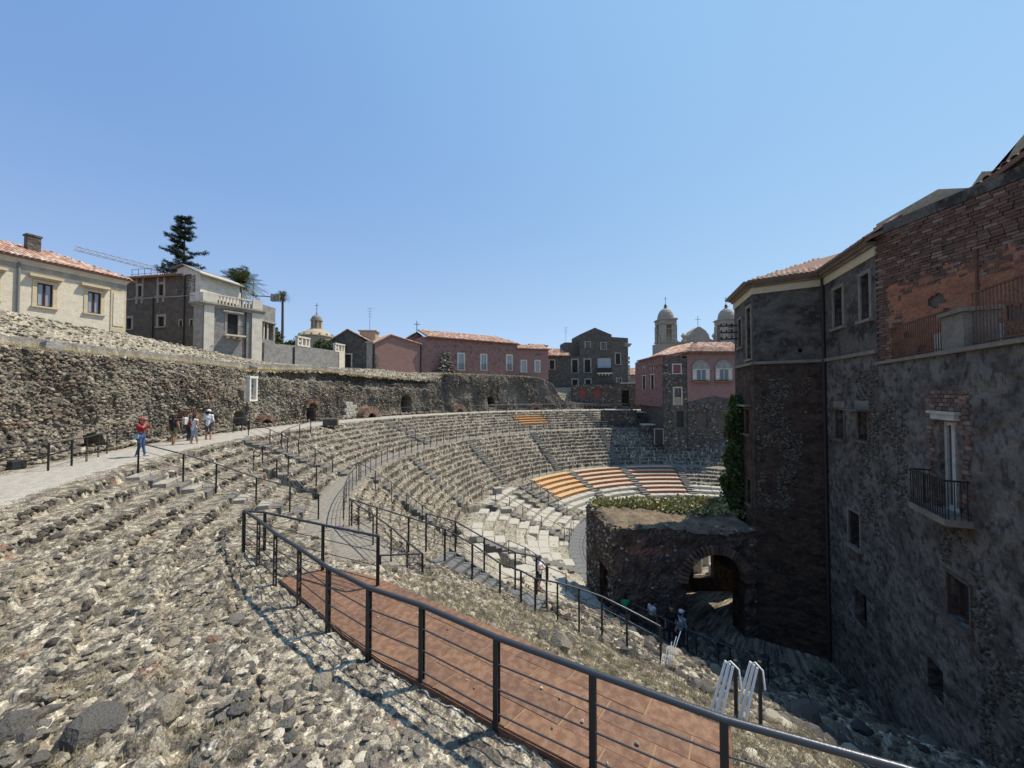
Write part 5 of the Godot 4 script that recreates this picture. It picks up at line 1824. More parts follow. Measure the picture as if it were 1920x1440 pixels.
func build_red_house():
	var f := fac(20.4, 50.0, 31.5, 50.0)
	var t := thing("red_house", "red stucco house on a lava stone base with two arched windows", "house", fp(f, 5, -8.0, -4))
	var mb := MB.new()
	var H := [[1.28, 2.64, 2.28, 3.8], [1.4, -1.66, 2.3, 0.63], [1.7, -4.66, 2.62, -2.45]]
	block(mb, f, 0.0, 3.15, -9.5, 4.7, 9.0, H)
	part(t, "stair_tower", mb, M.soot_wall)
	win(t, f, H[0], {"sw": 0.14, "trim": M.white_trim, "kind": "panel", "frame": M.red_shutter, "rev": 0.05, "called": "walled_window"})
	win(t, f, H[1], {"sw": 0.2, "trim": M.cream_trim, "sill": false})
	win(t, f, H[2], {"sw": 0.0, "kind": "panel", "frame": M.shutter, "sill": false})
	mb = MB.new()
	fbox(mb, f, 1.4, -1.66, 2.3, -0.55, -0.14, -0.04)
	part(t, "parapet_panel", mb, M.ochre_wall)
	mb = MB.new()
	fbox(mb, f, -0.3, 3.85, 2.6, 4.95, -9.0, -0.12)
	fbox(mb, f, -0.6, 4.95, 3.3, 5.15, -9.0, 0.12)
	part(t, "upper_wall", mb, M.pink_wall)
	var side := fac(19.9, 60.0, 20.38, 50.3)
	mb = MB.new()
	H = [[3.0, 0.6, 4.0, 2.6], [6.0, 0.6, 7.0, 2.6], [3.2, 3.2, 3.8, 3.9], [6.2, 3.2, 6.8, 3.9]]
	block(mb, side, 0.0, 9.6, -1.9, 4.9, 0.5, H)
	part(t, "side_wall", mb, M.pink_wall)
	for h in H: win(t, side, h, {"sw": 0.12, "trim": M.white_trim, "sill": false})
	rubble_face(t, f, 0.05, -8.0, 3.1, 3.8, [[1.1, -1.7, 2.5, 0.8], [1.5, -4.7, 2.8, -2.3], [1.0, 2.4, 2.5, 3.9]], 700, 0.34, 80)
	var g := fac(23.55, 49.85, 31.5, 49.85)
	mb = MB.new()
	block(mb, fac(23.55, 49.93, 31.5, 49.93), 0.0, 7.9, -1.6, 5.4, 8.9)
	part(t, "wall", mb, M.salmon_wall)
	mb = MB.new()
	H = [[1.13, -4.8, 2.63, -2.55], [3.85, -4.8, 5.49, -2.55], [4.75, -6.7, 5.67, -5.5]]
	block(mb, g, 0.0, 7.9, -9.5, -1.25, 8.9, H, 0.25, [[0.0, -1.25], [3.5, -0.4], [7.9, -1.2]])
	part(t, "stone_base", mb, M.soot_wall)
	for i in 3: win(t, g, H[i], {"sw": 0.0, "kind": "panel" if i < 2 else "hole", "frame": M.brown_wall, "sill": false, "rev": 0.2, "called": "walled_window" if i < 2 else "doorway"})
	rubble_face(t, g, 0.05, -8.0, 7.8, -1.3, H, 1500, 0.3, 120)
	arch_window(t, g, 0.64, 1.6, 2.94, 3.2)
	arch_window(t, g, 3.72, 1.65, 5.96, 3.25)
	mb = MB.new()
	fbox(mb, g, -0.1, 5.2, 8.0, 5.45, -0.1, 0.15)
	part(t, "eave_course", mb, M.pink_wall)
	tiled(t, fp(g, -0.5, 5.48, 0.5), fp(g, 8.3, 5.48, 0.5), fp(g, 8.3, 7.3, -4.2), fp(g, 3.4, 7.3, -4.2), 0.3, 0.5, 120)
	tiled(t, fp(g, -3.6, 5.0, -6.0), fp(g, -0.5, 5.48, 0.5), fp(g, 3.4, 7.3, -4.2), fp(g, 1.0, 7.0, -7.5), 0.3, 0.5)
	# outside stair
	var st := thing("stone_stair", "steep dark stone stair climbing right against the red house base", "stair", fp(g, 5.8, -8.6, 0.6))
	for k in 10:
		mb = MB.new()
		fbox(mb, g, 4.6 + 0.32 * k, -8.6, 4.95 + 0.32 * k, -7.3 + 0.24 * k, 0.1, 1.3)
		part(st, "step", mb, M.dark_step)
	mb = MB.new()
	mb.tube([fp(g, 4.5, -6.5, 1.25), fp(g, 7.8, -4.1, 1.25)], 0.03)
	part(st, "handrail", mb, M.iron)
	# green door by the tower
	f = fac(19.2, 50.4, 20.4, 50.1)
	t = thing("green_door", "dark green metal door left of the red house tower foot", "door", fp(f, 0.6, -6.9, 0))
	mb = MB.new()
	fbox(mb, f, 0.1, -6.9, 1.1, -4.9, -0.05, 0.05)
	part(t, "leaf", mb, M.shutter)
	mb = MB.new()
	fbox(mb, f, 0.0, -6.9, 0.1, -4.8, -0.1, 0.1)
	fbox(mb, f, 1.1, -6.9, 1.2, -4.8, -0.1, 0.1)
	fbox(mb, f, 0.1, -4.9, 1.1, -4.8, -0.1, 0.1)
	part(t, "frame", mb, M.grey_trim)

func strip(mb: MB, pts: Array, y0: float, y1: float, out: float, th: float):
	# a band along several facades: pts are [x, z]
	for i in pts.size() - 1:
		var f := fac(pts[i][0], pts[i][1], pts[i + 1][0], pts[i + 1][1])
		fbox(mb, f, -0.02, y0, f.L + 0.02, y1, -th, out)

func build_right_palazzo():
	var mb: MB
	var Q := fac(13.2, 22.0, 12.1, 18.6)
	# extend the left flank backwards
	var Rr := fac(12.1, 18.6, 14.4, 17.1)
	var S := fac(14.4, 17.1, 13.1, 13.3)
	var t := thing("corner_palazzo", "tall sooty palazzo with three cornered front and pale cornice under a tiled roof", "building", V(15.0, -12.8, 19.0))
	var q0 := 0.0
	var HQ := [[q0 + 1.0, 2.55, q0 + 1.6, 4.1], [q0 + 2.62, 1.75, q0 + 3.3, 4.4]]
	var HQ2 := [[q0 + 2.05, -2.15, q0 + 2.85, -0.85], [q0 + 2.2, -5.8, q0 + 2.9, -4.5], [q0 + 2.55, -9.05, q0 + 3.2, -7.4]]
	mb = MB.new()
	block(mb, Q, 0.0, Q.L, 1.55, 5.05, 0.5, HQ, 0.3)
	block(mb, Rr, 0.0, Rr.L, 1.55, 5.05, 0.5, [[1.78, 1.92, 1.94, 2.1]], 0.3)
	var HS := [[1.02, 2.8, 1.75, 4.45], [3.1, 2.75, 3.66, 4.45]]
	block(mb, S, 0.0, S.L, 1.55, 5.05, 0.5, HS, 0.3)
	part(t, "upper_wall", mb, M.palazzo_upper)
	var HS2 := [[0.95, -1.95, 1.62, -0.72], [2.7, -1.8, 3.34, -0.72], [1.85, -6.1, 2.65, -4.75], [2.15, -9.0, 2.95, -7.75]]
	mb = MB.new()
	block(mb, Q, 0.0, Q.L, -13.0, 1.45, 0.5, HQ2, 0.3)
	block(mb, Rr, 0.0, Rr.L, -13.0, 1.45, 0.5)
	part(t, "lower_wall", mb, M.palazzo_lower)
	mb = MB.new()
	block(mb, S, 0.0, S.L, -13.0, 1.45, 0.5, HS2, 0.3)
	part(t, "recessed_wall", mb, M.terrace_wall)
	# shell behind
	mb = MB.new()
	mb.prism([V(14.8, -13, 17.0), V(12.9, -13, 18.9), V(13.5, -13, 21.9), V(24, -13, 20.0), V(24, -13, 13.6), V(13.9, -13, 13.6)], Vector3(0, 18.0, 0))
	part(t, "inner_wall", mb, M.palazzo_upper)
	for h in HQ + HS:
		win(t, Q if h in HQ else S, h, {"sw": 0.14, "trim": M.palazzo_trim, "frame": M.palazzo_trim, "rev": 0.3, "proud": 0.05})
	for h in HQ2: win(t, Q, h, {"sw": 0.06, "trim": M.brown_wall, "frame": M.door_wood, "rev": 0.28})
	win(t, S, HS2[0], {"sw": 0.1, "trim": M.brown_wall, "frame": M.door_wood, "rev": 0.28})
	win(t, S, HS2[1], {"sw": 0.1, "trim": M.brown_wall, "kind": "shutter", "frame": M.door_wood, "rev": 0.28})
	win(t, S, HS2[2], {"sw": 0.1, "trim": M.palazzo_trim, "kind": "hole", "rev": 0.3})
	win(t, S, HS2[3], {"sw": 0.0, "kind": "hole", "sill": false, "rev": 0.3, "trim": M.palazzo_lower})
	mb = MB.new()
	for k in 7: fbox(mb, S, 1.87 + 0.12 * k, -6.08, 1.885 + 0.12 * k, -4.77, -0.06, -0.045)
	for k in 10: fbox(mb, S, 1.86, -6.05 + 0.13 * k, 2.64, -6.035 + 0.13 * k, -0.07, -0.055)
	part(t, "window_grille", mb, M.iron)
	mb = MB.new()
	fbox(mb, S, 0.85, -0.62, 1.75, -0.35, -0.05, 0.06)
	fbox(mb, S, 2.55, -0.62, 3.5, -0.3, -0.05, 0.06)
	part(t, "lintel", mb, M.palazzo_trim)
	mb = MB.new()
	fbox(mb, S, 2.2, -0.68, 3.5, -0.64, 0.0, 0.42)
	part(t, "canopy", mb, M.zinc)
	mb = MB.new()
	fbox(mb, Q, q0 + 1.2, -0.72, q0 + 3.0, -0.62, 0.0, 0.3)
	part(t, "canopy", mb, M.palazzo_trim)
	var pts := [[13.2, 22.0], [12.1, 18.6], [14.4, 17.1], [13.1, 13.3]]
	mb = MB.new()
	strip(mb, pts, 1.42, 1.56, 0.10, 0.3)
	part(t, "string_course", mb, M.palazzo_trim)
	mb = MB.new()
	strip(mb, pts, 4.95, 5.28, 0.05, 0.3)
	part(t, "frieze", mb, M.cream_trim)
	mb = MB.new()
	strip(mb, pts, 5.28, 5.38, 0.16, 0.3)
	strip(mb, pts, 5.38, 5.47, 0.28, 0.3)
	part(t, "cornice", mb, M.palazzo_trim)
	mb = MB.new()
	for i in pts.size() - 1:
		var f := fac(pts[i][0], pts[i][1], pts[i + 1][0], pts[i + 1][1])
		mb.tube([fp(f, -0.2, 5.55, 0.38), fp(f, f.L + 0.1, 5.55, 0.38)], 0.07)
	part(t, "gutter", mb, M.zinc)
	# tiled roof slopes
	tiled(t, fp(Q, 0, 5.52, 0.4), fp(Q, Q.L + 0.2, 5.52, 0.4), V(16.0, 7.0, 19.4), V(16.6, 7.0, 20.4), 0.2, 0.36, 80)
	tiled(t, fp(Rr, -0.25, 5.54, 0.42), fp(Rr, Rr.L + 0.3, 5.54, 0.42), V(17.2, 7.25, 18.6), V(16.0, 7.0, 19.4), 0.2, 0.36, 170)
	tiled(t, fp(S, -0.3, 5.54, 0.38), fp(S, S.L + 0.5, 5.54, 0.38), V(16.4, 7.1, 13.0), V(17.2, 7.25, 18.6), 0.2, 0.36, 60)
	mb = MB.new()
	mb.prism([V(16.55, 4.5, 13.2), V(17.25, 4.5, 18.4), V(19.5, 4.5, 18.4), V(19.5, 4.5, 13.2)], Vector3(0, 2.45, 0))
	part(t, "attic_wall", mb, M.ochre_wall)
	pipe(t, S, 0.12, -12.5, 5.3, 0.06, M.shutter)
	# fallen plaster showing rubble
	var m1 := func(u: float, y: float) -> bool: return n_mid.get_noise_2d(u * 0.9 + 3.0, y * 0.7) > -0.12 and absf(u - 1.05 - 0.12 * y) < 1.1 and y > -5.6
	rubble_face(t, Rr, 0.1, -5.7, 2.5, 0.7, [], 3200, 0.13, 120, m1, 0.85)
	var m2 := func(u: float, y: float) -> bool: return n_mid.get_noise_2d(u * 0.9 + 13.0, y * 0.5) > -0.1 and u > 2.3 - 0.1 * y
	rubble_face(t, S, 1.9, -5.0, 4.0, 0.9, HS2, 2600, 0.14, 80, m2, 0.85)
	# iron arms with insulators on the left flank
	var arms := thing("insulator_rack", "three dark iron arms with insulators sticking out left of the palazzo roof", "rack", fp(Q, q0 + 0.5, 3.0, 0.0))
	for k in 3:
		mb = MB.new()
		fbox(mb, Q, q0 + 0.9, 3.05 + 0.38 * k, q0 + 0.98, 3.12 + 0.38 * k, 0.0, 0.95)
		part(arms, "arm", mb, M.iron)
		mb = MB.new()
		for j in 3: mb.lathe(fp(Q, q0 + 0.94, 3.12 + 0.38 * k, 0.35 + 0.27 * j), [Vector2(0.035, 0), Vector2(0.05, 0.05), Vector2(0.03, 0.1), Vector2(0.001, 0.14)], 8)
		part(arms, "insulator", mb, M.shutter)
	# ---- brick house with terrace
	var B := fac(13.1, 13.3, 13.4, 9.0)
	B = fac(13.12, 13.26, 13.55, 7.2)
	t = thing("brick_house", "tall brick gable house with worn orange plaster above the terrace", "house", V(14.5, -4.0, 10.0))
	mb = MB.new()
	block(mb, B, 0.0, B.L, -6.0, 5.62, 6.0)
	part(t, "wall", mb, M.mortar)
	# plaster coat with a broken outline
	var pw := 90
	var phh := 60
	var pp := PackedVector3Array()
	var pc := PackedColorArray()
	var sk := PackedByteArray()
	for j in phh:
		for i in pw:
			var u := lerpf(0.25, B.L, i / (pw - 1.0))
			var yy := lerpf(0.9, 4.3, j / (phh - 1.0))
			pp.append(fp(B, u, yy, 0.065 + 0.02 * n_mid.get_noise_2d(u * 1.5, yy * 1.5)))
			pc.append(Color.WHITE)
			var cut: float = 3.75 + 0.3 * n_mid.get_noise_1d(u * 2.0) + 0.12 * n_fine.get_noise_1d(u * 2.0) - yy
			cut = minf(cut, u - 0.42 - 0.14 * n_mid.get_noise_1d(yy * 2.5 + 30.0) - 0.05 * n_fine.get_noise_1d(yy * 2.0))
			if n_mid.get_noise_2d(u * 0.9 + 5.0, yy * 0.9 + 77.0) > 0.5: cut = -1.0
			sk.append(1 if cut < 0.0 else 0)
	var coat := MeshInstance3D.new()
	coat.name = "plaster_coat"
	coat.mesh = grid_mesh(pp, pc, pw, phh, sk, org[t])
	coat.material_override = M.brick_plaster
	t.add_child(coat, true)
	mb = MB.new()
	fbox(mb, B, -0.05, 5.62, B.L, 5.95, -0.5, 0.06)
	part(t, "coping", mb, M.palazzo_upper)
	# bricks: own pieces
	var bm := MB.new()
	bm.cbox(Vector3.ZERO, Vector3(1, 1, 1), 0.06)
	var bmesh := bm.mesh()
	var nb := 0
	var xf := []
	var cl := []
	var row := 0
	var y := 0.95
	while y < 5.56:
		var u := -0.02 + 0.12 * (row % 2)
		while u < B.L - 0.1:
			var len := rng.randf_range(0.24, 0.32)
			var keep := true
			if u > 0.75 and y < 3.35: keep = false
			if y > 3.72 and rng.randf() < 0.03: keep = false
			if u < 0.75 and u + len > 0.85 and y < 3.35: len = 0.8 - u
			if keep and len > 0.08:
				var b := fbasis(B) * Basis.from_euler(Vector3(-PI / 2, 0, rng.randf_range(-0.02, 0.02)))
				b = b.scaled_local(Vector3(len * 0.93, 0.16, 0.088 * rng.randf_range(0.88, 1.05)))
				xf.append(Transform3D(b, fp(B, u + len / 2, y, -0.02 + rng.randf_range(-0.015, 0.02))))
			u += len
		y += 0.1
		row += 1
	for i in xf.size():
		if i % 3 == 0 and nb < 300:
			copy_part(t, "brick", bmesh, M.bricks[rng.randi() % M.bricks.size()], xf[i])
			nb += 1
		else:
			cl.append(xf[i])
	var cc := []
	for i in cl.size():
		var v: Array = [[0.165, 0.095, 0.07], [0.14, 0.082, 0.062], [0.19, 0.115, 0.085], [0.12, 0.078, 0.062]][rng.randi() % 4]
		cc.append(Color(v[0] * 1.5, v[1] * 1.5, v[2] * 1.5))
	multi(t, "brickwork", bmesh, M.rock, cl, cc)
	# higher volumes behind
	mb = MB.new()
	block(mb, fac(14.05, 14.2, 13.85, 10.6), 0.0, 3.6, 4.0, 5.9, 3.0, [], 0.2, [[0.0, 6.5], [2.2, 6.66], [3.6, 5.95]])
	part(t, "rear_gable", mb, M.ochre_wall)
	mb = MB.new()
	block(mb, fac(14.05, 11.4, 14.05, 7.4), 0.0, 4.0, 4.0, 5.9, 3.0, [], 0.2, [[0.0, 6.1], [0.43, 6.62], [0.84, 6.4], [1.23, 6.98], [4.0, 9.4]])
	part(t, "rear_block", mb, M.ochre_wall)
	var eb := fac(13.78, 10.9, 13.78, 7.4)
	tiled(t, fp(eb, 0.0, 6.07, 0.1), fp(eb, 3.0, 7.15, 0.1), fp(eb, 3.0, 7.5, -0.8), fp(eb, 0.0, 6.4, -0.8), 0.2, 0.36, 30)
	mb = MB.new()
	mb.tube([fp(B, 2.75, 2.0, 0.09), fp(B, 2.75, 4.1, 0.09)], 0.03)
	part(t, "drainpipe", mb, M.rust_iron)
	# ---- terrace block
	var T := fac(13.1, 13.3, 9.1, 5.16)
	t = thing("terrace_house", "streaked grey terrace block with a tall shuttered balcony door", "house", V(12.5, -10.0, 10.0))
	var HT := [[3.62, -3.05, 4.4, -0.75], [3.85, -5.75, 4.75, -4.65], [2.75, -8.4, 3.5, -7.5]]
	mb = MB.new()
	block(mb, T, 0.0, T.L, -13.0, 1.0, 0.6, HT, 0.3)
	part(t, "wall", mb, M.terrace_wall)
	mb = MB.new()
	mb.prism([V(12.6, -13, 11.0), V(13.2, -13, 13.2), V(22, -13, 13.2), V(22, -13, 5.0), V(9.9, -13, 5.0)], Vector3(0, 13.9, 0))
	part(t, "terrace_floor", mb, M.palazzo_upper)
	mb = MB.new()
	fbox(mb, T, -0.05, 1.0, T.L, 1.1, -0.7, 0.1)
	part(t, "coping", mb, M.palazzo_trim)
	win(t, T, HT[0], {"sw": 0.0, "frame": M.white_wood, "fw": 0.1, "rev": 0.16, "called": "balcony_door", "sill": false})
	win(t, T, HT[1], {"sw": 0.05, "trim": M.brown_wall, "frame": M.door_wood, "rev": 0.24})
	win(t, T, HT[2], {"sw": 0.0, "kind": "hole", "sill": false, "trim": M.palazzo_lower})
	mb = MB.new()
	fbox(mb, T, 3.5, -0.7, 4.55, -0.55, -0.02, 0.12)
	fbox(mb, T, 3.4, -0.55, 4.65, -0.48, -0.02, 0.16)
	part(t, "door_hood", mb, M.white_wood)
	mb = MB.new()
	fbox(mb, T, 3.3, -3.22, 4.95, -3.06, -0.05, 0.5)
	part(t, "balcony_slab", mb, M.palazzo_trim)
	balustrade(t, T, 3.32, 4.92, -3.06, 0.95, 0.47, 15, M.iron)
	mb = MB.new()
	for u in [3.32, 4.92]:
		for k in 4: fbox(mb, T, u - 0.008, -3.06, u + 0.008, -2.12, 0.08 + 0.11 * k, 0.095 + 0.11 * k)
		fbox(mb, T, u - 0.02, -2.15, u + 0.02, -2.11, 0.05, 0.47)
	part(t, "balcony_side_railing", mb, M.iron)
	# broken brick round the balcony door
	var bx := 0
	for k in 26:
		for sd in [-1, 1]:
			var uu: float = (3.55 if sd < 0 else 4.47) + sd * rng.randf_range(0.05, 0.42)
			mb = MB.new()
			mb.cbox(fp(T, uu, -3.0 + 0.12 * k, 0.0), Vector3(rng.randf_range(0.14, 0.3), 0.09, 0.09), 0.01, fbasis(T))
			part(t, "brick", mb, M.bricks[bx % M.bricks.size()])
			bx += 1
	for k in 7:
		for j in 5:
			mb = MB.new()
			mb.cbox(fp(T, 3.2 + 0.26 * k + 0.1 * (j % 2), -0.42 + 0.11 * j, 0.0), Vector3(0.22, 0.085, 0.07), 0.01, fbasis(T))
			part(t, "brick", mb, M.bricks[(k + j * 2) % M.bricks.size()])
	var m3 := func(u: float, y: float) -> bool: return n_mid.get_noise_2d(u * 0.7 + 33.0, y * 0.5) > -0.05 and (u < 1.9 + 0.35 * n_mid.get_noise_1d(y * 2.0) and y > -4.0 or (absf(y + 3.0 + (u - 3.0) * 0.95) < 0.9 and u > 3.6))
	rubble_face(t, T, 0.05, -8.5, 8.0, 0.2, HT, 9000, 0.13, 120, m3, 0.8)
	var m4 := func(u: float, y: float) -> bool: return u > 5.0 and n_mid.get_noise_2d(u * 0.8 + 63.0, y * 0.6) > 0.0
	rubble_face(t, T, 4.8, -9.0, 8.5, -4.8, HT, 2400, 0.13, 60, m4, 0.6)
	# terrace furniture: pillar and iron fence
	t = thing("terrace_pillar", "stout weathered plaster pillar standing on the terrace edge", "pillar", fp(T, 4.2, 1.1, -0.3))
	mb = MB.new()
	fbox(mb, T, 3.75, 1.1, 4.65, 2.0, -0.65, -0.05)
	part(t, "shaft", mb, M.palazzo_trim)
	mb = MB.new()
	fbox(mb, T, 3.68, 2.0, 4.72, 2.1, -0.72, 0.02)
	part(t, "cap", mb, M.palazzo_trim)
	for seg in [[0.25, 3.75, 1.1, "rusty iron bar fence between the brick corner and the terrace pillar"], [4.65, 8.6, 1.3, "rusty iron bar fence right of the terrace pillar"]]:
		t = thing("iron_fence", seg[3], "fence", fp(T, (seg[0] + seg[1]) / 2, 1.1, -0.2), "terrace fences")
		mb = MB.new()
		fbox(mb, T, seg[0], 1.1 + seg[2], seg[1], 1.14 + seg[2], -0.22, -0.18)
		part(t, "top_bar", mb, M.rust_iron)
		mb = MB.new()
		fbox(mb, T, seg[0], 1.2, seg[1], 1.23, -0.215, -0.185)
		part(t, "bottom_bar", mb, M.rust_iron)
		var n := int((seg[1] - seg[0]) / 0.115)
		for k in n:
			mb = MB.new()
			var uu := lerpf(seg[0] + 0.04, seg[1] - 0.04, k / (n - 1.0))
			fbox(mb, T, uu - 0.009, 1.1, uu + 0.009, 1.1 + seg[2], -0.209, -0.191)
			part(t, "bar", mb, M.rust_iron)
	t = thing("wooden_box", "pale slatted box standing behind the iron fence on the terrace", "box", fp(T, 2.6, 1.0, -1.0))
	mb = MB.new()
	fbox(mb, T, 1.8, 0.9, 3.5, 1.8, -1.3, -0.7)
	part(t, "case", mb, M.white_wood)
	t = thing("low_wall", "low grey wall behind the right hand terrace fence", "wall", fp(T, 6.5, 1.0, -1.2))
	mb = MB.new()
	fbox(mb, T, 5.1, 0.9, 7.2, 1.7, -1.6, -1.0)
	part(t, "wall", mb, M.grey_wall)

func build_vault_ruin():
	# brick vault ruin with a great arch; front plane at z 18.7
	var f := fac(5.0, 18.7, 12.3, 18.7)
	var t := thing("vault_ruin", "massive dark brick and rubble vault ruin with a great open arch", "ruin", V(8.5, -12.1, 20.5))
	# front wall ring as grid with opening, displaced
	var nu := 120
	var ny := 90
	for face in 2:
		var pos := PackedVector3Array()
		var col := PackedColorArray()
		var skip := PackedByteArray()
		pos.resize(nu * ny); col.resize(nu * ny); skip.resize(nu * ny)
		for j in ny:
			for i in nu:
				var u := 7.3 * i / (nu - 1.0)
				var top := -6.72 + 0.07 * n_mid.get_noise_1d(u * 1.5) - 0.3 * ss(2.6, 4.6, u) + 0.15 * ss(5.5, 7.0, u)
				if u < 0.5: top -= 0.4 * (0.5 - u)
				var y := lerpf(-12.4, top, j / (ny - 1.0))
				var e := Vector2((u - 5.05) / 1.42, maxf(0.0, (y + 9.35) / 1.42)).length()
				if y < -9.35: e = absf(u - 5.05) / 1.42
				var o := 0.14 * n_mid.get_noise_2d(u, y) + 0.05 * n_fine.get_noise_2d(u, y) + 0.06 * (1.0 - ss(0.15, 0.6, n_cell2.get_noise_2d(u, y * 1.3) + 1.0))
				if face == 1: o = -4.3 - o
				pos[j * nu + i] = fp(f, u, y, o)
				if e < 1.0 or (face == 1 and u > 6.05 and y < -9.1): skip[j * nu + i] = 1
				var c := Color(0.10, 0.075, 0.062).lerp(Color(0.2, 0.14, 0.11), clampf(0.5 + 0.9 * n_mid.get_noise_2d(u + 7.0, y), 0.0, 1.0))
				if n_cell2v.get_noise_2d(u, y * 1.3) > 0.3: c = Color(0.085, 0.08, 0.076)
				if absf(y + 7.85) < 0.17 and u > 0.7 and u < 3.0: c = Color(0.24, 0.13, 0.10)
				col[j * nu + i] = Color(c.r * 1.5, c.g * 1.5, c.b * 1.5)
		var m := MeshInstance3D.new()
		m.name = "front_wall" if face == 0 else "rear_wall"
		m.mesh = grid_mesh(pos, col, nu, ny, skip, org[t])
		m.material_override = M.rock
		t.add_child(m, true)
		org[m] = org[t]
	# barrel inside the great arch
	var mb := MB.new()
	var n := 18
	for k in n:
		var a := PI * k / n
		var b := PI * (k + 1) / n
		mb.quad(fp(f, 5.05 + 1.47 * cos(b), -9.35 + 1.47 * sin(b), 0.05), fp(f, 5.05 + 1.47 * cos(a), -9.35 + 1.47 * sin(a), 0.05), fp(f, 5.05 + 1.47 * cos(a), -9.35 + 1.47 * sin(a), -4.4), fp(f, 5.05 + 1.47 * cos(b), -9.35 + 1.47 * sin(b), -4.4))
	mb.quad(fp(f, 3.58, -12.4, 0.05), fp(f, 3.58, -9.35, 0.05), fp(f, 3.58, -9.35, -4.4), fp(f, 3.58, -12.4, -4.4))
	mb.quad(fp(f, 6.52, -9.35, 0.05), fp(f, 6.52, -12.4, 0.05), fp(f, 6.52, -12.4, -1.0), fp(f, 6.52, -9.35, -1.0))
	mb.quad(fp(f, 6.52, -9.35, -1.0), fp(f, 8.0, -9.0, -1.0), fp(f, 8.0, -9.0, -4.4), fp(f, 6.52, -9.35, -4.4))
	part(t, "barrel_vault", mb, M.palazzo_lower)
	# half walls added at the far mouth to stop light except through a low hole
	mb = MB.new()
	fbox(mb, f, 3.4, -12.4, 6.1, -7.8, -4.7, -4.32)
	fbox(mb, f, 6.1, -9.15, 9.6, -7.0, -4.7, -4.32)
	fbox(mb, f, 6.1, -12.4, 9.6, -11.3, -4.7, -4.32)
	fbox(mb, f, 7.35, -11.3, 9.6, -9.15, -4.7, -4.32)
	part(t, "light_blocking_wall", mb, M.palazzo_lower)
	# voussoirs of the great arch
	for k in 25:
		var a := PI * (k + 0.5) / 25.0
		var d := Vector3(cos(a), sin(a), 0)
		var bb := fbasis(f) * Basis(Vector3(-d.y, d.x, 0), d, Vector3(0, 0, 1))
		mb = MB.new()
		mb.cbox(fp(f, 5.05 + 1.62 * cos(a), -9.35 + 1.62 * sin(a), 0.02), Vector3(0.15, 0.42, 0.5), 0.012, bb)
		part(t, "brick", mb, M.bricks[(k * 3) % M.bricks.size()])
	# left side: ragged flank with doorway
	var g := fac(4.55, 23.0, 5.05, 18.75)
	mb = MB.new()
	block(mb, g, 0.0, g.L, -12.4, -6.95, 0.7, [[2.35, -12.3, 3.5, -9.2]], 0.7)
	part(t, "flank_wall", mb, M.palazzo_lower)
	var gr := [[2.35, -12.4, 3.5, -9.2]]
	rubble_face(t, g, 0.05, -12.0, g.L - 0.05, -6.6, gr, 620, 0.22, 100)
	rubble_face(t, f, 0.05, -12.0, 7.2, -6.6, [[3.3, -12.4, 6.8, -7.5]], 650, 0.2, 100)
	# top surface
	var nt := 60
	var pos := PackedVector3Array()
	var col := PackedColorArray()
	for j in nt:
		for i in nt:
			var u := 7.3 * i / (nt - 1.0)
			var v := j / (nt - 1.0)
			var top := -6.72 + 0.07 * n_mid.get_noise_1d(u * 1.5) - 0.3 * ss(2.6, 4.6, u) * (1.0 - v) + 0.15 * ss(5.5, 7.0, u)
			if u < 0.5: top -= 0.4 * (0.5 - u)
			var p := fp(f, u - 0.45 * v, top + 0.06 * sin(v * PI) * ss(0.0, 0.5, u) + 0.06 * n_mid.get_noise_2d(u * 2.0, v * 9.0), 0.12 - 4.5 * v)
			pos.append(p)
			var c := Color(0.33, 0.255, 0.175).lerp(Color(0.2, 0.16, 0.12), clampf(0.5 + n_mid.get_noise_2d(u, v * 5.0), 0.0, 1.0))
			col.append(Color(c.r * 1.5, c.g * 1.5, c.b * 1.5))
	var tm := MeshInstance3D.new()
	tm.name = "earthen_top"
	tm.mesh = grid_mesh(pos, col, nt, nt, PackedByteArray(), org[t])
	tm.material_override = M.ground_rubble
	t.add_child(tm, true)
	# column stumps and stones seen through the arch
	for q in [[12.6, 25.6, 1.1], [13.6, 26.6, 0.9], [13.5, 25.2, 0.6]]:
		var s := thing("column_stump", {1.1: "tallest pale column stump seen through the great arch", 0.9: "middle pale column stump seen through the great arch", 0.6: "lowest pale column stump at the right of the arch opening"}[q[2]], "column", V(q[0], -12.1, q[1]))
		mb = MB.new()
		mb.lathe(org[s], [Vector2(0.001, 0.0), Vector2(0.32, 0.0), Vector2(0.3, q[2]), Vector2(0.26, q[2] + 0.04), Vector2(0.001, q[2] + 0.05)], 14)
		part(s, "drum", mb, M.limestone)

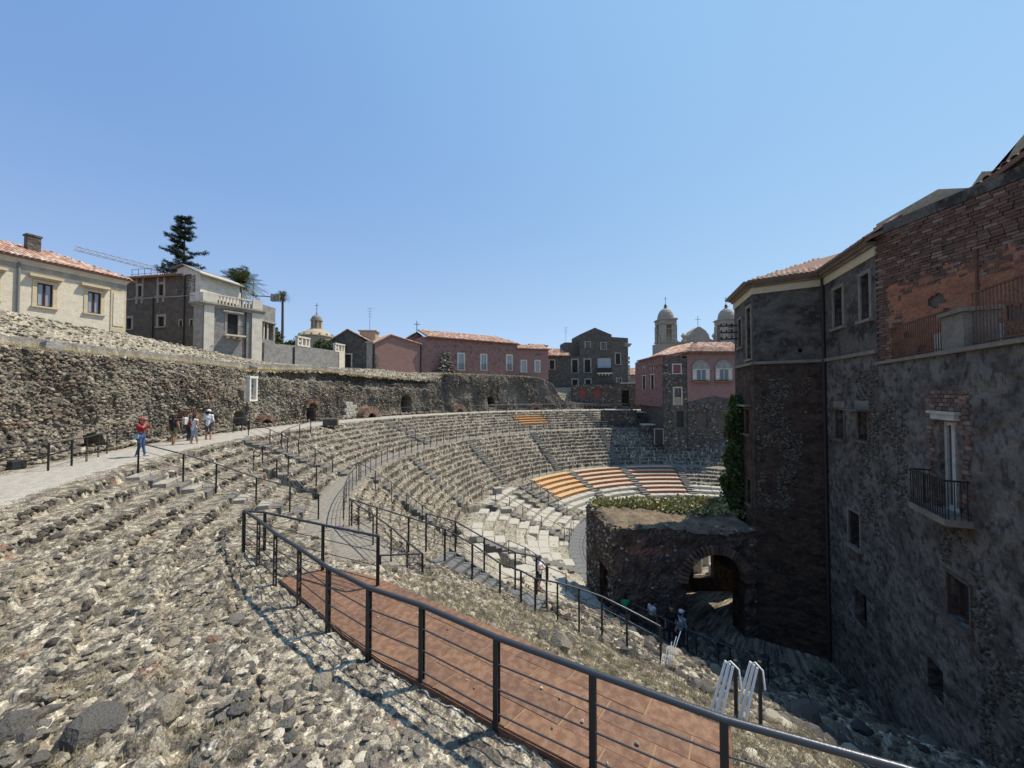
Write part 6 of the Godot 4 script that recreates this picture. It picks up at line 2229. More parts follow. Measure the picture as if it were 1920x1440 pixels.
func build_church():
	var f := fac(38.0, 110.0, 75.0, 110.0)
	var t := thing("twin_tower_church", "pale stone church front with two domed bell towers behind the red house", "church", fp(f, 18, 0.0, -5))
	var mb := MB.new()
	block(mb, f, 5.9, 31.0, -3.0, 14.9, 6.0)
	part(t, "front_wall", mb, M.church_stone)
	cornice(t, f, 5.7, 31.2, 14.6, M.church_stone, 1.6)
	cornice(t, f, 5.7, 31.2, 11.6, M.church_stone, 0.9)
	mb = MB.new()
	block(mb, f, 13.2, 22.2, 14.9, 15.3, 3.0, [], 0.2, [[13.2, 15.3], [17.7, 17.9], [22.2, 15.3]])
	part(t, "pediment", mb, M.church_stone)
	mb = MB.new()
	block(mb, f, 14.6, 20.8, 15.3, 16.4, 3.6, [], 0.2, [[14.8, 17.3], [15.8, 18.6], [16.8, 19.3], [17.4, 19.7], [18.0, 19.7], [18.6, 19.3], [19.6, 18.6], [20.6, 17.3]])
	for i in mb.v.size(): mb.v[i] -= f.n * 0.3
	part(t, "attic", mb, M.church_stone)
	for u in [13.1, 22.3]:
		mb = MB.new()
		mb.lathe(fp(f, u, 15.2, -0.6), [Vector2(0.6, 0), Vector2(0.6, 0.6), Vector2(0.25, 0.7), Vector2(0.3, 1.1), Vector2(0.75, 1.9), Vector2(0.1, 2.7), Vector2(0.02, 2.75)], 8)
		part(t, "urn", mb, M.church_stone)
	cross_at(fp(f, 17.7, 19.7, -1.0), 3.3, "ornate cross on the church pediment between the towers")
	for u in [8.6, 27.0]:
		var c := fp(f, u, 15.2, -2.4)
		mb = MB.new()
		for sx in [-1, 1]:
			for sz in [-1, 1]:
				mb.box(c + Vector3(sx * 1.62, 2.6, sz * 1.62), Vector3(1.6, 5.2, 1.6))
		mb.box(c + Vector3(0, 6.0, 0), Vector3(4.7, 1.2, 4.7))
		var r := 0.82
		for k in 8:
			var a0 := PI * k / 8.0
			var a1 := PI * (k + 1) / 8.0
			for sz in [-2.42, 2.42]:
				pass
		mb.box(c + Vector3(0, 0.15, 0), Vector3(5.2, 0.35, 5.2))
		mb.box(c + Vector3(0, 3.95, 2.2), Vector3(1.7, 0.2, 0.4))
		mb.box(c + Vector3(0, 3.95, -2.2), Vector3(1.7, 0.2, 0.4))
		mb.box(c + Vector3(0, 5.32, 2.2), Vector3(1.7, 0.2, 0.4))
		part(t, "bell_tower", mb, M.church_stone)
		mb = MB.new()
		mb.box(c + Vector3(0, 6.75, 0), Vector3(5.3, 0.3, 5.3))
		mb.box(c + Vector3(0, 7.0, 0), Vector3(4.9, 0.25, 4.9))
		part(t, "tower_cornice", mb, M.church_stone)
		mb = MB.new()
		for sz in [-1, 1]:
			for k in 6: mb.box(c + Vector3(-0.75 + 0.3 * k, 0.75, sz * 2.3), Vector3(0.12, 0.9, 0.12))
			mb.box(c + Vector3(0, 1.25, sz * 2.3), Vector3(1.9, 0.14, 0.2))
		part(t, "tower_balustrade", mb, M.church_stone)
		mb = MB.new()
		mb.lathe(c, [Vector2(2.35, 7.1), Vector2(2.3, 8.0), Vector2(2.05, 8.9), Vector2(1.6, 9.7), Vector2(1.0, 10.2), Vector2(0.4, 10.45), Vector2(0.35, 10.8)], 16)
		part(t, "tower_dome", mb, M.church_stone)
		mb = MB.new()
		mb.lathe(c, [Vector2(0.35, 10.8), Vector2(0.7, 10.95), Vector2(0.2, 11.15), Vector2(0.45, 11.5), Vector2(0.1, 11.8), Vector2(0.05, 12.2)], 10)
		part(t, "finial", mb, M.iron)
		cross_at(c + Vector3(0, 12.1, 0), 1.9, "cross on the left church tower dome" if u < 20 else "cross on the right church tower dome")
		mb = MB.new()
		mb.box(c + Vector3(-2.9, 0.7, 2.3), Vector3(0.4, 1.4, 0.4))
		mb.lathe(c + Vector3(-2.9, 1.4, 2.3), [Vector2(0.3, 0), Vector2(0.1, 0.4), Vector2(0.28, 0.7), Vector2(0.02, 1.0)], 8)
		part(t, "corner_urn", mb, M.church_stone)
# ------------------------------------------------------------------ seats, benches, stairs
func arc_slab(mb: MB, r0: float, r1: float, p0: float, p1: float, y0: float, y1: float, step := 2.0):
	var n := maxi(1, int(ceil(absf(p1 - p0) / step)))
	for k in n:
		var a := lerpf(p0, p1, float(k) / n)
		var b := lerpf(p0, p1, float(k + 1) / n)
		mb.quad(polar(r0, a, y0), polar(r0, b, y0), polar(r0, b, y1), polar(r0, a, y1))
		mb.quad(polar(r0, a, y1), polar(r0, b, y1), polar(r1, b, y1), polar(r1, a, y1))
		mb.quad(polar(r1, b, y0), polar(r1, a, y0), polar(r1, a, y1), polar(r1, b, y1))
		mb.quad(polar(r1, a, y0), polar(r1, b, y0), polar(r0, b, y0), polar(r0, a, y0))
	mb.quad(polar(r1, p0, y0), polar(r0, p0, y0), polar(r0, p0, y1), polar(r1, p0, y1))
	mb.quad(polar(r0, p1, y0), polar(r1, p1, y0), polar(r1, p1, y1), polar(r0, p1, y1))

const ORD := ["lowest", "second", "third", "fourth", "fifth", "sixth", "seventh"]

func bench(p0: float, p1: float, r: float, y: float, dr: float, dh: float, label: String, group: String, tone: int):
	var t := thing("wooden_bench", label, "bench", polar(r, (p0 + p1) / 2, y), group)
	var mb := MB.new()
	arc_slab(mb, r + 0.03, r + 0.07, p0, p1, y - 0.02, y + dh + 0.02)
	part(t, "front_board", mb, M.woods[tone])
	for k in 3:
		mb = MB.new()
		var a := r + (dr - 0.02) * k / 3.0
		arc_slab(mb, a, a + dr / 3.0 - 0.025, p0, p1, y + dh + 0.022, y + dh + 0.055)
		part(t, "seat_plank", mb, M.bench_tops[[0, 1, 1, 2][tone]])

func build_seats():
	var r0 := 14.0
	var dr := 7.0 / 9.0
	var dh := (11.86 - 9.27) / 9.0
	var wedges := [[141.0, 124.4, 4, "left", 0], [122.0, 103.9, 4, "middle", 1], [101.0, 84.6, 2, "right", 3]]
	for w in wedges:
		for k in range(w[2], 9):
			var label := "%s orange wooden bench row of the %s wedge in the lower seating" % [ORD[k - w[2]], w[3]]
			bench(w[0], w[1], r0 + dr * k, -11.86 + dh * k, dr, dh, label, "wooden benches of the lower seating", w[4])
	for k in 4:
		var d2 := 6.3 / 8.0
		var h2 := (5.165 - 2.87) / 8.0
		bench(123.2, 114.4, 29.0 + d2 * (k + 2), -5.165 + h2 * (k + 2), d2, h2, "%s orange wooden bench of the small far upper block" % ORD[k], "wooden benches of the upper seating", 0)
	# limestone seat blocks
	var bowl: Node3D = get_node("theatre_bowl")
	for k in 9:
		var r := r0 + dr * k
		var y := -11.86 + dh * k
		var ph := 208.0
		while ph > 44.0:
			var len := rng.randf_range(0.75, 1.35)
			var dp := rad_to_deg(len / (r + 0.3))
			var mid := ph - dp / 2
			ph -= dp
			var left := mid > 141.8
			if not left:
				if k >= 4 or (mid < 102.0 and mid > 84.0 and k >= 2): continue
				if absf(mid - 123.2) < 1.9 or absf(mid - 102.5) < 1.9: continue
			else:
				if k > 3 and mid < 152.0: continue
				if n_low.get_noise_2d(mid * 0.35, k * 0.8) < -0.3 or rng.randf() < 0.05: continue
				if absf(mid - 148.0) < 2.0 or absf(mid - 166.0) < 2.2 or absf(mid - 188.0) < 1.8: continue
			if mid > 200.0 and k > 4: continue
			if height_polar(r + dr * 0.5, mid) < y - 0.1: continue
			var mb := MB.new()
			var b := Basis.from_euler(Vector3(rng.randf_range(-0.015, 0.015), facing(mid) + rng.randf_range(-0.012, 0.012), rng.randf_range(-0.012, 0.012)))
			var hh := dh + rng.randf_range(0.0, 0.05)
			mb.cbox(polar(r + dr * 0.47, mid, y + hh / 2 + 0.02), Vector3(len * 0.975, hh + 0.05, dr * rng.randf_range(0.86, 0.96)), 0.045, b)
			part(bowl, "seat_block", mb, M.limestone)
	# radial stairs
	for s in [[123.2, 3, 0, 9, "stone stair between the left and middle bench wedges"], [102.5, 3, 0, 9, "stone stair between the middle and right bench wedges"], [82.6, 3, 0, 9, "stone stair at the right end of the wooden benches"], [147.8, 3, 0, 9, "worn stone stair beside the left end of the orange benches"], [166.5, 3, 0, 9, "worn stone stair in the pale lower seating behind the walkway end"], [188.0, 3, 0, 9, "dark stone stair with a railing nearest the man in white"],
			[125.0, 5, 0, 11, "stair of short dark steps through the middle tier below the chapel"], [102.0, 5, 0, 11, "stair of short dark steps at the right of the middle tier"], [148.5, 5, 0, 11, "middle tier stair that meets the left end of the benches"], [187.0, 5, 0, 11, "middle tier stair starting at the curved railing bend"], [170.8, 5, 0, 11, "middle tier stair below the marble frame"],
			[202.0, 7, 0, 8, "broad slab stair beside the long sloping handrail"], [186.0, 7, 0, 8, "upper tier stair by the vomitory rails"], [157.5, 7, 0, 8, "upper tier stair with a dark rail below the round vault"], [100.5, 7, 0, 8, "steep straight stair at the far right end of the tiers"]]:
		var a: Array = MAIN[s[1] - 1]
		var b: Array = MAIN[s[1]]
		var rdr: float = (b[0] - a[0]) / b[2]
		var rdh: float = (b[1] - a[1]) / b[2]
		var t := thing("radial_stair", s[4], "stair", polar(a[0], s[0], a[1]), "radial stairs of the theatre")
		for k in range(s[2], s[3]):
			for q in 2:
				if rng.randf() < (0.3 if s[0] == 202.0 else 0.16 if s[1] > 3 else 0.02): continue
				var mb := MB.new()
				var rr: float = a[0] + rdr * (k + 0.5 * q) - rdr * 0.28
				var yy: float = a[1] + rdh * (k + 0.5 + 0.5 * q)
				var wd := 0.85 if s[0] != 202.0 else 1.0
				mb.cbox(polar(rr, s[0] + rng.randf_range(-0.1, 0.1), yy - 0.17), Vector3(wd * rng.randf_range(0.9, 1.05), 0.4, rdr * 0.52), 0.02, Basis(Vector3.UP, facing(s[0]) + rng.randf_range(-0.04, 0.04)))
				part(t, "step", mb, M.dark_step if s[0] != 202.0 or q == 1 else M.grey_trim)

# ------------------------------------------------------------------ decks
func build_decks():
	# rusty deck in front
	var O := [[-4.40, 7.12], [-3.2, 6.15], [-2.5, 5.55], [-1.72, 4.98], [-0.98, 4.55], [-0.12, 4.02], [0.78, 3.5], [1.72, 2.98]]
	var I := [[-3.75, 7.6], [-2.68, 7.26], [-1.75, 6.65], [-0.85, 6.05], [0.0, 5.5], [0.78, 4.95], [1.5, 4.45], [2.28, 3.98]]
	var t := thing("rusty_deck", "rust brown metal deck of bolted plates below the front railing", "deck", V(-1.0, -3.8, 5.2))
	var mb := MB.new()
	for i in 7:
		mb.quad(V(O[i][0], -3.5165, O[i][1]), V(O[i + 1][0], -3.5165, O[i + 1][1]), V(I[i + 1][0], -3.5165, I[i + 1][1]), V(I[i][0], -3.5165, I[i][1]))
	part(t, "seam_frame", mb, M.seam)
	mb = MB.new()
	for i in 7:
		for e in [O, I]:
			var p := V(e[i][0], -3.6, e[i][1])
			var q := V(e[i + 1][0], -3.6, e[i + 1][1])
			var d := (q - p).normalized()
			mb.box((p + q) / 2, Vector3((q - p).length(), 0.14, 0.03), Basis(d, Vector3.UP, d.cross(Vector3.UP)))
	var p0 := V(O[7][0], -3.62, O[7][1])
	var p1 := V(I[7][0], -3.62, I[7][1])
	var dd := (p1 - p0).normalized()
	mb.box((p0 + p1) / 2, Vector3((p1 - p0).length(), 0.22, 0.03), Basis(dd, Vector3.UP, dd.cross(Vector3.UP)))
	part(t, "edge_beam", mb, M.rust_iron)
	var edge := func(E: Array, g: float) -> Vector2:
		var a := mini(int(g), 6)
		return Vector2(E[a][0], E[a][1]).lerp(Vector2(E[a + 1][0], E[a + 1][1]), g - a)
	var serial := 0
	for k in 4:
		var g0 := 0.0
		var g1: float = [0.55, 0.95, 0.35, 0.75][k]
		while g0 < 6.999:
			var c := []
			for e in [[g0, 0], [g1, 0], [g1, 1], [g0, 1]]:
				var w: float = (k + e[1]) / 4.0
				var q: Vector2 = (edge.call(O, e[0]) as Vector2).lerp(edge.call(I, e[0]), w)
				c.append(V(q.x, -3.53, q.y))
			var m: Vector3 = (c[0] + c[1] + c[2] + c[3]) / 4.0
			for z in 4: c[z] = m + (c[z] - m) * (1.0 - 0.011 / maxf(0.2, (c[z] - m).length()))
			mb = MB.new()
			mb.prism([c[3], c[2], c[1], c[0]], Vector3(0, 0.017 + 0.002 * (serial % 3), 0))
			part(t, "plate", mb, M.deck_plates[(serial * 2 + k) % 3])
			serial += 1
			g0 = g1
			g1 = minf(7.0, g1 + [0.9, 0.8, 1.0][serial % 3])
			if 7.0 - g1 < 0.2: g1 = 7.0
	# pebbles that lie on the deck
	var pts := [[0.42, 3.98], [-0.55, 4.62], [0.1, 3.72], [-0.45, 4.5], [-1.2, 5.0], [0.75, 4.05], [-0.95, 5.6], [0.9, 3.6], [-2.1, 5.9], [1.25, 3.8], [0.35, 4.5], [-1.5, 6.0], [0.55, 4.35], [-0.2, 5.0]]
	for i in pts.size():
		var o := copy_part(self, "pebble", pebble_meshes[i % 4], M.stone_tints[5 if i % 3 else 3], stone_xf(V(pts[i][0], -3.497, pts[i][1]), rng.randf_range(0.025, 0.055)))
		o.name = numbered("pebble")
		tag(o, "small pale pebble lying on the rusty deck plates", "pebble", "pebbles on the rusty deck")
	# curved grey walkway round the orchestra
	t = thing("orchestra_walkway", "curved grey panel walkway round the edge of the orchestra", "walkway", polar(13.3, 180.0, -12.1))
	var ph := 216.0
	while ph > 66.0:
		for k in 2:
			mb = MB.new()
			var a := 12.35 + 0.84 * k
			arc_slab(mb, a + 0.008, a + 0.83, ph - 0.06, ph - 2.96, -11.74, -11.68 + 0.003 * k)
			part(t, "panel", mb, M.zinc)
		ph -= 3.0
	mb = MB.new()
	arc_slab(mb, 12.36, 12.42, 216.0, 66.0, -12.1, -11.75, 3.0)
	arc_slab(mb, 13.9, 13.96, 216.0, 66.0, -12.1, -11.75, 3.0)
	part(t, "support", mb, M.iron)
	# metal flight on the lower path
	t = thing("metal_stair", "short dark metal stair with landing on the lower path", "stair", V(-1.2, -6.3, 11.4))
	var A := V(-2.3, -5.25, 12.0)
	var B := V(-0.35, -6.05, 11.15)
	for k in 7:
		mb = MB.new()
		var f := (k + 0.5) / 7.0
		var d := (Vector3(B.x, 0, B.z) - Vector3(A.x, 0, A.z)).normalized()
		mb.box(A.lerp(B, f) + Vector3(0, 0.05, 0), Vector3(0.31, 0.035, 1.05), Basis(d, Vector3.UP, d.cross(Vector3.UP)))
		mb.box(A.lerp(B, f) + d * 0.15 + Vector3(0, -0.04, 0), Vector3(0.02, 0.15, 1.05), Basis(d, Vector3.UP, d.cross(Vector3.UP)))
		part(t, "step", mb, M.zinc)
	var d2 := (Vector3(B.x, 0, B.z) - Vector3(A.x, 0, A.z)).normalized()
	mb = MB.new()
	mb.box(B + d2 * 0.65 + Vector3(0, -0.02, 0), Vector3(1.2, 0.06, 1.1), Basis(d2, Vector3.UP, d2.cross(Vector3.UP)))
	part(t, "landing", mb, M.zinc)
	for s in [-0.54, 0.54]:
		mb = MB.new()
		var n2: Vector3 = d2.cross(Vector3.UP) * s
		mb.prism([A + n2 + Vector3(0, 0.1, 0), A + n2 - Vector3(0, 0.2, 0), B + n2 - Vector3(0, 0.25, 0), B + n2 + Vector3(0, 0.05, 0)], d2.cross(Vector3.UP) * 0.03)
		part(t, "stringer", mb, M.iron)
	mb = MB.new()
	for q in [A, B, B + d2 * 1.2]:
		for s in [-0.5, 0.5]: mb.box(q + d2.cross(Vector3.UP) * s + Vector3(0, -0.6, 0), Vector3(0.06, 1.2, 0.06))
	part(t, "support", mb, M.iron)

# ------------------------------------------------------------------ railings
func railing(called: String, label: String, pts: Array, o := {}):
	# pts: [x, z] or [x, z, y]; one post at each point
	var h: float = o.get("h", 1.04)
	var wires: int = o.get("wires", 3)
	var rr: float = o.get("rail", 0.023)
	var base := []
	for p in pts:
		var y: float = p[2] if p.size() > 2 else height(p[0], p[1], 0.3)
		base.append(V(p[0], y, p[1]))
	var t := thing(called, label, "railing", base[0], "iron railings of the theatre")
	var tops := []
	for b in base: tops.append(b + Vector3(0, h, 0))
	var mb := MB.new()
	mb.tube(tops, rr, rr, o.get("sides", 8))
	part(t, "handrail", mb, M.rail_iron)
	for k in wires:
		mb = MB.new()
		var line := []
		for b in base: line.append(b + Vector3(0, h * (k + 1.0) / (wires + 1.0) - 0.02, 0))
		mb.tube(line, o.get("wire", 0.008), -1.0, 5)
		part(t, "wire", mb, M.rail_iron)
	var pm := MB.new()
	var pw: float = o.get("post", 0.045)
	pm.box(Vector3(-pw * 0.36, h / 2 - 0.15, 0), Vector3(pw * 0.24, h + 0.28, pw))
	pm.box(Vector3(pw * 0.36, h / 2 - 0.15, 0), Vector3(pw * 0.24, h + 0.28, pw))
	for k in 4: pm.box(Vector3(0, 0.05 + (h - 0.12) * k / 3.0, 0), Vector3(pw * 0.6, 0.05, pw * 0.5))
	var mesh := pm.mesh()
	for i in base.size():
		var d: Vector3 = (base[mini(i + 1, base.size() - 1)] - base[maxi(i - 1, 0)])
		d.y = 0
		var b := Basis(Vector3.UP, atan2(d.x, d.z))
		copy_part(t, "post", mesh, M.iron, Transform3D(b, base[i]))
	return t

func arc_pts(r: float, p0: float, p1: float, step: float, y = null) -> Array:
	var out := []
	var n := maxi(1, int(round(absf(p1 - p0) * 0.01745 * r / step)))
	for k in n + 1:
		var a := deg_to_rad(lerpf(p0, p1, float(k) / n))
		var q := [CX + r * cos(a), CZ + r * sin(a)]
		if y != null: q.append(y)
		out.append(q)
	return out

func build_railings():
	var main := []
	for q in [[-5.96, 8.34], [-5.22, 7.73], [-4.41, 7.0], [-3.58, 6.33], [-2.75, 5.64], [-1.92, 5.06], [-1.11, 4.65], [-0.165, 4.05], [0.755, 3.55], [1.70, 3.05], [2.72, 2.66], [3.7, 2.2]]: main.append([q[0], q[1], -3.66])
	railing("front_railing", "dark iron railing with thick handrail along the rusty deck in front", main, {"rail": 0.031, "wire": 0.0095, "post": 0.06, "sides": 12})
	railing("short_railing", "iron railing behind the front railing meeting it at a corner", [[-5.96, 8.34, -3.66], [-5.6, 8.5, -3.75], [-3.75, 7.45, -3.66], [-2.45, 6.87, -3.66]], {"rail": 0.025})
	railing("path_railing", "iron railing at the far left edge of the upper path before the wall", [[-20.2, 12.6, -3.3], [-16.96, 13.67, -2.87], [-17.2, 14.6, -2.87], [-17.65, 15.5, -2.87], [-18.39, 16.6, -2.87], [-18.98, 17.5, -2.87], [-19.7, 18.6, -2.87]], {"wires": 2, "post": 0.05})
	railing("sloping_railing", "long sloping iron handrail beside the slab stair from the upper path", [[-13.9, 13.9, -2.9], [-12.65, 14.39, -3.4], [-11.7, 14.8, -3.85], [-10.2, 14.93, -4.42], [-9.04, 15.25, -4.85], [-7.89, 15.28, -5.165]])
	railing("curved_railing", "long curved iron railing along the middle walkway of the seating", arc_pts(27.45, 206.0, 99.0, 1.15, -5.165), {"wire": 0.01})
	railing("ramp_railing", "iron railing down the right side of the grey ramp", [[-6.35, 14.65, -5.165], [-5.6, 13.7, -5.165], [-4.7, 12.7, -5.165], [-3.7, 11.5, -5.165], [-2.9, 10.4, -5.165], [-2.3, 9.65, -5.165]])
	railing("ramp_end_railing", "short iron railing closing the end of the grey ramp", [[-3.35, 9.55, -5.165], [-2.3, 9.65, -5.165]])
	railing("lower_path_railing", "iron railing that runs down beside the metal stair to the sitting visitors", [[-6.2, 14.5, -5.165], [-4.9, 13.6, -5.2], [-3.5, 12.7, -5.25], [-2.1, 11.75, -5.3], [-1.2, 11.35, -5.6], [-0.35, 10.95, -6.0], [0.25, 10.5, -6.0], [0.62, 10.07, -6.0], [1.2, 9.95, -6.05], [1.75, 9.85, -6.15], [2.3, 9.65, -6.25], [2.85, 9.37, -6.4], [3.6, 9.16, -6.7]])
	railing("landing_railing", "iron railing on the far side of the metal stair", [[-3.0, 13.1, -5.25], [-1.9, 12.6, -5.35], [-0.9, 12.2, -5.75], [0.1, 11.8, -6.05], [0.75, 11.5, -6.05], [1.0, 10.9, -6.05]])
	railing("stair_railing", "long thin railing down the stair towards the man in white", [[-9.0, 22.0], [-8.0, 21.9], [-7.1, 22.1], [-6.3, 22.4], [-5.4, 22.6], [-4.4, 22.9], [-3.4, 23.1], [-2.3, 23.3], [-1.2, 23.3], [-0.2, 23.2], [0.8, 22.9], [1.4, 22.0], [2.0, 20.9], [2.9, 20.2]], {"wires": 2})
	railing("stair_railing", "thin railing down the pale lower seating to the orchestra walkway", [[-3.9, 32.6], [-2.6, 32.4], [-1.4, 32.0], [-0.2, 31.7], [0.9, 31.2], [2.4, 30.35], [4.1, 29.4]], {"wires": 2})
	railing("stair_railing", "thin railing along the left end of the orange benches", [[0.11, 38.4], [1.1, 37.7], [1.95, 37.1], [2.75, 36.5], [3.5, 35.7], [4.3, 34.9], [5.0, 34.1]], {"wires": 2})
	railing("stair_railing", "thin railing above the left end of the orange benches", [[-2.6, 40.0], [-1.2, 39.1], [0.11, 38.4]], {"wires": 2})
	railing("bench_top_railing", "iron railing along the walkway above the orange benches", arc_pts(21.25, 142.0, 95.5, 1.2, -9.27), {"wires": 2})
	railing("vomitory_railing", "left iron railing of the stair opening below the path", [[-17.6, 24.9, -2.9], [-15.5, 23.9], [-13.9, 23.1]], {"wires": 2})
	railing("vomitory_railing", "right iron railing sloping from the path end to the walkway", [[-14.76, 23.9], [-13.6, 23.8], [-12.28, 23.3], [-10.99, 22.9, -5.165]], {"wires": 2})
	railing("vomitory_railing", "level iron railing at the seat edge before the arched wall door", [[-14.76, 23.9], [-15.3, 25.6], [-15.6, 27.4], [-15.6, 28.9]], {"wires": 2})
	railing("vomitory_railing", "front rail of the sunken stairwell among the upper seats", [[-13.39, 20.05], [-13.11, 18.96], [-11.7, 18.6], [-10.3, 18.6]], {"wires": 2})
	railing("vomitory_railing", "rear rail of the sunken stairwell among the upper seats", [[-13.39, 20.05], [-11.82, 19.75], [-10.2, 19.5]], {"wires": 2})
	railing("stair_railing", "short dark rail on the upper stair below the round vault", [[-12.06, 39.6], [-10.9, 38.5], [-9.72, 37.5]])
	railing("stair_railing", "left railing of the far orange benches", [[-0.87, 55.43], [0.0, 53.2], [0.87, 50.95]])
	railing("stair_railing", "right railing of the far orange benches", [[4.6, 58.38], [5.15, 56.0], [5.69, 53.72]])
	railing("stair_railing", "railing right of the far orange benches on a narrow stair", [[6.78, 59.22], [7.27, 57.3], [7.76, 55.37]])
	railing("stair_railing", "railing down the straight stair at the far right end", [[12.25, 59.03], [12.45, 57.4], [12.62, 55.86], [12.95, 53.5], [13.29, 51.1]])
	railing("far_path_railing", "long railing along the inner edge of the far upper path", arc_pts(35.35, 133.0, 88.0, 1.6, -2.87), {"wires": 2})
	railing("far_path_railing", "railing at the wall side of the far upper path", arc_pts(38.4, 126.0, 96.0, 1.8, -2.87), {"wires": 2})
	railing("gate_railing", "iron gate and railing before the dark archway in the wall", arc_pts(38.2, 147.5, 139.5, 1.2, -2.87), {"wires": 4})
	railing("gate_railing", "small railing guarding the arched door in the wall", arc_pts(38.4, 165.6, 159.5, 1.2, -2.87), {"wires": 2})
	railing("gate_railing", "small two post barrier by the wall left of the marble frame", arc_pts(38.2, 179.6, 177.2, 0.8, -2.87), {"wires": 2})
	railing("orchestra_railing", "inner railing round the orchestra walkway", arc_pts(12.45, 190.0, 140.0, 1.3, -11.68), {"wires": 2})
	railing("orchestra_railing", "short outer railing at the stair foot of the orchestra walkway", arc_pts(13.95, 172.0, 158.0, 1.1, -11.68), {"wires": 2})
	railing("shade_railing", "dim iron railing in the shade before the great arch", [[5.6, 17.2], [6.6, 16.4], [7.6, 15.6], [8.6, 14.9], [9.6, 14.2]])
	railing("shade_railing", "second dim railing beside the visitors near the great arch", [[6.1, 18.3], [7.0, 17.7], [7.9, 17.0], [8.9, 16.3]])
func leaf_quad(mb: MB, p: Vector3, d: Vector3, side: Vector3, l: float, w: float):
	var m := p + d * l * 0.5
	mb.tri(p, m + side * w, p + d * l)
	mb.tri(p, p + d * l, m - side * w)

func spray_mesh(sd: int, n: int, l: float, w: float, spread: float) -> ArrayMesh:
	var r2 := RandomNumberGenerator.new()
	r2.seed = sd
	var mb := MB.new()
	for i in n:
		var d := Vector3(r2.randfn(0, spread), r2.randfn(0.2, spread), r2.randfn(0, spread)).normalized()
		var s := d.cross(Vector3(r2.randf() - 0.5, r2.randf() - 0.5, r2.randf() - 0.5)).normalized()
		leaf_quad(mb, Vector3(r2.randfn(0, 0.12), r2.randfn(0, 0.12), r2.randfn(0, 0.12)), d, s, l * r2.randf_range(0.6, 1.2), w)
	return mb.mesh()

func shrub(called: String, label: String, at: Vector3, size: Vector3, n: int, c0: Color, c1: Color, mesh: ArrayMesh, leaf: float, group := ""):
	var t := thing(called, label, "shrub", at, group)
	var mb := MB.new()
	for k in 4: mb.tube([at, at + Vector3(rng.randf_range(-0.3, 0.3) * size.x, size.y * 0.7, rng.randf_range(-0.3, 0.3) * size.z)], 0.04, 0.015, 5)
	part(t, "stem", mb, M.bark)
	var xf := []
	var cols := []
	for i in n:
		var d := Vector3(rng.randfn(), rng.randfn(), rng.randfn()).normalized() * pow(rng.randf(), 0.4)
		d = d * (0.75 + 0.4 * n_mid.get_noise_3dv(d * 2.0 + at))
		xf.append(Transform3D(Basis.from_euler(Vector3(rng.randf() * TAU, rng.randf() * TAU, 0)) * leaf * rng.randf_range(0.7, 1.3), at + Vector3(0, size.y * 0.55, 0) + d * size * 0.5))
		cols.append(c0.lerp(c1, rng.randf()))
	multi(t, "foliage", mesh, M.leaf, xf, cols)

func palm(called: String, label: String, at: Vector3, h: float, tr: float, fr: float, n: int, droop: float, skirt: bool):
	var t := thing(called, label, "palm", at)
	var mb := MB.new()
	mb.tube([at, at + Vector3(0.05, h * 0.5, 0), at + Vector3(0, h, 0)], tr * 1.2, tr * 0.8, 9)
	part(t, "trunk", mb, M.bark)
	var c := at + Vector3(0, h, 0)
	for k in n:
		var a := TAU * k * 0.381966
		var el := lerpf(1.35, -0.55, float(k) / n)
		var dir := Vector3(cos(a) * cos(el), sin(el), sin(a) * cos(el))
		var L := fr * rng.randf_range(0.85, 1.1)
		mb = MB.new()
		var prev := c
		var segs := 9
		for i in range(1, segs + 1):
			var q := float(i) / segs
			var p := c + dir * L * q + Vector3(0, -droop * L * q * q, 0)
			var tang := (p - prev).normalized()
			var side := tang.cross(Vector3.UP).normalized()
			mb.col = Color(0.09, 0.12, 0.045).lerp(Color(0.16, 0.17, 0.075), rng.randf())
			leaf_quad(mb, prev, tang, side, (p - prev).length() * 1.1, 0.02 * fr)
			for sg in [-1, 1]:
				for e in 2:
					var ld: Vector3 = (side * sg * 0.9 + tang * (0.5 + 0.4 * q) + Vector3(0, -0.12 - 0.2 * rng.randf(), 0)).normalized()
					leaf_quad(mb, prev.lerp(p, 0.5 * e), ld, tang, L * 0.34 * sin(PI * (0.15 + 0.8 * q)), 0.016 * fr)
			prev = p
		part(t, "frond", mb, M.leaf)
	if skirt:
		mb = MB.new()
		for i in 120:
			mb.col = Color(0.14, 0.11, 0.07)
			var a := rng.randf() * TAU
			leaf_quad(mb, c + Vector3(cos(a) * 0.1, rng.randf_range(-0.2, 0.1), sin(a) * 0.1), Vector3(cos(a) * 0.7, -1.0, sin(a) * 0.7).normalized(), Vector3(-sin(a), 0, cos(a)), fr * 0.55, 0.04)
		part(t, "dead_skirt", mb, M.leaf)

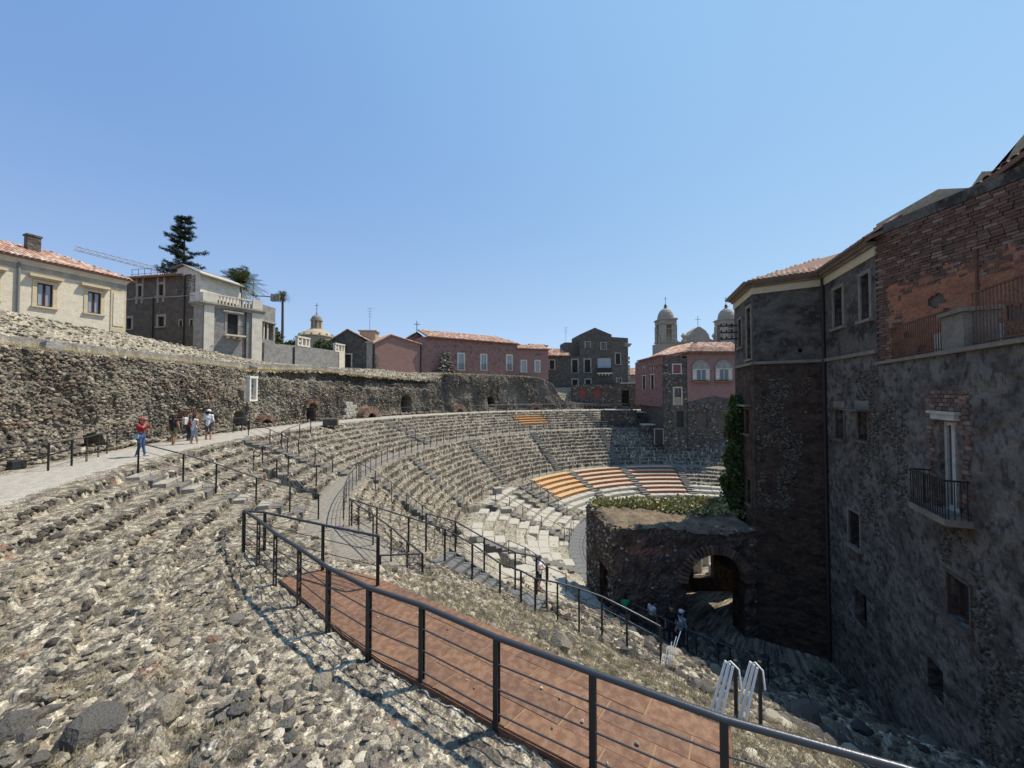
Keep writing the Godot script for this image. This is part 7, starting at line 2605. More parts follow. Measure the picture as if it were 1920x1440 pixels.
func build_plants():
	# araucaria
	var at := V(-49.0, 2.0, 55.0)
	var t := thing("norfolk_pine", "tall dark Norfolk Island pine rising behind the brown palace", "tree", at)
	var mb := MB.new()
	mb.tube([at, at + Vector3(0, 12, 0), at + Vector3(0.15, 24.3, 0)], 0.45, 0.05, 8)
	part(t, "trunk", mb, M.bark)
	var tuft := spray_mesh(5, 26, 0.42, 0.045, 0.8)
	var xf := []
	var cols := []
	var y := 7.0
	var limb := MB.new()
	while y < 24.2:
		var q := (y - 7.0) / 17.2
		var L0 := lerpf(3.7, 1.0, pow(q, 1.15)) * (0.72 + 0.5 * absf(sin(y * 1.9)))
		if q > 0.93: L0 *= 0.8
		for k in 6:
			var a := TAU * (k + rng.randf_range(-0.25, 0.25)) / 6.0 + y * 0.7
			if rng.randf() < 0.2: continue
			var L := L0 * rng.randf_range(0.5, 1.35)
			var d := Vector3(cos(a), 0, sin(a))
			var p0 := at + Vector3(0, y, 0)
			var p1 := p0 + d * L * 0.55 + Vector3(0, -0.05, 0)
			var p2 := p0 + d * L + Vector3(0, 0.28 * L * 0.5, 0)
			limb.tube([p0, p1, p2], 0.07, 0.02, 5, false)
			var m := int(6 + L * 5)
			for i in m:
				var e := 0.22 + 0.8 * float(i) / m
				var p := p0.lerp(p1, e / 0.55) if e < 0.55 else p1.lerp(p2, (e - 0.55) / 0.45)
				xf.append(Transform3D(Basis.from_euler(Vector3(rng.randf() * TAU, rng.randf() * TAU, 0)).scaled(Vector3(1, 0.6, 1) * rng.randf_range(0.7, 1.15)), p + d.cross(Vector3.UP) * rng.randfn(0, 0.16 * L * 0.5) + Vector3(0, rng.randf_range(-0.05, 0.12), 0)))
				cols.append(Color(0.028, 0.046, 0.03).lerp(Color(0.06, 0.085, 0.045), rng.randf()))
		y += rng.randf_range(0.58, 0.85)
	part(t, "limb", limb, M.bark)
	multi(t, "foliage", tuft, M.leaf, xf, cols)
	palm("date_palm", "broad feathery palm behind the roof apartment", V(-36.9, 6.0, 50.0), 8.9, 0.35, 3.5, 52, 0.4, false)
	palm("fan_palm", "slim tall palm with a small round crown left of the domed lantern", V(-37.2, 5.0, 60.0), 10.6, 0.2, 1.35, 34, 0.25, true)
	palm("cycad", "low dark spiky palm on the garden wall", V(-29.4, 5.2, 49.5), 0.8, 0.25, 1.4, 24, 0.45, false)
	var leafy := spray_mesh(8, 18, 0.3, 0.07, 0.9)
	for s in [[-29.8, 4.8, 46.0, 2.6, 3.4, "dark leafy bush beside the loggia annexe"], [-28.0, 4.6, 47.5, 2.6, 2.0, "low bush in the middle of the garden wall top"], [-27.2, 4.8, 53.5, 3.0, 3.0, "light green bush below the domed lantern"], [-25.0, 4.7, 52.0, 3.4, 2.4, "grey green bush left of the dark gable"]]:
		shrub("garden_shrub", s[5], V(s[0], s[1], s[2]), Vector3(s[3], s[4], s[3]), 420, Color(0.05, 0.075, 0.03), Color(0.13, 0.16, 0.07), leafy, 1.0, "shrubs behind the garden wall")
	# ivy column on the palazzo flank
	var ivy_leaf := spray_mesh(12, 9, 0.16, 0.06, 1.0)
	var Q := fac(13.2, 22.0, 12.1, 18.6)
	t = thing("ivy", "dark green ivy hanging down the left flank of the sooty palazzo", "ivy", fp(Q, 0.5, -6.5, 0.1))
	xf = []
	cols = []
	for i in 3000:
		var yy := rng.randf_range(-7.4, -0.4)
		var wd := 1.15 + 0.9 * n_mid.get_noise_1d(yy * 1.6) + (0.9 if yy < -5.0 else 0.0) - (0.5 if yy > -2.0 else 0.0)
		var u := 1.5 - rng.randf() * wd * 1.2
		xf.append(Transform3D(Basis.from_euler(Vector3(rng.randf() * TAU, rng.randf() * TAU, 0)) * rng.randf_range(0.8, 1.5), fp(Q, u, yy, 0.1 + 0.45 * rng.randf() * (0.5 + 0.5 * sin(yy * 3.0 + u)))))
		cols.append(Color(0.03, 0.055, 0.02).lerp(Color(0.085, 0.12, 0.04), rng.randf()))
	multi(t, "leaves", ivy_leaf, M.leaf, xf, cols)
	mb = MB.new()
	for k in 5: mb.tube([fp(Q, 1.2 - 0.2 * k, -11.0, 0.08), fp(Q, 1.3 - 0.25 * k, -6.0, 0.1), fp(Q, 1.2 - 0.2 * k, -1.0, 0.1)], 0.03, 0.012, 5)
	part(t, "stem", mb, M.bark)
	# creeper on top of the ruin
	t = thing("creeper", "sunlit yellow green creeper covering the far edge of the vault ruin", "creeper", V(8.5, -6.6, 22.6))
	xf = []
	cols = []
	for i in 2200:
		var x := rng.randf_range(4.9, 13.4)
		var z := 22.9 - 1.9 * pow(rng.randf(), 1.2) * (0.5 + 0.6 * ss(6.0, 11.0, x)) - 0.5 * ss(10.5, 12.5, x) * rng.randf()
		if x < 7.0 and rng.randf() < 0.6: continue
		var hgt := (0.1 + 0.34 * ss(8.5, 12.5, x)) * (0.6 + 0.6 * n_mid.get_noise_2d(x, z))
		xf.append(Transform3D(Basis.from_euler(Vector3(rng.randf() * TAU, rng.randf() * TAU, 0)) * rng.randf_range(0.8, 1.5), V(x, -6.72 + hgt * rng.randf(), z)))
		cols.append(Color(0.15, 0.17, 0.055).lerp(Color(0.46, 0.40, 0.2), pow(rng.randf(), 0.8)))
	multi(t, "leaves", ivy_leaf, M.leaf, xf, cols)
	mb = MB.new()
	for k in 8: mb.tube([V(6.0 + k * 0.9, -6.5, 22.5), V(6.3 + k * 0.9, -6.2, 21.9), V(6.9 + k * 0.9, -6.3, 21.4)], 0.02, 0.01, 5)
	part(t, "stem", mb, M.bark)
	# dry grass
	var blade := MB.new()
	var r2 := RandomNumberGenerator.new()
	r2.seed = 77
	for i in 14:
		var a := r2.randf() * TAU
		var d := Vector3(cos(a) * r2.randf_range(0.2, 1.1), 1.0, sin(a) * r2.randf_range(0.2, 1.1)).normalized()
		leaf_quad(blade, Vector3(r2.randfn(0, 0.25), -0.05, r2.randfn(0, 0.25)), d, d.cross(Vector3(r2.randf(), r2.randf(), r2.randf())).normalized(), r2.randf_range(0.5, 1.1), 0.02)
	var gm := blade.mesh()
	xf = []
	cols = []
	for i in 16000:
		var az := deg_to_rad(rng.randf_range(-58.0, 48.0))
		var rho := 2.2 * pow(15.0 / 2.2, sqrt(rng.randf()))
		var x := rho * sin(az)
		var z := rho * cos(az)
		var r := Vector2(x - CX, z - CZ).length()
		var ph := fposmod(rad_to_deg(atan2(z - CZ, x - CX)), 360.0)
		if on_walkway(r, ph) > 0.1 or (r > 27.8 and r < 30.4 and ph > 220.5): continue
		var weedy := ss(219.0, 222.0, ph) * ss(22.5, 24.0, r) * (1.0 - ss(28.0, 28.4, r))
		var dense := maxf(weedy * 0.75, ss(0.12, 0.4, n_mid.get_noise_2d(x * 0.8 + 21.0, z * 0.8)))
		if rng.randf() > dense: continue
		var s := rng.randf_range(0.05, 0.13) * (1.3 if weedy > 0.5 else 0.85)
		xf.append(Transform3D(Basis.from_euler(Vector3(0, rng.randf() * TAU, 0)).scaled(Vector3(s, s * rng.randf_range(0.7, 1.5), s)), V(x, ground_at(x, z)[0], z)))
		cols.append(Color(0.42, 0.35, 0.20).lerp(Color(0.27, 0.225, 0.14), rng.randf()))
	for i in 5000:
		var ph := rng.randf_range(108.0, 206.0)
		var rr := rng.randf_range(40.2, 41.2)
		var s := rng.randf_range(0.12, 0.3)
		xf.append(Transform3D(Basis.from_euler(Vector3(0, rng.randf() * TAU, 0)).scaled(Vector3.ONE * s), polar(rr, ph, wall_top(ph) + 0.08)))
		cols.append(Color(0.45, 0.34, 0.17).lerp(Color(0.3, 0.24, 0.14), rng.randf()))
	var g := multi(self, "dry_grass", gm, M.leaf, xf, cols)
	tag(g, "tufts of dry straw coloured grass on the slopes and wall ledge", "grass")
func build_small_things():
	var mb: MB
	# tower crane far behind
	var base := V(-105.0, -5.0, 150.0)
	var t := thing("tower_crane", "thin tower crane jib pointing left over the roofs", "crane", base)
	var top := V(-105.0, 39.5, 150.0)
	var tip := V(-124.0, 40.6, 104.6)
	var tail := V(-98.5, 40.0, 154.0)
	mb = MB.new()
	for q in [[-0.7, -0.7], [0.7, -0.7], [-0.7, 0.7], [0.7, 0.7]]: mb.tube([base + Vector3(q[0], 0, q[1]), top + Vector3(q[0], 0, q[1])], 0.1, 0.1, 4)
	for k in 28: mb.tube([base + Vector3(-0.7 if k % 2 else 0.7, k * 1.6, 0.7), base + Vector3(0.7 if k % 2 else -0.7, k * 1.6 + 1.6, 0.7)], 0.06, 0.06, 4)
	part(t, "mast", mb, M.crane_paint)
	mb = MB.new()
	var d := (tip - top).normalized()
	var sd := d.cross(Vector3.UP).normalized() * 0.7
	mb.tube([top + sd, tip + sd], 0.08, 0.08, 4)
	mb.tube([top - sd, tip - sd], 0.08, 0.08, 4)
	mb.tube([top + Vector3(0, 1.5, 0), tip + Vector3(0, 1.0, 0)], 0.08, 0.08, 4)
	for k in 30:
		var a := top.lerp(tip, k / 30.0)
		var b := top.lerp(tip, (k + 0.5) / 30.0) + Vector3(0, 1.35, 0)
		var c := top.lerp(tip, (k + 1.0) / 30.0)
		mb.tube([a + sd, b, c + sd], 0.035, 0.035, 4)
		mb.tube([a - sd, b, c - sd], 0.035, 0.035, 4)
	part(t, "jib", mb, M.crane_paint)
	mb = MB.new()
	mb.tube([top + sd, tail + sd], 0.16, 0.16, 4)
	mb.tube([top - sd, tail - sd], 0.16, 0.16, 4)
	part(t, "counter_jib", mb, M.crane_paint)
	mb = MB.new()
	mb.tube([top, top + Vector3(0, 7, 0)], 0.3, 0.1, 4)
	mb.tube([top + Vector3(0, 7, 0), top.lerp(tip, 0.5) + Vector3(0, 1.3, 0)], 0.05, 0.05, 4)
	mb.tube([top + Vector3(0, 7, 0), tail], 0.05, 0.05, 4)
	part(t, "apex", mb, M.crane_paint)
	for k in 2:
		mb = MB.new()
		mb.box(tail + Vector3(-0.8 + 1.9 * k, -0.4, 0), Vector3(1.7, 2.9, 1.4))
		part(t, "counterweight", mb, M.grey_trim)
	# white conduit bundles lying over the deck end
	for q in [["bundle of white plastic conduits standing by the deck end", 3.12, 6.02, -5.2, 3.55, 6.2, -4.42], ["right hand bundle of white conduits bent over a dark pole", 3.68, 6.3, -5.45, 4.08, 6.4, -4.58]]:
		var a := V(q[1], q[3] - 0.25, q[2])
		var b := V(q[4], q[6], q[5])
		t = thing("conduit_bundle", q[0], "pipes", a, "white conduit bundles")
		var side := (b - a).cross(Vector3.UP).normalized()
		for k in 4:
			mb = MB.new()
			var o := side * (0.045 * k - 0.07) + Vector3(0, 0, 0.04 * (k % 2))
			mb.tube([a + o * 1.5, a.lerp(b, 0.5) + o, b + o * 0.8], 0.02, 0.02, 8)
			part(t, "conduit", mb, M.white_pipe)
		mb = MB.new()
		mb.tube([V(q[4] + 0.12, q[3] - 0.9, q[5] + 0.02), V(q[4] + 0.12, q[6] + 0.03, q[5] + 0.02)], 0.03)
		part(t, "pole", mb, M.iron)
		mb = MB.new()
		mb.tube([b - side * 0.09 + Vector3(0, -0.05, 0.03), b + Vector3(0, 0.06, 0.05), b + side * 0.14 + Vector3(0.02, 0.0, 0.02), b + side * 0.17 + Vector3(0.04, -0.3, 0)], 0.014, 0.014, 6)
		part(t, "binding", mb, M.white_pipe)
	# small loose conduits by the lower railing
	t = thing("loose_conduits", "loose white conduits leaning against the end of the lower railing", "pipes", V(3.5, -6.75, 9.0))
	for k in 5:
		mb = MB.new()
		var z := 8.75 + 0.11 * k
		mb.tube([V(3.35 + 0.09 * k, -6.95, z), V(3.62 + 0.16 * k, -6.25 + 0.06 * k, z + 0.35)], 0.011)
		part(t, "conduit", mb, M.white_pipe)
	# grey metal box on the left
	t = thing("metal_box", "low dark grey metal box at the left edge of the upper path", "box", V(-18.9, -3.0, 13.9))
	mb = MB.new()
	mb.cbox(V(-18.9, -2.75, 13.9), Vector3(0.95, 0.45, 0.5), 0.03, Basis(Vector3.UP, 0.2))
	part(t, "case", mb, M.iron)
	mb = MB.new()
	mb.tube([V(-18.4, -2.6, 14.1), V(-17.4, -2.2, 14.9)], 0.03)
	part(t, "lever", mb, M.iron)
	# squared blocks on the path edge and rubble walls
	t = thing("stone_block", "dark squared stone block on the seat edge before the arched wall door", "stone", V(-15.9, -2.95, 32.7))
	mb = MB.new()
	mb.cbox(V(-15.9, -2.55, 32.7), Vector3(1.15, 0.62, 0.7), 0.04, Basis(Vector3.UP, 0.25))
	part(t, "block", mb, M.soot_wall)
	t = thing("stone_block", "pale stone cube standing in the pale lower seating", "stone", V(-1.35, -9.4, 34.3))
	mb = MB.new()
	mb.cbox(V(-1.35, -9.0, 34.3), Vector3(0.7, 0.7, 0.6), 0.03, Basis(Vector3.UP, 0.4))
	part(t, "block", mb, M.grey_trim)
	t = thing("stone_block", "second pale stone block lower in the pale seating", "stone", V(-0.6, -10.0, 30.6))
	mb = MB.new()
	mb.cbox(V(-0.5, -9.75, 30.9), Vector3(0.9, 0.6, 0.6), 0.03, Basis(Vector3.UP, 0.2))
	part(t, "block", mb, M.grey_trim)
	# far right rubble walls at the end of the tiers
	for q in [[13.6, 55.4, 18.6, 55.6, -5.4, -2.6, "dark rubble retaining wall right of the straight far stair"], [18.0, 57.0, 23.5, 56.6, -6.5, -3.0, "dark rubble wall with a pale ledge below the glass door"], [18.4, 53.2, 22.6, 53.0, -8.2, -4.6, "broken rubble wall stump left of the green door"]]:
		var f := fac(q[0], q[1], q[2], q[3])
		t = thing("rubble_wall", q[6], "wall", fp(f, 2, q[4], -0.5))
		mb = MB.new()
		block(mb, f, 0.0, f.L, q[4] - 1.5, q[5], 1.6)
		part(t, "wall", mb, M.soot_wall)
		rubble_face(t, f, 0.0, q[4], f.L, q[5] + 0.1, [], 260, 0.36, 60)
		mb = MB.new()
		fbox(mb, f, 0.2, q[5], f.L * 0.8, q[5] + 0.14, -1.2, 0.1)
		part(t, "ledge", mb, M.white_trim)

# ------------------------------------------------------------------ people
# bones: [from, to, radius from, radius to, colour]; joints in metres from the feet, +z is where the person faces
func body_mesh(bones: Array, cell := 0.022) -> MB:
	var lo := Vector3(9, 9, 9)
	var hi := -lo
	for b in bones:
		for k in 2:
			var r: float = b[2 + k] + 0.05
			lo = lo.min(b[k] - Vector3.ONE * r)
			hi = hi.max(b[k] + Vector3.ONE * r)
	var n := Vector3i(((hi - lo) / cell).ceil()) + Vector3i.ONE * 2
	var fld := PackedFloat32Array()
	fld.resize(n.x * n.y * n.z)
	fld.fill(1.0)
	var best := PackedFloat32Array()
	best.resize(fld.size())
	best.fill(1.0)
	var who := PackedByteArray()
	who.resize(fld.size())
	for bi in bones.size():
		var b: Array = bones[bi]
		var a: Vector3 = b[0]
		var e: Vector3 = b[1]
		var ab := e - a
		var l2 := maxf(ab.length_squared(), 1e-8)
		var pad: float = maxf(b[2], b[3]) + 0.07
		var i0 := Vector3i(((a.min(e) - Vector3.ONE * pad - lo) / cell).floor()).clamp(Vector3i.ZERO, n - Vector3i.ONE)
		var i1 := Vector3i(((a.max(e) + Vector3.ONE * pad - lo) / cell).ceil()).clamp(Vector3i.ZERO, n - Vector3i.ONE)
		for z in range(i0.z, i1.z + 1):
			for y in range(i0.y, i1.y + 1):
				for x in range(i0.x, i1.x + 1):
					var p := lo + Vector3(x, y, z) * cell
					var t := clampf((p - a).dot(ab) / l2, 0.0, 1.0)
					var d: float = (p - a - ab * t).length() - lerpf(b[2], b[3], t)
					var i := (z * n.y + y) * n.x + x
					if d < best[i]:
						best[i] = d
						who[i] = bi
					var k := 0.035
					var h := maxf(k - absf(fld[i] - d), 0.0) / k
					fld[i] = minf(fld[i], d) - h * h * k * 0.25
	var idx := {}
	var vs := []
	var cs := []
	for z in n.z - 1:
		for y in n.y - 1:
			for x in n.x - 1:
				var i := (z * n.y + y) * n.x + x
				if fld[i] > 0.08 or fld[i] < -0.08: continue
				var acc := Vector3.ZERO
				var cnt := 0
				var corner := PackedFloat32Array()
				corner.resize(8)
				var neg := 0
				for c in 8:
					corner[c] = fld[i + (c & 1) + ((c >> 1) & 1) * n.x + ((c >> 2) & 1) * n.x * n.y]
					if corner[c] < 0.0: neg += 1
				if neg == 0 or neg == 8: continue
				for c in 8:
					for ax in 3:
						var c2 := c | (1 << ax)
						if c2 == c: continue
						if (corner[c] < 0.0) != (corner[c2] < 0.0):
							var t: float = corner[c] / (corner[c] - corner[c2])
							var p := Vector3(c & 1, (c >> 1) & 1, (c >> 2) & 1)
							var q := Vector3(c2 & 1, (c2 >> 1) & 1, (c2 >> 2) & 1)
							acc += p.lerp(q, t)
							cnt += 1
				idx[i] = vs.size()
				vs.append(lo + (Vector3(x, y, z) + acc / cnt) * cell)
				cs.append(bones[who[i]][4])
	var mb := MB.new()
	var nrm := []
	nrm.resize(vs.size())
	nrm.fill(Vector3.ZERO)
	var quads := []
	var off := [1, n.x, n.x * n.y]
	for z in range(1, n.z - 1):
		for y in range(1, n.y - 1):
			for x in range(1, n.x - 1):
				var i := (z * n.y + y) * n.x + x
				if absf(fld[i]) > 0.08: continue
				for ax in 3:
					var j: int = i + off[ax]
					if (fld[i] < 0.0) == (fld[j] < 0.0): continue
					var u: int = off[(ax + 1) % 3]
					var w: int = off[(ax + 2) % 3]
					var q := [i, i - u, i - u - w, i - w]
					if not (idx.has(q[0]) and idx.has(q[1]) and idx.has(q[2]) and idx.has(q[3])): continue
					var f := [idx[q[0]], idx[q[1]], idx[q[2]], idx[q[3]]]
					if fld[i] > 0.0: f.reverse()
					var nn: Vector3 = (vs[f[2]] - vs[f[0]]).cross(vs[f[3]] - vs[f[1]])
					for m in f: nrm[m] += nn
					quads.append(f)
	for f in quads:
		var c := Color(0, 0, 0)
		for t in [[0, 1, 2], [0, 2, 3]]:
			mb.v.append(vs[f[t[0]]]); mb.v.append(vs[f[t[2]]]); mb.v.append(vs[f[t[1]]])
			for k in [t[0], t[2], t[1]]:
				mb.n.append((nrm[f[k]] as Vector3).normalized())
				mb.c.append(cs[f[k]])
	return mb

func add_hand(mb: MB, wrist: Vector3, dir: Vector3, out: Vector3, skin: Color):
	mb.col = skin
	var d := dir.normalized()
	var s := d.cross(out).normalized()
	mb.tube([wrist - d * 0.02, wrist + d * 0.05, wrist + d * 0.09], 0.03, 0.034, 7)
	for k in 4:
		var o := s * (0.027 - 0.018 * k)
		var l: float = [0.06, 0.072, 0.068, 0.052][k]
		mb.tube([wrist + d * 0.085 + o, wrist + d * (0.085 + l * 0.5) + o * 1.1 + out * 0.008, wrist + d * (0.085 + l * 0.9) + o + out * 0.028], 0.0095, 0.0075, 5)
	mb.tube([wrist + d * 0.03 + s * 0.03, wrist + d * 0.06 + s * 0.055 + out * 0.01, wrist + d * 0.09 + s * 0.055 + out * 0.022], 0.011, 0.008, 5)

# J: joint overrides; C: colours hair, skin, top, bottom, shoe, sleeve (skin or top), shin
func person(label: String, at: Vector3, turn: float, J: Dictionary, C: Dictionary, s := 1.0, extra := []):
	var P := {"neck": Vector3(0, 1.45, -0.02), "head": Vector3(0, 1.6, 0.02), "chest": Vector3(0, 1.27, 0.0), "waist": Vector3(0, 1.05, 0.0), "hip": Vector3(0, 0.93, 0),
		"ls": Vector3(0.17, 1.39, -0.01), "rs": Vector3(-0.17, 1.39, -0.01), "le": Vector3(0.24, 1.12, -0.03), "re": Vector3(-0.24, 1.12, -0.03), "lw": Vector3(0.25, 0.88, 0.05), "rw": Vector3(-0.25, 0.88, 0.05),
		"lh": Vector3(0.09, 0.9, 0), "rh": Vector3(-0.09, 0.9, 0), "lk": Vector3(0.1, 0.49, 0.02), "rk": Vector3(-0.1, 0.49, 0.02), "la": Vector3(0.11, 0.08, -0.02), "ra": Vector3(-0.11, 0.08, -0.02)}
	P.merge(J, true)
	var hd: Vector3 = P.head
	var fw: Vector3 = J.get("look", Vector3(0, 0, 1))
	var up: Vector3 = (hd - (P.neck as Vector3)).normalized()
	var skin: Color = C.skin
	var b := [
		[hd + up * 0.035, hd - up * 0.03 + fw * 0.02, 0.088, 0.07, skin],
		[hd - up * 0.05 + fw * 0.045, hd - up * 0.06 + fw * 0.05, 0.045, 0.04, skin],
		[hd + fw * 0.095 - up * 0.005, hd + fw * 0.105 - up * 0.025, 0.012, 0.016, skin],
		[hd + up * 0.06 - fw * 0.02, hd - up * 0.02 - fw * 0.045, 0.088, 0.078, C.hair],
		[P.neck - up * 0.03, hd - up * 0.06, 0.055, 0.052, skin],
		[P.ls, P.rs, 0.075, 0.075, C.top],
		[P.chest + Vector3(0.06, 0, 0), P.chest - Vector3(0.06, 0, 0), 0.125, 0.125, C.top],
		[P.chest, P.waist, 0.125, 0.125, C.top],
		[P.waist, P.hip, 0.125, 0.14, C.get("waist", C.bottom)],
		[P.lh, P.rh, 0.105, 0.105, C.bottom],
	]
	for q in ["l", "r"]:
		b.append([P[q + "s"], P[q + "e"], 0.058, 0.045, C.sleeve])
		b.append([P[q + "e"], P[q + "w"], 0.042, 0.03, C.get("fore", skin)])
		b.append([P[q + "h"], P[q + "k"], 0.095, 0.062, C.bottom])
		b.append([P[q + "k"], P[q + "a"], 0.058, 0.042, C.get("shin", C.bottom)])
		var ft: Vector3 = J.get(q + "foot", Vector3(0, -0.04, 0.16))
		b.append([P[q + "a"] + Vector3(0, -0.03, -0.03), P[q + "a"] + ft, 0.045, 0.035, C.shoe])
		b.append([hd + Vector3(0.085 if q == "l" else -0.085, 0, 0), hd + Vector3(0.09 if q == "l" else -0.09, -0.02, 0), 0.015, 0.012, skin])
	for e in extra: b.append(e)
	var mb := body_mesh(b)
	for q in ["l", "r"]:
		var wr: Vector3 = P[q + "w"]
		var el: Vector3 = P[q + "e"]
		add_hand(mb, wr, J.get(q + "dir", wr - el), fw, skin)
	mb.col = Color(0.02, 0.015, 0.012)
	for sx in [-1, 1]:
		mb.tube([hd + fw * 0.088 + up * 0.015 + up.cross(fw).normalized() * 0.032 * sx, hd + fw * 0.097 + up * 0.015 + up.cross(fw).normalized() * 0.032 * sx], 0.011, 0.008, 6)
	mb.col = Color(0.25, 0.09, 0.08)
	var sd := up.cross(fw).normalized()
	mb.tube([hd + fw * 0.092 - up * 0.055 - sd * 0.022, hd + fw * 0.097 - up * 0.056, hd + fw * 0.092 - up * 0.055 + sd * 0.022], 0.006, 0.006, 5)
	var t := thing("person", label, "person", at)
	t.rotation.y = turn
	t.scale = Vector3.ONE * s
	var o := MeshInstance3D.new()
	o.name = "body"
	o.mesh = mb.mesh()
	o.material_override = M.cloth_and_skin
	t.add_child(o)
	return t

func cap_on(t: Node3D, hd: Vector3, col: Color, called := "cap"):
	var mb := MB.new()
	mb.col = col
	mb.lathe(hd + Vector3(0, 0.03, -0.01), [Vector2(0.108, 0.0), Vector2(0.112, 0.04), Vector2(0.09, 0.09), Vector2(0.04, 0.112), Vector2(0.001, 0.115)], 14)
	mb.prism([hd + Vector3(-0.085, 0.035, 0.06), hd + Vector3(-0.06, 0.03, 0.19), hd + Vector3(0.06, 0.03, 0.19), hd + Vector3(0.085, 0.035, 0.06)], Vector3(0, 0.012, 0))
	var o := MeshInstance3D.new()
	o.name = called
	o.mesh = mb.mesh()
	o.material_override = M.cloth_and_skin
	t.add_child(o)

func bag_on(t: Node3D, c: Vector3, sz: Vector3, col: Color, called := "bag"):
	var mb := MB.new()
	mb.col = col
	mb.cbox(c, sz, minf(sz.x, sz.z) * 0.3)
	mb.col = col * 0.7
	mb.tube([c + Vector3(-sz.x * 0.4, sz.y * 0.4, sz.z * 0.3), c + Vector3(-sz.x * 0.3, sz.y * 0.95, sz.z * 0.7), c + Vector3(-sz.x * 0.3, sz.y * 0.8, sz.z * 1.2)], 0.015, 0.015, 5)
	var o := MeshInstance3D.new()
	o.name = called
	o.mesh = mb.mesh()
	o.material_override = M.cloth_and_skin
	t.add_child(o)

func gpos(x: float, z: float, y = null) -> Vector3:
	return V(x, (y if y != null else height(x, z, 0.3)) as float, z)

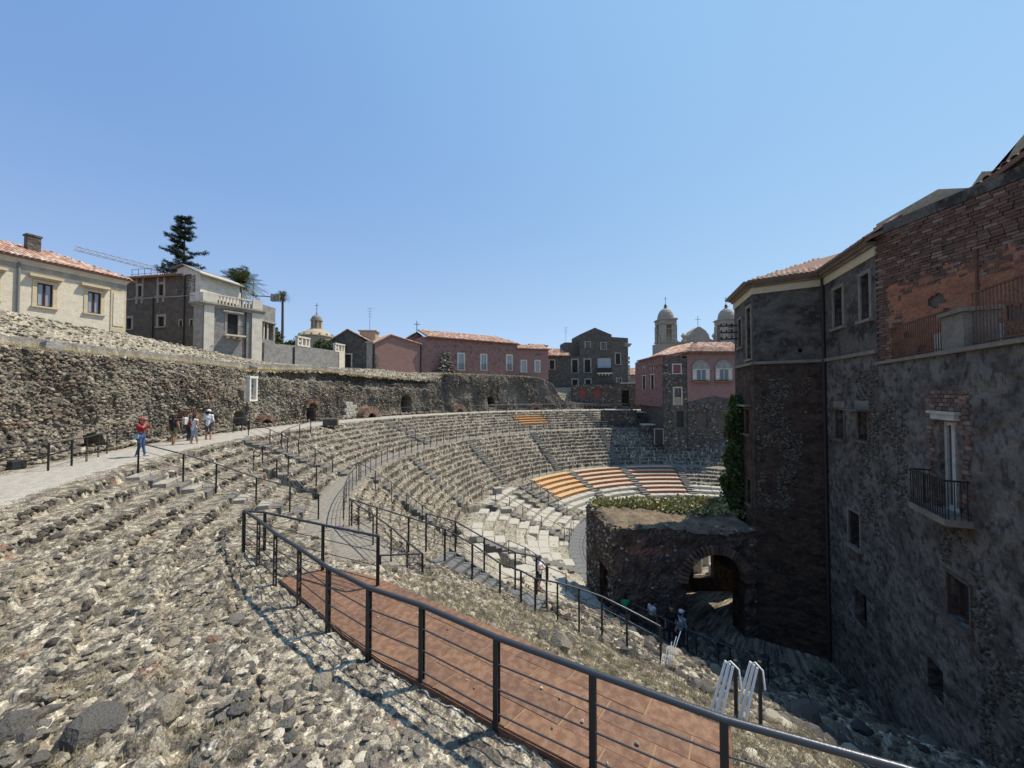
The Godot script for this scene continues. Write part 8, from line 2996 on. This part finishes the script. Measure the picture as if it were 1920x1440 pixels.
func build_people():
	var skin := Color(0.42, 0.25, 0.17)
	var tan_skin := Color(0.36, 0.2, 0.13)
	var dark := Color(0.03, 0.02, 0.015)
	# photographer in jeans on the upper path, facing right
	var t: Node3D = person("person in red shirt and blue jeans raising a camera on the path", gpos(-16.6, 16.7, -2.86), 1.75, {
		"le": Vector3(0.22, 1.3, 0.2), "lw": Vector3(0.08, 1.53, 0.26), "re": Vector3(-0.22, 1.3, 0.2), "rw": Vector3(-0.08, 1.53, 0.26), "ldir": Vector3(-0.2, 0.6, 0.3), "rdir": Vector3(0.2, 0.6, 0.3), "la": Vector3(0.12, 0.08, 0.08), "ra": Vector3(-0.12, 0.08, -0.1)},
		{"skin": skin, "hair": dark, "top": Color(0.30, 0.035, 0.04), "bottom": Color(0.06, 0.11, 0.24), "shoe": Color(0.5, 0.48, 0.45), "sleeve": Color(0.30, 0.035, 0.04)}, 1.0)
	cap_on(t, Vector3(0, 1.62, 0.02), Color(0.28, 0.05, 0.05))
	bag_on(t, Vector3(-0.2, 0.95, -0.06), Vector3(0.08, 0.2, 0.2), Color(0.3, 0.38, 0.4))
	var cam := MB.new()
	cam.col = Color(0.02, 0.02, 0.02)
	cam.box(Vector3(0, 1.61, 0.3), Vector3(0.14, 0.09, 0.06))
	cam.tube([Vector3(0, 1.61, 0.32), Vector3(0, 1.61, 0.42)], 0.035, 0.04, 10)
	var ct := thing("camera_body", "small black camera held up by the person in jeans", "camera", t.position)
	ct.rotation = t.rotation
	var cm := MeshInstance3D.new()
	cm.name = "body"
	cm.mesh = cam.mesh()
	cm.material_override = M.cloth_and_skin
	ct.add_child(cm)
	# two women walking away, one man and one more beyond
	person("person in dark top and olive shorts walking away on the path", gpos(-18.5, 20.4, -2.87), PI + 0.25, {"la": Vector3(0.1, 0.08, 0.12), "ra": Vector3(-0.1, 0.08, -0.14), "lk": Vector3(0.1, 0.49, 0.1)},
		{"skin": tan_skin, "hair": dark, "top": Color(0.03, 0.03, 0.035), "bottom": Color(0.17, 0.17, 0.09), "shin": tan_skin, "shoe": Color(0.3, 0.25, 0.2), "sleeve": tan_skin, "waist": Color(0.03, 0.03, 0.035)}, 0.97, [[Vector3(0, 1.6, -0.07), Vector3(0, 1.38, -0.1), 0.05, 0.03, dark]])
	t = person("person in white top and pale shorts with a red bag on the path", gpos(-17.8, 20.9, -2.87), PI - 0.1, {"la": Vector3(0.1, 0.08, -0.1), "ra": Vector3(-0.1, 0.08, 0.12)},
		{"skin": tan_skin, "hair": dark, "top": Color(0.62, 0.6, 0.57), "bottom": Color(0.30, 0.36, 0.42), "shin": tan_skin, "shoe": Color(0.5, 0.46, 0.4), "sleeve": tan_skin, "waist": Color(0.62, 0.6, 0.57)}, 0.96, [[Vector3(0, 1.6, -0.07), Vector3(0, 1.36, -0.1), 0.05, 0.03, dark]])
	bag_on(t, Vector3(0.2, 1.2, -0.1), Vector3(0.16, 0.24, 0.14), Color(0.32, 0.04, 0.04))
	t = person("tall person in a white shirt and cap ahead of the two walkers", gpos(-18.55, 22.8, -2.87), PI + 0.3, {"le": Vector3(0.3, 1.2, 0.1), "lw": Vector3(0.2, 1.3, 0.28)},
		{"skin": skin, "hair": dark, "top": Color(0.7, 0.7, 0.7), "bottom": Color(0.07, 0.08, 0.1), "shin": skin, "shoe": Color(0.2, 0.2, 0.2), "sleeve": Color(0.7, 0.7, 0.7), "waist": Color(0.7, 0.7, 0.7)}, 1.06)
	cap_on(t, Vector3(0, 1.62, 0.02), Color(0.72, 0.72, 0.7))
	t = person("person with a pale backpack in front of the radiating brick fan", gpos(-19.3, 22.3, -2.87), PI - 0.4, {},
		{"skin": tan_skin, "hair": Color(0.05, 0.03, 0.02), "top": Color(0.05, 0.045, 0.045), "bottom": Color(0.04, 0.04, 0.05), "shoe": Color(0.1, 0.1, 0.1), "sleeve": tan_skin}, 1.0)
	bag_on(t, Vector3(0, 1.22, -0.2), Vector3(0.3, 0.42, 0.2), Color(0.6, 0.56, 0.5), "backpack")
	# man in white on the lower stone seats
	person("person in white t-shirt and black shorts on the pale lower seats", gpos(1.39, 19.5), 0.7, {"le": Vector3(0.24, 1.14, 0.04), "lw": Vector3(0.16, 1.12, 0.27), "re": Vector3(-0.24, 1.14, 0.04), "rw": Vector3(-0.12, 1.18, 0.27), "la": Vector3(0.1, 0.08, -0.12), "ra": Vector3(-0.1, 0.08, 0.1), "head": Vector3(0, 1.58, 0.06)},
		{"skin": skin, "hair": Color(0.035, 0.025, 0.018), "top": Color(0.78, 0.77, 0.75), "bottom": Color(0.02, 0.02, 0.024), "shin": skin, "shoe": Color(0.08, 0.03, 0.03), "sleeve": Color(0.78, 0.77, 0.75), "waist": Color(0.78, 0.77, 0.75)}, 1.02)
	# seated pair in the shade by the ruin
	var sit := {"hip": Vector3(0, 0.5, 0), "waist": Vector3(0, 0.62, 0.02), "chest": Vector3(0, 0.84, 0.07), "neck": Vector3(0, 1.0, 0.1), "head": Vector3(0, 1.14, 0.16), "ls": Vector3(0.17, 0.95, 0.09), "rs": Vector3(-0.17, 0.95, 0.09), "le": Vector3(0.24, 0.74, 0.22), "re": Vector3(-0.24, 0.74, 0.22), "lw": Vector3(0.12, 0.62, 0.4), "rw": Vector3(-0.12, 0.62, 0.4), "lh": Vector3(0.09, 0.48, 0.02), "rh": Vector3(-0.09, 0.48, 0.02), "lk": Vector3(0.12, 0.52, 0.44), "rk": Vector3(-0.12, 0.52, 0.44), "la": Vector3(0.12, 0.08, 0.46), "ra": Vector3(-0.12, 0.08, 0.46)}
	for q in [["person in black with a dark hat sitting at the ruin corner", 4.9, 19.3, 2.6, Color(0.025, 0.025, 0.028), Color(0.03, 0.03, 0.035)], ["person in a green top sitting against the ruin wall", 5.55, 18.55, 2.9, Color(0.03, 0.30, 0.13), Color(0.05, 0.045, 0.045)]]:
		var st := thing("stone_block", "low seat stone under the " + q[0].split(" sitting")[0], "stone", gpos(q[1], q[2]))
		var mb := MB.new()
		mb.cbox(org[st] + Vector3(0, 0.15, 0), Vector3(0.5, 0.46, 0.42), 0.03, Basis(Vector3.UP, q[3]))
		part(st, "block", mb, M.dark_step)
		t = person(q[0], gpos(q[1], q[2]) , q[3], sit, {"skin": skin, "hair": dark, "top": q[4], "bottom": q[5], "shin": skin, "shoe": Color(0.1, 0.1, 0.1), "sleeve": q[4]}, 1.0)
		if q[3] < 2.7: cap_on(t, Vector3(0, 1.16, 0.16), Color(0.03, 0.03, 0.035), "hat")
	# standing pair near the great arch
	person("person in black t-shirt standing by the shaded railing", gpos(7.15, 16.9), -0.5, {"le": Vector3(0.25, 1.14, 0.02), "lw": Vector3(0.2, 0.95, 0.2)},
		{"skin": skin, "hair": dark, "top": Color(0.022, 0.022, 0.025), "bottom": Color(0.03, 0.03, 0.036), "shoe": Color(0.15, 0.15, 0.15), "sleeve": Color(0.022, 0.022, 0.025)}, 1.03)
	t = person("person in a white cap and grey shirt with a pale backpack by the great arch", gpos(7.7, 17.2), 2.2, {},
		{"skin": skin, "hair": dark, "top": Color(0.34, 0.37, 0.42), "bottom": Color(0.05, 0.06, 0.09), "shoe": Color(0.15, 0.15, 0.15), "sleeve": Color(0.34, 0.37, 0.42)}, 1.03)
	cap_on(t, Vector3(0, 1.62, 0.02), Color(0.72, 0.73, 0.74))
	bag_on(t, Vector3(0, 1.22, -0.2), Vector3(0.3, 0.42, 0.18), Color(0.55, 0.57, 0.58), "backpack")
	t = person("person in a pale blouse below the railing left of the standing pair", gpos(6.5, 17.5), 2.0, {},
		{"skin": skin, "hair": dark, "top": Color(0.5, 0.5, 0.55), "bottom": Color(0.05, 0.05, 0.06), "shoe": Color(0.1, 0.1, 0.1), "sleeve": skin}, 0.95)
